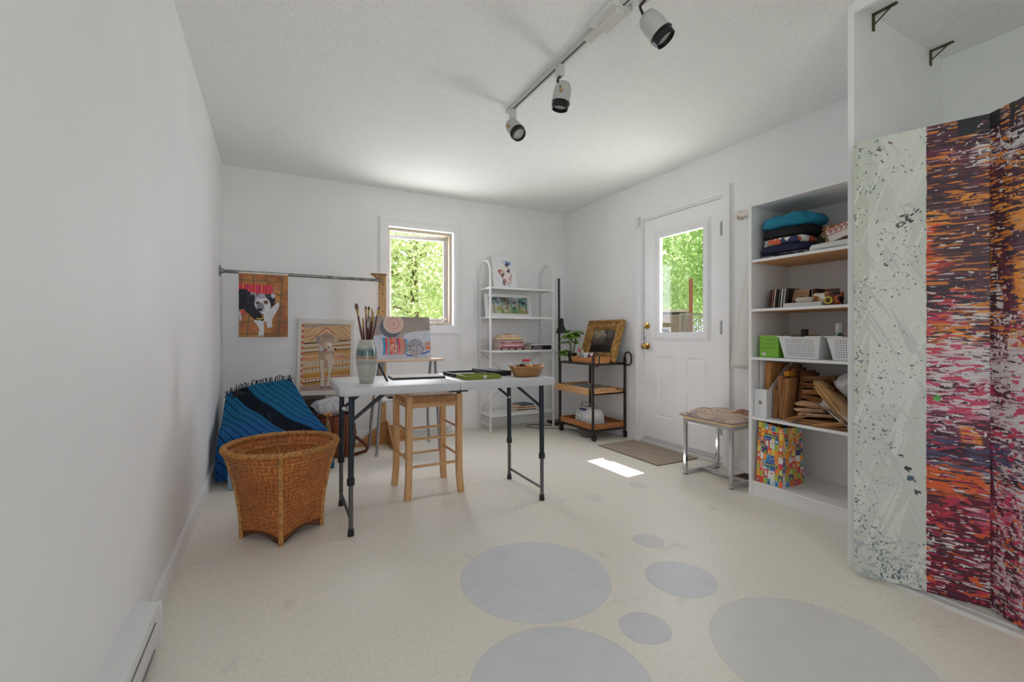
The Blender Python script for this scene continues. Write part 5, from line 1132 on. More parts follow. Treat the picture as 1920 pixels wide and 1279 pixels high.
# ---- wall fittings by the door
t = thing('light_switch', 'white light switch plate on right wall left of the door', 'switch', (XR, 3.484, 1.334)); b = MB(); b.box(-.005, 0, -.036, .036, -.058, .058); b.obj('switch_plate', M((228, 228, 226), .35), t, smooth=0, bevel=.003); b = MB(); b.box(-.009, -.005, -.008, .008, -.016, .016); b.obj('toggle', M((232, 232, 230), .35), t, smooth=0, bevel=.002)
t = thing('door_sensor', 'small white plastic sensor box on upper left door casing', 'sensor', (XR-.022, 3.252, 2.075)); b = MB(); b.box(-.014, 0, -.012, .022, -.045, .045); b.obj('sensor_case', M((222, 222, 222), .4), t, smooth=0, bevel=.003)
t = thing('key_lanyard', 'short silver chain with key hanging from the brass deadbolt', 'keys', (XR, 3.163, 1.09)); b = MB(); b.tube([(-.028, 0, 0), (-.032, .006, -.025), (-.030, .010, -.07), (-.028, .002, -.10)], .0035, 6); b.obj('chain', M((150, 152, 160), .3, .9), t)
b = MB(); b.tube([(-.028, .011*math.cos(a), -.113+.013*math.sin(a)) for a in [2*PI*k/14 for k in range(14)]], .003, 6, closed=True); b.box(-.030, -.026, -.004, .004, -.165, -.127); b.obj('key', M((150, 156, 168), .3, .9), t)
t = thing('coat_rail', 'narrow white wooden coat rail on wall between door and bookcase', 'rail', (XR, 2.04, 1.89)); b = MB(); b.box(-.05, -.03, -.18, .19, -.018, .018); b.obj('rail', M((222, 216, 208), .45), t, smooth=0, bevel=.003)
for y in (.15, -.15): b = MB(); b.box(-.03, 0, y-.012, y+.012, -.03, .03); b.obj('wall_bracket', M((206, 198, 190), .45), t, smooth=0)
b = MB(); b.tube([(-.05, .14, -.01), (-.062, .14, -.02), (-.058, .14, -.034)], .004, 6); b.obj('peg', M((176, 138, 118), .5), t)
t = thing('white_apron', 'white cloth apron hanging from coat rail between door and bookcase', 'apron', (XR-.055, 2.0, .762)); b = MB()
def apr(u, v):
    w = .27*(1-.72*v**1.3); y = .0+.245-.01-(.27-w)*.9-u*w*1.5; return (.008*math.sin(u*19+v*2)*(1-v*.5)-.012, y-.10*(v)+.06*v, 1.09*v)
b.grid(apr, 30, 30); b.obj('apron_cloth', M((216, 214, 208), .85, bump=.2, scale=20), t, solid=.004, smooth=180)
# ---- door mat, floor register
def mat_mat():
    n = NT('striped_mat'); n.set(Roughness=.9); c = n.node('ShaderNodeTexCoord'); sp = n.node('ShaderNodeSeparateXYZ'); n.link(c.outputs['Object'], sp.inputs[0])
    w = n.math('SINE', n.math('MULTIPLY', sp.outputs[0], 105.)); s = n.noise(n.coord('Object', (30, 2, 1)), 2, 3); col = n.mix(n.ramp(w, [(.35, 0.), (.65, 1.)]), (154, 140, 126), (184, 170, 154)); col = n.mix(n.ramp(s, [(.4, 0.), (.7, .5)]), col, (128, 110, 96)); n.color(col); n.bump(n.noise(n.coord('Object', (200, 200, 1)), 1, 2), .4, .002); return n.m
t = thing('door_mat', 'thin beige striped mat lying on floor in front of the door', 'mat', (2.822, 2.925, 0), math.radians(0)); b = MB(); b.box(-.215, .215, -.362, .362, .0005, .006); b.obj('mat_body', mat_mat(), t, smooth=0)
b = MB(); b.box(-.2175, -.2152, -.3645, .3645, .0005, .0064); b.box(.2152, .2175, -.3645, .3645, .0005, .0064); b.box(-.2152, .2152, -.3645, -.3622, .0005, .0064); b.box(-.2152, .2152, .3622, .3645, .0005, .0064); b.obj('edge_binding', M((112, 98, 86), .9), t, smooth=0)
t = thing('floor_register', 'dark brown slotted floor vent beside the bookcase under the chrome bench', 'vent', (2.965, 2.005, 0)); b = MB(); b.box(-.06, .06, -.128, .128, .0005, .006); b.obj('register_plate', M((84, 56, 40), .5, .3), t, smooth=0, bevel=.002)
b = MB()
for k in range(16): b.box(-.045, .045, -.115+.0145*k, -.108+.0145*k, .0062, .0068)
b.obj('louvre_slot', M((24, 16, 12), .8), t, smooth=0)
# ---- chrome bench with patched cushion
CHR = M((206, 208, 212), .12, 1.)
bn = thing('chrome_bench', 'square chrome stool with wooden seat and patched cushion by the door', 'stool', (2.815, 2.143, 0)); ax, ay, w = .172, .186, .011
for sx in (-1, 1):
    for sy in (-1, 1):
        b = MB(); b.box(sx*ax-w, sx*ax+w, sy*ay-w, sy*ay+w, .005, .405); b.obj('leg', CHR, bn, smooth=0, bevel=.002)
        b = MB(); b.box(sx*ax-w*.9, sx*ax+w*.9, sy*ay-w*.9, sy*ay+w*.9, .0005, .005); b.obj('leg_foot', M((90, 80, 70), .6), bn, smooth=0)
for sy in (-1, 1):
    b = MB(); b.box(-ax+w, ax-w, sy*ay-w, sy*ay+w, .008, .030); b.obj('floor_bar', CHR, bn, smooth=0, bevel=.002)
    b = MB(); b.box(-ax+w, ax-w, sy*ay-w, sy*ay+w, .383, .405); b.obj('top_bar', CHR, bn, smooth=0, bevel=.002)
b = MB(); b.box(-w, w, -ay+w, ay-w, .008, .030); b.obj('floor_stretcher', CHR, bn, smooth=0, bevel=.002)
for sx in (-1, 1): b = MB(); b.box(sx*ax-w, sx*ax+w, -ay+w, ay-w, .383, .405); b.obj('top_bar', CHR, bn, smooth=0, bevel=.002)
b = MB(); b.box(-ax-.015, ax+.015, -ay-.012, ay+.012, .4055, .425); b.obj('seat_board', WOOD((222, 190, 140), (236, 208, 164), 1, 12, .5), bn, smooth=0, bevel=.002)
def cush_mat():
    n = NT('patched_cushion_cloth'); n.set(Roughness=.9); v = n.coord('Object'); d = n.node('ShaderNodeVectorMath', operation='LENGTH'); n.link(v, d.inputs[0]); 
    rings = n.math('SINE', n.math('MULTIPLY', d.outputs['Value'], 210.)); col = n.ramp(n.noise(v, 14, 4), [(.3, (164, 146, 130)), (.6, (196, 178, 160)), (.8, (168, 128, 108))])
    col = n.mix(n.ramp(rings, [(.80, 0.), (.9, .55)]), col, (150, 84, 72)); p = n.noise(v, 6.5, 2); col = n.mix(n.ramp(p, [(.58, 0.), (.61, .9)]), col, (140, 84, 40)); col = n.mix(n.ramp(n.noise(v, 9, 2, .5, .6), [(.62, 0.), (.66, .8)]), col, (126, 132, 150)); st_ = n.noise(v, 160, 2); col = n.mix(n.ramp(st_, [(.62, 0.), (.7, .4)]), col, (92, 70, 70)); n.color(col); n.bump(n.noise(v, 70, 3), .5, .004); return n.m
cu = thing('patchwork_cushion', 'thin patched brown and beige cushion lying on the chrome stool', 'cushion', (2.815, 2.143, .4255)); b = MB(); hx_, hy_ = .212, .222
def cush(u, v):
    x, y = u*2-1, v*2-1; e = (1-abs(x)**5)*(1-abs(y)**5); wob = .008*math.sin(5*x+3*y)+.006*math.sin(9*y-4*x)
    return (x*hx_*(1-.03*y*y)+.004*math.sin(14*y), y*hy_*(1-.03*x*x)+.004*math.sin(13*x), .006+.040*e**.6+wob*e)
b.grid(cush, 34, 34); b.grid(lambda u, v: (lambda p: (p[0], p[1], .0015))(cush(1-u, v)), 12, 12)
b.obj('cushion_cover', cush_mat(), cu, smooth=60)
b = MB(); b.tube([(lambda p: (p[0]*1.0, p[1]*1.0, .005))(cush(*q)) for q in [(k/16, 0) for k in range(16)]+[(1, k/16) for k in range(16)]+[(1-k/16, 1) for k in range(16)]+[(0, 1-k/16) for k in range(16)]], .005, 6, closed=True); b.obj('piping', M((136, 124, 128), .9, var=.4, scale=90), cu)
# ================================================================ BOOKCASE AND ITS CONTENTS
MEL = M((230, 230, 231), .42, var=.012, scale=2); ORG = WOOD((196, 140, 84), (206, 152, 96), 1, 6, .5)
BX0, BX1, BY0, BY1, BZ = 2.662, 3.066, 1.078, 1.848, 1.834
bc = thing('bookcase', 'tall white open bookcase beside the painted folding screen', 'bookcase', (0, 0, 0))
b = MB(); b.box(BX0, BX1, BY1-.018, BY1, .0005, BZ); b.obj('side_panel', MEL, bc, smooth=0, bevel=.001)
b = MB(); b.box(BX0, BX1, BY0, BY0+.018, .0005, BZ); b.obj('side_panel', MEL, bc, smooth=0, bevel=.001)
b = MB(); b.box(BX0, BX1, BY0+.018, BY1-.018, BZ-.02, BZ-.0005); b.obj('top_panel', MEL, bc, smooth=0)
b = MB(); b.box(BX1-.008, BX1-.001, BY0+.018, BY1-.018, .075, BZ-.02); b.obj('back_panel', MEL, bc, smooth=0)
b = MB(); b.box(BX0+.006, BX0+.022, BY0+.018, BY1-.018, .001, .074); b.obj('plinth', MEL, bc, smooth=0)
SZ = {'a': 1.478, 'b': 1.170, 'c': .868, 'd': .494, 'e': .092}
for k, z in SZ.items():
    b = MB(); b.box(BX0+.002, BX1-.009, BY0+.0185, BY1-.0185, z-.016, z); sh = b.obj('shelf_board', MEL, bc, smooth=0)
    if k in 'ab': b = MB(); b.box(BX0+.004, BX1-.010, BY0+.019, BY1-.019, z-.0172, z-.0162); b.obj('wooden_underside', ORG, sh, smooth=0)
b = MB()
for z in (1.62, 1.66, 1.36, 1.32, 1.06, 1.02, .75, .71):
    for x in (BX0+.05, BX1-.09): b.cyl((x, BY1-.0184, z), (x, BY1-.0176, z), .003, 6)
b.obj('peg_hole', M((120, 120, 120), .8), bc)
def soft(c, size, seed, e=.25, sag=.12, n=22, lump=.06):
    """rounded, slightly lumpy folded-cloth volume resting on z=c[2]"""
    g = random.Random(seed); ph = [g.random()*6.28 for _ in range(6)]; b = MB(); hx, hy, hz = size[0]/2, size[1]/2, size[2]/2
    def f(u, v):
        a = u*2*PI; ph_ = -PI/2+PI*v; cx_, sx_ = math.cos(ph_), math.sin(ph_); p = .45
        sg = lambda t, q: math.copysign(abs(t)**q, t)
        x = hx*sg(cx_, e)*sg(math.cos(a), p); y = hy*sg(cx_, e)*sg(math.sin(a), p); z = hz*sg(sx_, .6)
        k = 1+lump*(math.sin(3*a+ph[0])*math.cos(2*ph_+ph[1])+.6*math.sin(7*a+ph[2]+4*ph_))
        zz = max(-hz, z*(1+.0)-(sag*hz*(.5+.5*math.sin(2.3*x/hx+ph[3])) if z > 0 else 0)+.012*lump*10*math.sin(9*y/hy+ph[4]+3*x/hx)*(z > -hz*.5)*hz/.03*.3)
        return (c[0]+x*k, c[1]+y*k, c[2]+hz+zz)
    b.grid(f, n*2, n, closeu=True); return b
def cloth_pattern(name, cols, scale=14):
    n = NT(name); n.set(Roughness=.92); v = n.coord('Object'); k = len(cols); st = [(i/(k), c) for i, c in enumerate(cols)]; vo = n.node('ShaderNodeTexVoronoi'); vo.inputs['Scale'].default_value = scale; n.link(v, vo.inputs['Vector']); sp = n.node('ShaderNodeSeparateColor'); n.link(vo.outputs['Color'], sp.inputs[0]); n.color(n.ramp(sp.outputs[0], st, 'CONSTANT')); n.bump(n.noise(v, 90, 3), .4, .003); return n.m
# top shelf: folded clothes
Z = SZ['a']+.0006; G = 'folded clothes on the top bookcase shelf'; X0 = 2.80; CL = dict(rough=.92)
def garment(name, lab, m, c, size, seed, g=G, cat='clothes', **kw): return tag(soft(c, size, seed, **kw).obj(name, m, None, smooth=80), lab, cat, g)
lay = [('folded_garment', 'dark patterned cloth lying flat at bottom of clothes pile', cloth_pattern('grey_black_print', [(26, 26, 34), (96, 92, 100), (40, 40, 52), (150, 142, 150)], 30), (.22, .29, .026)),
       ('folded_garment', 'navy folded garment in lower part of the clothes pile', M((30, 32, 62), .9, bump=.4, scale=20), (.23, .29, .050)),
       ('folded_garment', 'white garment with orange and navy print in clothes pile', cloth_pattern('orange_navy_print', [(206, 204, 200), (196, 92, 60), (214, 212, 210), (46, 56, 96), (150, 156, 170), (220, 216, 212)], 24), (.24, .27, .044)),
       ('folded_garment', 'black folded garment directly under the teal one', M((14, 14, 18), .9, bump=.4, scale=20), (.23, .28, .066)),
       ('folded_garment', 'teal folded garment on top of the clothes pile', M((24, 122, 152), .85, var=.12, scale=9, bump=.4, bscale=30), (.23, .29, .080))]
for k, (nm, lab, m, s) in enumerate(lay):
    garment(nm, lab, m, (X0, 1.665-.004*k, Z), s, 40+k, lump=.05 if k < 4 else .09); Z += s[2]*.93
t = garment('folded_garment', 'small dark teal bundle tucked at left of the teal garment', M((20, 84, 110), .88, bump=.4, scale=20), (2.78, 1.765, Z-.075), (.12, .085, .062), 66)
Z = SZ['a']+.0006
garment('white_pillowcase', 'flat white pillow lying at right of the top bookcase shelf', M((206, 206, 204), .85), (2.80, 1.33, Z), (.26, .38, .042), 51, None, 'pillow', lump=.02)
t = thing('lidded_basket', 'round straw basket with patterned lid on the top bookcase shelf', 'basket', (2.90, 1.468, Z)); STR = WEAVE('straw_coil', (176, 148, 112), (206, 180, 142), (118, 88, 58), 40, 10, twill=False)
b = MB(); b.lathe([(.0001, 0), (.068, 0), (.080, .03), (.086, .075), (.080, .115), (.066, .135), (.0001, .135)], n=32); b.obj('basket_wall', STR, t, smooth=50); b = MB(); b.lathe([(.0001, .170), (.040, .168), (.064, .158), (.072, .145), (.068, .1355), (.0001, .1355)], n=32); b.obj('lid', cloth_pattern('rust_cream_print', [(196, 110, 84), (218, 196, 170), (168, 120, 76), (206, 130, 104)], 50), t, smooth=50)
t = thing('black_garment_tuft', 'dark furry garment edge between clothes pile and straw basket', 'clothes', (2.86, 1.51, Z)); soft((0, 0, 0), (.10, .075, .10), 71, lump=.12).obj('tuft', M((52, 58, 50), .95, var=.4, scale=40, bump=.8), t, smooth=80)
t = thing('printed_box', 'tilted white box with rust scroll print at right of top shelf', 'box', (2.79, 1.335, Z+.060), rot=(math.radians(-16), 0, 0)); b = MB(); b.box(-.07, .07, -.12, .075, 0, .075); b.obj('box_body', M((214, 206, 198), .6), t, smooth=0, bevel=.003)
b = MB()
for k in range(7):
    y = .055-.026*k
    for q in range(2): rr_ = .0105-.004*q; b.tube([(-.0706, y+rr_*math.cos(a), .056+rr_*math.sin(a)*.9) for a in [PI*1.6*i/10 for i in range(11)]], .0016, 4)
b.box(-.0708, -.070, -.12, .075, .036, .040); b.box(-.0708, -.070, -.12, .075, .070, .075); b.obj('scroll_print', M((168, 78, 52), .6), t, smooth=0)
t = thing('striped_ribbon', 'narrow red and green striped cloth edge under the printed box', 'ribbon', (2.735, 1.335, Z+.0425)); b = MB(); b.box(-.02, .02, -.055, .03, 0, .005); b.obj('ribbon', M((150, 44, 44), .9), t, smooth=0); b = MB(); b.box(-.021, .021, -.0, .02, .0051, .009); b.obj('green_stripe', M((58, 110, 72), .9), t, smooth=0)
# second shelf: upright booklets, flat white box, rolled cloths
Z = SZ['b']+.0006; G = 'upright booklets on the second bookcase shelf'; y = 1.775
for k, (th, h, cv, lab) in enumerate(((.012, .118, (92, 74, 66), 'brown grey booklet standing leftmost on second bookcase shelf'), (.010, .116, (166, 108, 90), 'terracotta booklet standing second from left on second shelf'), (.011, .117, (206, 190, 176), 'cream booklet standing third from left on second shelf'), (.010, .118, (38, 34, 34), 'black booklet standing between cream and grey booklets'), (.010, .115, (120, 116, 112), 'mid grey booklet standing left of the white one'), (.012, .118, (222, 220, 216), 'bright white booklet standing among the upright booklets'), (.013, .117, (176, 176, 176), 'light grey booklet standing right of the white one'), (.012, .120, (22, 20, 22), 'thick black booklet standing just left of the beige card'))):
    book('booklet', lab, G, (2.745, y-th/2, Z), (th, .12, h), math.radians(0), cv, (210, 206, 198), upright=True, rot=(math.radians(6), 0, 0)); y -= th+.0042
def card(lab, c, size, rot, body, patches):
    t = thing('printed_card', lab, 'card', c, rot=rot); w, h = size; b = MB(); b.box(-.005, .0, -w/2, w/2, 0, h); b.obj('card_sheet', M(body, .6, var=.1, scale=20), t, smooth=0)
    for (y0, y1, z0_, z1_, col) in patches: b = MB(); b.box(-.0056, -.0051, w/2-y1*w, w/2-y0*w, z0_*h, z1_*h); b.obj('printed_patch', M(col, .6), t, smooth=0)
card('beige printed booklet with small dark picture standing face out on second shelf', (2.79, 1.618, Z+.001), (.105, .110), (math.radians(4), math.radians(8), math.radians(8)), (178, 142, 108), [(.52, .86, .05, .60, (84, 54, 46)), (.16, .46, .02, .40, (120, 92, 70)), (.10, .8, .74, .78, (150, 112, 82))])
for k, (cv, lab) in enumerate((((30, 26, 26), 'thin black booklet right of the beige face out booklet'), ((190, 184, 176), 'thin pale booklet right of the beige face out booklet'), ((150, 80, 56), 'thin rust booklet right of the beige face out booklet'), ((40, 32, 36), 'thin charcoal booklet left of the green printed card'))): book('booklet', lab, G, (2.83, 1.578-.0125*k, Z), (.008, .10, .110), 0, cv, upright=True, rot=(math.radians(4), 0, 0))
card('brown booklet with orange and green picture standing face out on second shelf', (2.90, 1.50, Z+.001), (.10, .108), (0, math.radians(6), math.radians(6)), (112, 92, 72), [(.10, .5, .42, .92, (190, 104, 56)), (.34, .62, .30, .62, (44, 116, 74)), (.62, .98, .2, .8, (96, 84, 66))])
t = thing('flat_white_box', 'flat white box lying at front of the second bookcase shelf', 'box', (2.755, 1.535, Z)); b = MB(); b.box(-.07, .07, -.105, .105, 0, .024); b.obj('box_body', M((196, 194, 192), .5), t, smooth=0, bevel=.002)
cm1 = cloth_pattern('cream_brown_print', [(206, 198, 182), (150, 92, 60), (210, 204, 190), (118, 60, 52), (186, 150, 96), (214, 208, 196)], 36)
garment('rolled_cloth', 'cream rolled cloth lying on the flat white box', M((206, 198, 184), .9, bump=.3, scale=20), (2.77, 1.545, Z+.0245), (.12, .095, .034), 81, 'rolled cloths on the second bookcase shelf', 'cloth')
garment('rolled_cloth', 'brown and cream printed rolled cloth on second bookcase shelf', cm1, (2.80, 1.455, Z+.0245), (.14, .125, .052), 82, 'rolled cloths on the second bookcase shelf', 'cloth')
garment('rolled_cloth', 'dark rolled cloth with yellow ring right of the cream cloths', cloth_pattern('plum_orange_print', [(46, 30, 44), (120, 60, 40), (36, 28, 40), (166, 88, 52)], 40), (2.77, 1.378, Z), (.13, .075, .074), 83, 'rolled cloths on the second bookcase shelf', 'cloth')
t = thing('yellow_ring', 'yellow green ring lying against the dark rolled cloth', 'ring', (2.695, 1.40, Z+.028)); b = MB(); b.tube([(0, .018*math.cos(a), .017*math.sin(a)) for a in [2*PI*k/20 for k in range(20)]], .0045, 6, closed=True); b.obj('ring', M((196, 190, 60), .5), t)
garment('grey_knit_bundle', 'grey knitted bundle at right end of second bookcase shelf', M((138, 138, 140), .95, var=.2, scale=60, bump=.8, bscale=160), (2.77, 1.285, Z), (.14, .11, .080), 84, None, 'clothes', lump=.08)
t = thing('tilted_board', 'dark grey board leaning at back right of second bookcase shelf', 'board', (2.985, 1.33, Z), rot=(math.radians(12), math.radians(6), 0)); b = MB(); b.box(-.006, .006, -.17, .12, .032, .10); b.obj('board', M((96, 94, 92), .6), t, smooth=0)
# third shelf: lime box, white perforated baskets
Z = SZ['c']+.0006
t = thing('lime_green_box', 'lime green cardboard box at left of third bookcase shelf', 'box', (2.742, 1.742, Z), math.radians(6)); b = MB(); b.box(-.05, .16, -.056, .056, 0, .132); b.obj('box_body', M((122, 178, 56), .5), t, smooth=0, bevel=.002)
b = MB(); b.box(-.0506, -.05, .018, .040, .012, .030); b.obj('price_label', M((206, 204, 210), .5), t, smooth=0)
for k in range(3): b = MB(); b.box(-.0505, -.05, -.04, .04-.01*k, .056+.024*k, .064+.024*k); b.obj('printed_line', M((98, 152, 44), .5), t, smooth=0)
b = MB(); b.box(-.046, .158, -.054, .054, .1322, .137); b.obj('box_lid', M((168, 158, 128), .6), t, smooth=0)
def perf_basket(lab, cy_, L, cols):
    t = thing('perforated_basket', lab, 'basket', (2.80, cy_, Z), 0, 'white plastic baskets on the third bookcase shelf'); m = M((222, 222, 224), .35); h = .128; b = MB(); a0, c0, a1, c1 = .085, L/2-.022, .108, L/2
    def q(a, c, z): return [(-a, -c, z), (a, -c, z), (a, c, z), (-a, c, z)]
    b.add(q(a0, c0, .001)+q(a1, c1, h)+q(a1-.004, c1-.004, h)+q(a0-.003, c0-.003, .005), [(3, 2, 1, 0), (12, 13, 14, 15)]+[(i, (i+1) % 4, 4+(i+1) % 4, 4+i) for i in range(4)]+[(4+i, 4+(i+1) % 4, 8+(i+1) % 4, 8+i) for i in range(4)]+[(8+i, 8+(i+1) % 4, 12+(i+1) % 4, 12+i) for i in range(4)])
    b.obj('basket_shell', m, t, smooth=0); b = MB()
    for s in (-1, 1): b.box(-a1-.006, a1+.006, s*(c1+.002)-.008, s*(c1+.002)+.008, h-.003, h+.004); b.box(s*(a1+.002)-.007, s*(a1+.002)+.007, -c1+.07, c1-.07, h-.012, h-.008)
    for s in (-1, 1):
        for e in (-1, 1): b.box(s*(a1+.002)-.007, s*(a1+.002)+.007, e*(c1-.04)-.04, e*(c1-.04)+.04, h-.003, h+.004)
    b.obj('rim', m, t, smooth=0, bevel=.002); b = MB(); sl = (a1-a0)/h; R = RY(math.atan(sl)*-1)
    for i in range(cols):
        for j in range(8):
            z = .020+.0125*j; x = -(a0+sl*z)-.0003; y = (i-(cols-1)/2)*.0125; b.cyl((x+.001, y, z), (x-.0006, y, z), .0028, 6)
    tag(b.obj('perforation', M((92, 92, 96), .8), t), kind=None); return t
perf_basket('white perforated plastic basket standing right of the lime green box', 1.558, .235, 13)
perf_basket('white perforated plastic basket at right end of third shelf, partly hidden by the screen', 1.290, .235, 13)
t = thing('squeeze_bottle', 'pale green bottle with white cap standing in the right perforated basket', 'bottle', (2.80, 1.395, Z+.006)); b = MB(); b.lathe([(.0001, 0), (.024, 0), (.025, .10), (.022, .128), (.014, .142), (.014, .150), (.0001, .150)], n=22); b.obj('bottle_body', M((176, 206, 192), .35), t, smooth=50); b = MB(); b.lathe([(.0001, .20), (.017, .199), (.019, .195), (.019, .1505), (.0001, .1505)], n=22); b.obj('cap', M((196, 198, 198), .4), t, smooth=40); b = MB(); b.sphere((-.022, -.012, .128), (.010, .016, .018)); b.obj('bottle_label', M((30, 66, 60), .4), t)
t = thing('black_tool_case', 'narrow black case standing up in the left perforated basket', 'case', (2.81, 1.60, Z+.006), rot=(math.radians(4), 0, 0)); b = MB(); b.box(-.011, .011, -.016, .016, 0, .168); b.obj('case_body', M((14, 13, 14), .4), t, smooth=0, bevel=.002)
t = thing('wood_strip', 'thin wooden strip resting in perforated basket behind lime green box', 'strip', (2.88, 1.62, Z+.006)); b = MB(); b.box(-.004, .004, -.07, .07, 0, .136); b.obj('strip', M((150, 132, 108), .7), t, smooth=0)
# fourth shelf: magazine file, kraft paper bags, white bags
Z = SZ['d']+.0006; KR = (196, 146, 98); KD = (150, 100, 60)
def kraft(c): return M(c, .75, var=.14, scale=14, bump=.35, bscale=24)
t = thing('magazine_file', 'white magazine file with round finger hole at left of fourth shelf', 'file holder', (2.685, 1.786, Z)); m = M((220, 222, 226), .5); b = MB()
b.box(0, .004, -.040, .040, .0, .175); b.box(.004, .26, -.040, -.0365, 0, .175); b.box(.004, .26, .0365, .040, 0, .175)
for s in (-1, 1): b.prism([(.03, .175), (.26, .175), (.26, .33), (.20, .315), (.12, .25)], .0035, R=Matrix(((1, 0, 0), (0, 0, -1), (0, 1, 0))), o=(0, s*.0383+.0018, 0))
b.box(.256, .26, -.0365, .0365, 0, .33); b.box(.004, .256, -.0365, .0365, 0, .004); b.obj('file_box', m, t, smooth=0); b = MB(); b.cyl((-.0006, 0, .092), (.0, 0, .092), .0115, 24); b.obj('finger_hole', M((168, 132, 104), .8), t); b = MB(); b.cyl((-.0004, 0, .092), (.0001, 0, .092), .014, 24); b.obj('hole_ring', M((206, 208, 212), .5), t)
t = thing('envelope', 'kraft envelope standing in the white magazine file', 'envelope', (2.74, 1.778, Z+.0046), rot=(0, math.radians(4), 0)); b = MB(); b.box(0, .18, -.010, .022, 0, .338); b.obj('envelope_sheet', kraft((190, 134, 76)), t, smooth=0, bevel=.002)
t = thing('paper_sheaf', 'white sheaf of papers standing left in the magazine file', 'papers', (2.73, 1.812, Z+.0046)); b = MB(); b.box(0, .17, -.008, .0075, 0, .345); b.obj('sheets', M((206, 204, 202), .7), t, smooth=0)
def paperbag(lab, c, size, rot, col, seed, group='kraft paper bags on the fourth bookcase shelf', fold=True):
    """flattened folded paper bag: creased slab of several sheets"""
    g = random.Random(seed); t = thing('kraft_paper_bag', lab, 'paper bag', c, rot=rot, group=group); L, W, H = size; b = MB(); a = [g.random()*6.28 for _ in range(4)]
    def top(u, v): return ((u-.5)*L*(1-.02*math.sin(v*9+a[0])), (v-.5)*W*(1-.03*math.sin(u*7+a[1])), H*(1-.25*(2*abs(u-.5))**3)+H*.35*math.sin(u*5+a[2])*math.sin(v*4+a[3])+.002)
    b.grid(top, 12, 12); b.grid(lambda u, v: (lambda p: (p[0], p[1], p[2]-H*(.75+.2*math.sin(u*6+a[1]))))(top(1-u, v)), 12, 12); b.obj('paper_body', kraft(col), t, solid=.0012, smooth=35)
    if fold:
        b = MB(); b.grid(lambda u, v: (-L/2-.004+.018*math.sin(PI*u)*-.6+.07*u*.6, (v-.5)*W*.96, H*.5+H*.75*math.cos(PI*u)), 8, 3); b.obj('fold', kraft(tuple(int(x*.9) for x in col)), t, solid=.0015, smooth=60)
    return t
# upright bags next to the file (front openings face the room)
for k, (lab, y_, x_, h_, th, col) in enumerate((('tall kraft bag standing right of magazine file with dark printed mark', 1.683, 2.715, .262, .046, (186, 134, 88)), ('narrow kraft bag standing directly beside the white magazine file', 1.731, 2.725, .19, .022, (178, 126, 82)), ('brown kraft bag standing behind the printed mark bag', 1.712, 2.80, .325, .028, (160, 108, 64)), ('dark kraft bag standing rightmost of the upright bags', 1.640, 2.80, .30, .020, (132, 86, 50)))):
    t = thing('standing_paper_bag', lab, 'paper bag', (x_, y_, Z), rot=(math.radians(3+2*k), 0, 0), group='upright kraft bags on the fourth bookcase shelf'); b = MB()
    b.grid(lambda u, v: (.0+.16*(1-abs(2*u-1)) if False else (.15*u), th/2*math.cos(PI*min(1, v*1.6)) if v < .62 else -th/2-.003*math.sin(9*v), .0015+(h_*(1-v/.5) if v < .5 else h_*.96*(v-.5)/.5)), 3, 40)
    b.grid(lambda u, v: (.15*u, th*.3*math.cos(PI*v), .003+h_*.93*abs(1-2*v)), 3, 30); b.obj('paper_body', kraft(col), t, solid=.0015, smooth=60)
t = thing('orange_box', 'small orange box peeking out above the printed kraft bag', 'box', (2.80, 1.675, Z+.262)); b = MB(); b.box(-.03, .03, -.015, .015, 0, .028); b.obj('box_body', M((214, 140, 36), .5), t, smooth=0)
D = math.radians
paperbag('folded kraft bag lying lowest of the central pile', (2.80, 1.47, Z), (.24, .20, .012), (0, 0, D(4)), (190, 140, 92), 1)
paperbag('folded kraft bag second from bottom of central pile', (2.80, 1.475, Z+.016), (.24, .19, .012), (0, 0, D(-6)), (200, 152, 104), 2)
paperbag('tilted kraft bag sloping down at left of central pile', (2.76, 1.545, Z+.036), (.20, .15, .014), (D(-24), 0, D(5)), (184, 134, 84), 3)
paperbag('pale beige folded bag in middle of the central pile', (2.77, 1.475, Z+.055), (.20, .17, .014), (D(-4), 0, D(10)), (214, 176, 140), 4)
paperbag('pale beige folded bag above the middle of central pile', (2.77, 1.48, Z+.078), (.20, .17, .014), (D(-6), 0, D(-8)), (218, 182, 148), 5)
paperbag('creamy folded bag topping the pale part of central pile', (2.78, 1.485, Z+.102), (.21, .18, .014), (D(3), 0, D(5)), (206, 166, 126), 6)
paperbag('brown folded bag above the pale bags at back', (2.86, 1.50, Z+.132), (.20, .17, .018), (D(6), 0, D(-4)), (166, 114, 72), 7)
paperbag('brown crumpled bag in upper part of central pile', (2.86, 1.505, Z+.165), (.20, .17, .022), (D(-6), D(3), D(8)), (172, 118, 76), 8)
paperbag('dark brown crumpled bag near top of central pile', (2.87, 1.50, Z+.205), (.20, .17, .022), (D(5), D(-4), D(-6)), (144, 96, 60), 9)
paperbag('topmost dark brown crumpled bag of central pile', (2.88, 1.50, Z+.245), (.20, .18, .022), (D(-5), 0, D(3)), (134, 88, 54), 10)
paperbag('golden kraft bag wedged at the shelf front under white bags', (2.745, 1.385, Z+.012), (.16, .17, .016), (D(-14), 0, D(-4)), (206, 158, 104), 11)
paperbag('golden kraft bag lowest at shelf front right', (2.755, 1.38, Z), (.15, .17, .010), (D(-5), 0, D(3)), (198, 148, 94), 12)
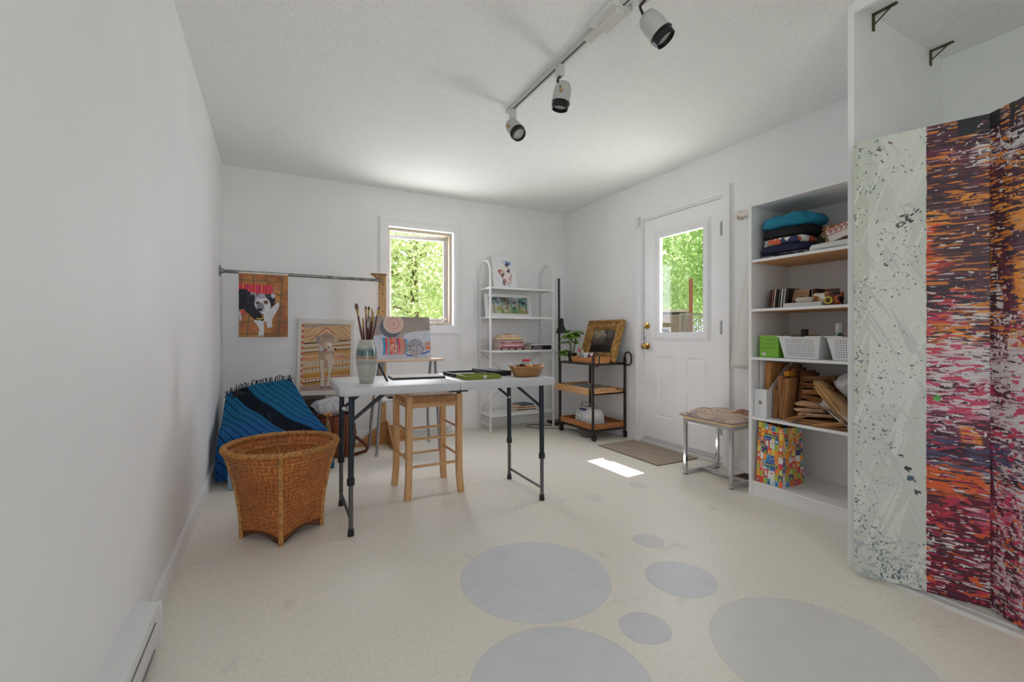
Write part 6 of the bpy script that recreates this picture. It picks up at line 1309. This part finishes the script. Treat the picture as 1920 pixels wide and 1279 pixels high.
# big flat bag leaning diagonally
t = thing('leaning_kraft_bag', 'large pale kraft bag leaning diagonally in front of the white bags', 'paper bag', (2.80, 1.325, Z+.045), rot=(D(52), 0, D(0))); b = MB()
b.grid(lambda u, v: ((u-.5)*.20, .005+v*.255, .012*math.sin(u*5)*math.sin(PI*v)+.006), 10, 14); b.grid(lambda u, v: ((.5-u)*.20, .005+v*.25, -.014*math.sin(PI*v)), 10, 14); b.obj('paper_body', kraft((206, 166, 118)), t, solid=.0015, smooth=50)
b = MB(); b.grid(lambda u, v: (-.098+.018*math.sin(PI*u), .06+.17*v, .016-.02*u+.012*math.cos(PI*u)), 8, 6); b.obj('fold', kraft((196, 154, 104)), t, solid=.0015, smooth=60)
WB = PLASTIC('white_bag_film', (222, 222, 226), 1., .3)
t = thing('white_plastic_bag', 'white plastic shopping bag leaning at right end of fourth shelf', 'bag', (2.80, 1.285, Z+.01), rot=(D(38), 0, 0)); b = MB()
b.grid(lambda u, v: ((u-.5)*.22, v*.20, .018+.010*math.sin(u*8+v*5)*math.sin(PI*v)), 14, 14); b.grid(lambda u, v: ((.5-u)*.22, v*.20, .0-.006*math.sin(PI*v)), 10, 10); b.obj('bag_film', WB, t, solid=.001, smooth=60)
t = thing('clear_plastic_bag', 'crumpled translucent bag with black print at back right of fourth shelf', 'bag', (2.88, 1.345, Z+.15)); b = MB(); b.grid(crumple((.11, .10), .17, 9, .22), 40, 16, closeu=True); b.obj('bag_film', PLASTIC('milky_film', (222, 222, 224), .8, .2), t, smooth=70); b = MB(); b.box(-.118, -.112, -.06, -.02, .03, .075); b.obj('black_print', M((30, 30, 32), .5), t, smooth=0)
# bottom shelf: bright printed shopping bag
Z = SZ['e']+.0006
A = Art(150, 190, (206, 196, 170), 77); cols = [(214, 66, 52), (232, 150, 46), (240, 206, 96), (50, 98, 176), (84, 162, 190), (168, 178, 66), (206, 60, 84), (58, 46, 110), (222, 218, 210), (226, 106, 44)]
for j in range(10):
    for i in range(7):
        r = A.r.random(4); x0, y0 = i/7+.01*(r[0]-.5), j/10+.01*(r[1]-.5); c = cols[int(r[2]*10) % 10]; A.rect(x0, y0, x0+1/7+.01, y0+.11, c, wob=.012)
        c2 = cols[int(r[3]*97) % 10]
        k = (i*3+j*5) % 4
        if k == 0: A.ell(x0+.07, y0+.055, .035, .028, c2)
        elif k == 1: A.rect(x0+.03, y0+.03, x0+.11, y0+.085, c2); A.rect(x0+.045, y0+.042, x0+.095, y0+.072, (226, 222, 214))
        elif k == 2: A.poly([(x0+.02, y0+.09), (x0+.07, y0+.02), (x0+.12, y0+.09)], c2)
for y0 in (.16, .64):
    A.rect(.30, y0, .82, y0+.055, (58, 104, 62))
    for q in range(5): A.poly([(.34+.09*q, y0+.018), (.39+.09*q, y0+.018), (.40+.09*q, y0+.034), (.33+.09*q, y0+.036)], (222, 224, 214))
for y0 in (.26, .76): A.rect(.32, y0, .48, y0+.13, (206, 66, 66)); A.rect(.36, y0+.02, .45, y0+.11, (226, 222, 220)); A.rect(.50, y0, .70, y0+.13, (222, 220, 218)); A.poly([(.56, y0+.05), (.61, y0+.02), (.66, y0+.05)], (206, 70, 60)); A.line([(.61, y0+.10), (.61, y0+.13)], .006, (50, 50, 60)); A.ell(.37, y0+.12, .04, .02, (66, 70, 150))
A.grain(.03, 80, 90)
sb = thing('printed_shopping_bag', 'glossy shopping bag with colourful village print on the bookcase bottom shelf', 'bag', (2.785, 1.728, Z), math.radians(0))
PRN = NT('printed_bag_film'); pa = PRN.node('ShaderNodeAttribute', attribute_name='pigment'); PRN.color(pa.outputs['Color']); PRN.set(Roughness=.18, Coat_Weight=.5); PRN = PRN.m
def bagface(nm, P00, P10, P01, P11, art, wob, seed, flip=False):
    """bowed sheet between four corners (lower-left, lower-right, upper-left, upper-right as seen from outside), coloured from art"""
    w, h = art.w, art.h; g = np.random.default_rng(seed); uu, vv = np.meshgrid(np.linspace(0, 1, w+1), np.linspace(1, 0, h+1))
    P = [np.array(p, float) for p in (P00, P10, P01, P11)]; pos = (P[0]*((1-uu)*(1-vv))[..., None]+P[1]*(uu*(1-vv))[..., None]+P[2]*((1-uu)*vv)[..., None]+P[3]*(uu*vv)[..., None])
    nrm = np.cross(P[1]-P[0], P[2]-P[0]); nrm /= np.linalg.norm(nrm); edge = np.sin(PI*uu)*np.sin(PI*np.clip(vv*.9+.06, 0, 1)); f = edge*(.6+.35*np.sin(uu*11+vv*5+seed)+.25*np.sin(vv*13-uu*7)); pos = pos+nrm*(wob*f)[..., None]
    v = pos.reshape(-1, 3); i, j = np.meshgrid(np.arange(w), np.arange(h)); k = (j*(w+1)+i).ravel(); F = np.stack([k, k+w+1, k+w+2, k+1], 1)
    me = bpy.data.meshes.new(nm); me.vertices.add(len(v)); me.vertices.foreach_set('co', v.ravel()); me.loops.add(F.size); me.loops.foreach_set('vertex_index', F.ravel()); me.polygons.add(len(F)); me.polygons.foreach_set('loop_start', np.arange(0, F.size, 4)); me.update(calc_edges=True)
    at = me.color_attributes.new('pigment', 'BYTE_COLOR', 'CORNER'); c = np.clip(art.a, 0, 1).reshape(-1, 3); L = np.where(c <= .04045, c/12.92, ((c+.055)/1.055)**2.4); at.data.foreach_set('color', np.repeat(np.concatenate([L, np.ones((len(L), 1))], 1), 4, axis=0).ravel()); me.materials.append(PRN); me.shade_smooth()
    o = bpy.data.objects.new(nm, me); COL.objects.link(o); o.parent = sb; return o
x0, x1, y0, y1, h = -.105, .12, -.085, .085, .375
bagface('bag_front', (x0, y1, 0), (x0, y0, 0), (x0+.012, y1-.012, h), (x0+.02, y0+.01, h-.02), A, .016, 2)
B2 = Art(120, 190, (0, 0, 0), 1); B2.a = np.roll(A.a, 60, 1)[:, :120].copy(); bagface('bag_side', (x0, y0, 0), (x1, y0, 0), (x0+.02, y0+.01, h-.02), (x1-.03, y0+.004, h-.03), B2, -.010, 5)
B3 = Art(120, 190, (0, 0, 0), 1); B3.a = np.roll(A.a, 30, 0)[:, :120].copy(); bagface('bag_side', (x1, y1, 0), (x0, y1, 0), (x1-.03, y1-.012, h-.02), (x0+.012, y1-.012, h), B3, -.006, 7)
bagface('bag_back', (x1, y0, 0), (x1, y1, 0), (x1-.03, y0+.004, h-.03), (x1-.03, y1-.012, h-.02), A, .004, 9)
b = MB(); b.tube(smoothpath([(x0+.03, y0+.012, h-.03), (x0+.02, y0+.004, h-.10), (x0+.035, y0-.012, h-.155), (x0+.08, y0-.012, h-.10), (x0+.09, y0+.002, h-.035)]), .004, 6); b.obj('bag_handle', M((232, 176, 84), .6), sb)

# ================================================================ FOLDING SCREEN
def bn(A, kx, ky, seed, sl=0.):
    """brush-like noise as coverage 0..1: white noise smeared kx by ky pixels along a slightly sloping direction"""
    r = np.random.default_rng(seed).normal(size=(A.h, A.w)); fx = np.fft.fftfreq(A.w)[None, :]; fy = np.fft.fftfreq(A.h)[:, None]
    n = np.fft.ifft2(np.fft.fft2(r)*np.exp(-2*PI*PI*((kx*(fx+sl*fy))**2+(ky*(fy-sl*fx))**2))).real; n = (n-n.mean())/n.std(); return 1/(1+np.exp(-1.702*n))
def screen_art(w, h, x_off, white_to, seed):
    A = Art(w, h, (206, 204, 196), seed); X, V = A.X.copy(), A.Y
    if white_to > 0:
        A.a[:] = np.array((203, 205, 198))/255.; n1 = bn(A, 26, 60, seed+1); A.put(n1 > .58, (212, 213, 206), .6); A.put(n1 < .40, (194, 198, 190), .6); A.put((X < .13) & (bn(A, 14, 90, seed+2) > .4), (188, 193, 176), .7); A.put(bn(A, 2.2, 30, seed+12, .35) > .86, (214, 215, 209), .8); A.put(bn(A, 2, 22, seed+13, -.5) > .90, (186, 191, 186), .7)
        sp = bn(A, 1.3, 1.6, seed+3); cl = bn(A, 22, 30, seed+4); low = np.clip((V-.82)/.18, 0, 1); A.put(sp > .993-.12*(cl-.35).clip(0, 1)-.16*low*cl-.05*(X < .06), (104, 112, 118), .85); A.put((sp > .90-.5*low*(cl-.3)) & (V > .95) & (X < .40), (88, 108, 124), .7); A.put((bn(A, 5, 2.4, seed+5) > .80) & (V > .90), (140, 154, 162), .5); A.put((sp > .95) & (V < .06) & (cl > .4), (84, 88, 80), .7)
        for (cx_, cy_, L, a, c, wd, k) in ((.42, .192, .09, -.30, (40, 40, 42), .008, 16), (.38, .205, .07, -.2, (44, 44, 48), .007, 12), (.50, .178, .05, -.6, (52, 52, 52), .006, 6), (.32, .232, .012, 1.4, (96, 76, 72), .006, 3), (.47, .278, .06, -.25, (130, 136, 134), .004, 4), (.26, .29, .03, .6, (74, 76, 82), .008, 5), (.22, .265, .010, 1.3, (60, 60, 64), .007, 3), (.42, .160, .03, -1.2, (150, 152, 150), .005, 4), (.43, .742, .05, .7, (40, 48, 56), .008, 14), (.46, .762, .05, .2, (66, 86, 104), .010, 16), (.50, .79, .05, .8, (40, 42, 44), .006, 10), (.38, .715, .03, .4, (60, 62, 64), .006, 6), (.27, .667, .06, .0, (100, 102, 104), .005, 8), (.30, .700, .03, .2, (80, 82, 84), .005, 5), (.48, .63, .03, 1.3, (140, 142, 146), .004, 3), (.22, .545, .03, -1.3, (96, 98, 108), .007, 4), (.09, .795, .012, 1., (84, 90, 98), .006, 4), (.04, .83, .01, .5, (80, 86, 100), .006, 3), (.22, .028, .05, .5, (70, 76, 68), .007, 10), (.30, .018, .03, .3, (96, 60, 84), .007, 5), (.06, .022, .04, .4, (128, 118, 110), .007, 6)):
            for q in range(k):
                r = A.r.random(3)-.5; x, y = cx_+r[0]*L, cy_+r[1]*L*.20; l = L*(.12+.25*abs(r[2])); A.line([(x-l*math.cos(a)*.5, y-l*math.sin(a)*.22), (x+l*math.cos(a)*.5, y+l*math.sin(a)*.22)], wd*(.4+.8*A.r.random()), c, .85)
        keep = A.a.copy(); X = (A.X-white_to)/(1-white_to)
    else: X = 1.02+A.X*2.2
    B = Art(w, h, (96, 34, 56), seed+9); u = 1 if white_to > 0 else .45      # u keeps streak lengths alike on both sheets
    lo = bn(B, 20*u, 34, seed+20); lo2 = bn(B, 34*u, 20, seed+21); P = lambda m, c, op=.95: B.put(m, c, op)
    def blob(x, v, rx, rv, c, op=1., rag=1.1, n=lo):
        g = np.exp(-((X-x)/rx)**2-((V-v)/rv)**2); P(np.clip((g-.42+(n-.5)*.5*rag)*7, 0, 1), c, op)
    for a_ in ((.2, .03, .9, .035, (60, 38, 56)), (.8, .01, .5, .035, (22, 22, 34)), (.3, .12, .9, .06, (86, 46, 58)), (.95, .085, .45, .035, (200, 192, 196)), (.4, .18, .9, .05, (96, 52, 48)), (.75, .165, .45, .035, (222, 140, 44)), (.1, .21, .35, .03, (226, 142, 44)), (.25, .27, .55, .055, (216, 76, 32)), (.8, .25, .6, .06, (80, 40, 46)), (.2, .335, .6, .04, (204, 62, 42)), (.75, .35, .6, .06, (86, 40, 56)), (.3, .40, .7, .05, (190, 46, 68)), (.85, .405, .4, .035, (204, 196, 194)), (.35, .455, .8, .028, (214, 124, 40)), (.7, .49, .6, .03, (206, 198, 196)), (.15, .515, .3, .035, (190, 60, 70)), (.55, .545, .8, .05, (164, 34, 66)), (.1, .56, .3, .03, (206, 190, 188)), (.6, .60, .9, .03, (184, 90, 116)), (.65, .665, .35, .035, (216, 122, 44)), (.2, .665, .4, .05, (110, 50, 76)), (.6, .715, .9, .03, (78, 48, 84)), (.35, .765, .8, .045, (206, 92, 36)), (.5, .825, .9, .035, (168, 40, 56)), (.4, .92, 1.2, .09, (128, 18, 42)),
               (2.0, .02, .9, .05, (26, 24, 36)), (1.6, .075, .5, .03, (206, 202, 204)), (2.3, .10, .6, .03, (200, 196, 200)), (1.8, .20, 1.0, .09, (226, 146, 46)), (2.0, .33, .9, .10, (224, 144, 44)), (1.15, .38, .25, .06, (206, 202, 202)), (1.9, .47, .8, .04, (218, 140, 44)), (1.5, .52, .9, .05, (198, 190, 194)), (1.6, .60, .9, .06, (206, 190, 198)), (1.3, .68, .5, .04, (96, 60, 92)), (1.8, .74, .9, .06, (208, 196, 202)), (1.3, .80, .5, .05, (196, 96, 122)), (1.6, .88, .9, .05, (130, 30, 62)), (1.9, .94, .8, .05, (176, 70, 100)), (2.2, .93, .4, .03, (222, 140, 50))):
        blob(*a_)
    S = lambda k, kx, ky, sl=0.: bn(B, kx*u, ky, seed+k, sl)
    dk = .20+.22*np.exp(-((V-.37)/.09)**2)*(X < 1.15)+.20*np.exp(-((V-.06)/.07)**2)+.22*np.exp(-((V-.15)/.06)**2)+.16*np.exp(-((V-.26)/.07)**2)*np.clip(X*1.5-.3, 0, 1)+.12*np.exp(-((V-.70)/.04)**2)+.10*(V > .84)-.10*np.exp(-((V-.28)/.05)**2)*(X < .5)-.08*(X > 1.6)
    P(S(30, 17, 1.1, .03) < (dk*(.55+.9*lo2)), (64, 28, 46)); P(S(31, 9, 1.6, .05) < (dk-.10)*(.4+1.1*lo), (42, 20, 38)); P(S(32, 24, .8, .02) < .5*dk, (96, 44, 58), .8); P(S(33, 2.2, 2.2) < (dk-.15)*.6*lo2, (50, 26, 40), .9)
    wt = .05+.26*np.exp(-((V-.50)/.05)**2)+.14*np.exp(-((V-.60)/.06)**2)+.10*np.exp(-((V-.08)/.05)**2)*(X > .4)+.16*np.exp(-((V-.92)/.06)**2)+.12*(X > 1.1)*(V > .4)
    P(S(34, 7, 1.2, .04) < wt*(.3+1.3*lo), (208, 202, 202)); P(S(35, 1.8, 2.0) < wt*.8*(1-lo2), (216, 206, 206), .95); P(S(36, 14, .8) < wt*.6, (196, 170, 178), .8)
    P((S(37, 8, 1.6, -.05) < .22*lo) & (V > .40), (196, 50, 84), .85); P((S(38, 6, 2.4) < .16*lo2) & (V > .72), (216, 92, 40), .9); P((S(39, 5, 4) < .18*lo) & (V > .78), (78, 10, 32), .85); P((S(40, 10, 1.3) < .14) & (V < .45), (224, 132, 44), .85); P((S(41, 8, 2) < .3) & (abs(V-.70) < .035), (70, 74, 110), .8)
    P((abs(X-.17) < .07) & (abs(V-.578) < .010) & (S(42, 2, 2) < .5), (70, 168, 62)); P((X > .5) & (V < .035) & (lo < .55), (20, 20, 32))
    if white_to > 0: edge = (A.X > white_to+.006*(bn(A, 1, 6, seed+50)-.5)).astype(float)[..., None]; A.a = keep*(1-edge)+B.a*edge
    else: A.a = B.a
    A.grain(.02, 120, 400); return A
sc_ = thing('folding_screen', 'tall folding screen painted white, red and orange in front of closet', 'screen', (2.313, .655, .014))
def spanel(ax_, ay_, bx_, by_, art, W=.398, H=1.80):
    ang = math.atan2(by_-ay_, bx_-ax_); e = bpy.data.objects.new('screen_panel', None); COL.objects.link(e); e.parent = sc_; e.location = ((ax_+bx_)/2-2.313, (ay_+by_)/2-.655, 0); e.rotation_euler = (0, 0, ang)
    b = MB(); b.box(-W/2, W/2, -.0095, .0095, 0, H); b.obj('panel_board', M((206, 206, 198), .6), e, smooth=0, bevel=.001)
    art.plane('painted_face', W-.001, H-.001, e, (0, -.0101, .0005), rough=.45); return e
d1 = Vector((2.313-2.157, .655-1.023, 0)).normalized()*.398; spanel(2.313-d1.x, .655-d1.y, 2.313, .655, screen_art(250, 1100, 0., .565, 300))
d2 = Vector((2.249-2.313, .555-.655, 0)).normalized()*.398; spanel(2.313+d2.x*.02, .655+d2.y*.02-.002, 2.313+d2.x*1.02, .655+d2.y*1.02-.002, screen_art(200, 950, 1.0, 0., 300))
for z in (.25, .92, 1.58): b = MB(); b.cyl((-.004, -.003, z-.04), (-.004, -.003, z+.04), .005, 8); b.obj('hinge', M((52, 50, 46), .4, .7), sc_)

# ================================================================ TRACK LIGHTING
TKX = 1.325; tw = M((206, 206, 206), .35, .2)
tk = thing('lighting_track', 'white ceiling track with feed box carrying three spotlights', 'track', (TKX, 1.7, ZC)); b = MB(); b.box(-.018, .018, -.80, .865, -.020, -.0005); b.obj('track_rail', tw, tk, smooth=0, bevel=.002); b = MB(); b.box(-.005, .005, -.79, .855, -.0212, -.0201); b.obj('track_slot', M((92, 88, 84), .6), tk, smooth=0)
b = MB(); b.box(-.055, .055, -.20, -.03, -.028, -.0005); b.obj('ceiling_plate', M((214, 214, 214), .4), tk, smooth=0, bevel=.003); b = MB(); b.box(-.03, .03, -.19, -.07, -.05, -.021); b.box(-.021, .021, -.07, .05, -.036, -.0215); b.obj('feed_connector', M((210, 208, 204), .4), tk, smooth=0, bevel=.003); b = MB(); b.box(-.02, .02, .865, .876, -.022, -.0005); b.obj('end_cap', tw, tk, smooth=0)
def spot(y, head, d, label, side):
    t = thing('track_spotlight', label, 'spotlight', (TKX, y, ZC-.0218), 0, 'spotlights on the ceiling track'); d = Vector(d).normalized(); R = d.to_track_quat('-Z', 'Y').to_matrix(); H = Vector(head)-Vector((TKX, y, ZC-.0218))
    b = MB(); b.box(-.016, .016, -.02, .02, -.062, -.0005); b.obj('track_adapter', M((200, 200, 200), .4), t, smooth=0, bevel=.003)
    b = MB(); top = H-d*.055; b.tube(smoothpath([(0, 0, -.062), (side*.012, 0, -.075), tuple(top.lerp(Vector((side*.05, 0, -.08)), .5)), tuple(H+R@Vector((side*.047, 0, -.0)))], 5), .0055, 8, flat=1.6); b.obj('swivel_arm', M((58, 48, 42), .35, .6), t)
    b = MB(); b.cyl(H+R@Vector((side*.044, 0, 0)), H+R@Vector((side*.058, 0, 0)), .010, 12); b.obj('pivot_screw', M((190, 164, 110), .3, .8), t)
    b = MB(); b.lathe([(.0001, .068), (.018, .066), (.034, .056), (.043, .036), (.046, .01), (.047, -.042), (.0465, -.042), (.044, -.04), (.042, .01), (.0001, .05)], H, 32, R); b.obj('spot_shade', M((182, 182, 182), .4), t, smooth=50)
    b = MB(); b.lathe([(.0475, -.042), (.049, -.044), (.049, -.05), (.0445, -.052), (.0435, -.076), (.0395, -.078), (.038, -.06), (.0375, -.044), (.047, -.042)], H, 32, R); b.obj('front_collar', M((12, 12, 13), .35), t, smooth=40)
    b = MB(); b.lathe([(.0001, -.064), (.02, -.063), (.0375, -.060), (.0375, -.056), (.0001, -.054)], H, 28, R); b.obj('lamp_lens', M((190, 192, 194), .12, spec=.8), t, smooth=50)
spot(2.515, (TKX-.005, 2.485, 2.288), (.12, -.62, -.72), 'spotlight at far end of ceiling track with lens facing the camera', 1)
spot(1.985, (TKX+.012, 1.985, 2.268), (-.12, .10, -.98), 'middle spotlight on ceiling track pointing almost straight down', -1)
spot(1.375, (TKX+.055, 1.375, 2.272), (.42, -.38, -.80), 'nearest spotlight on ceiling track, largest in view, turned toward the right', -1)
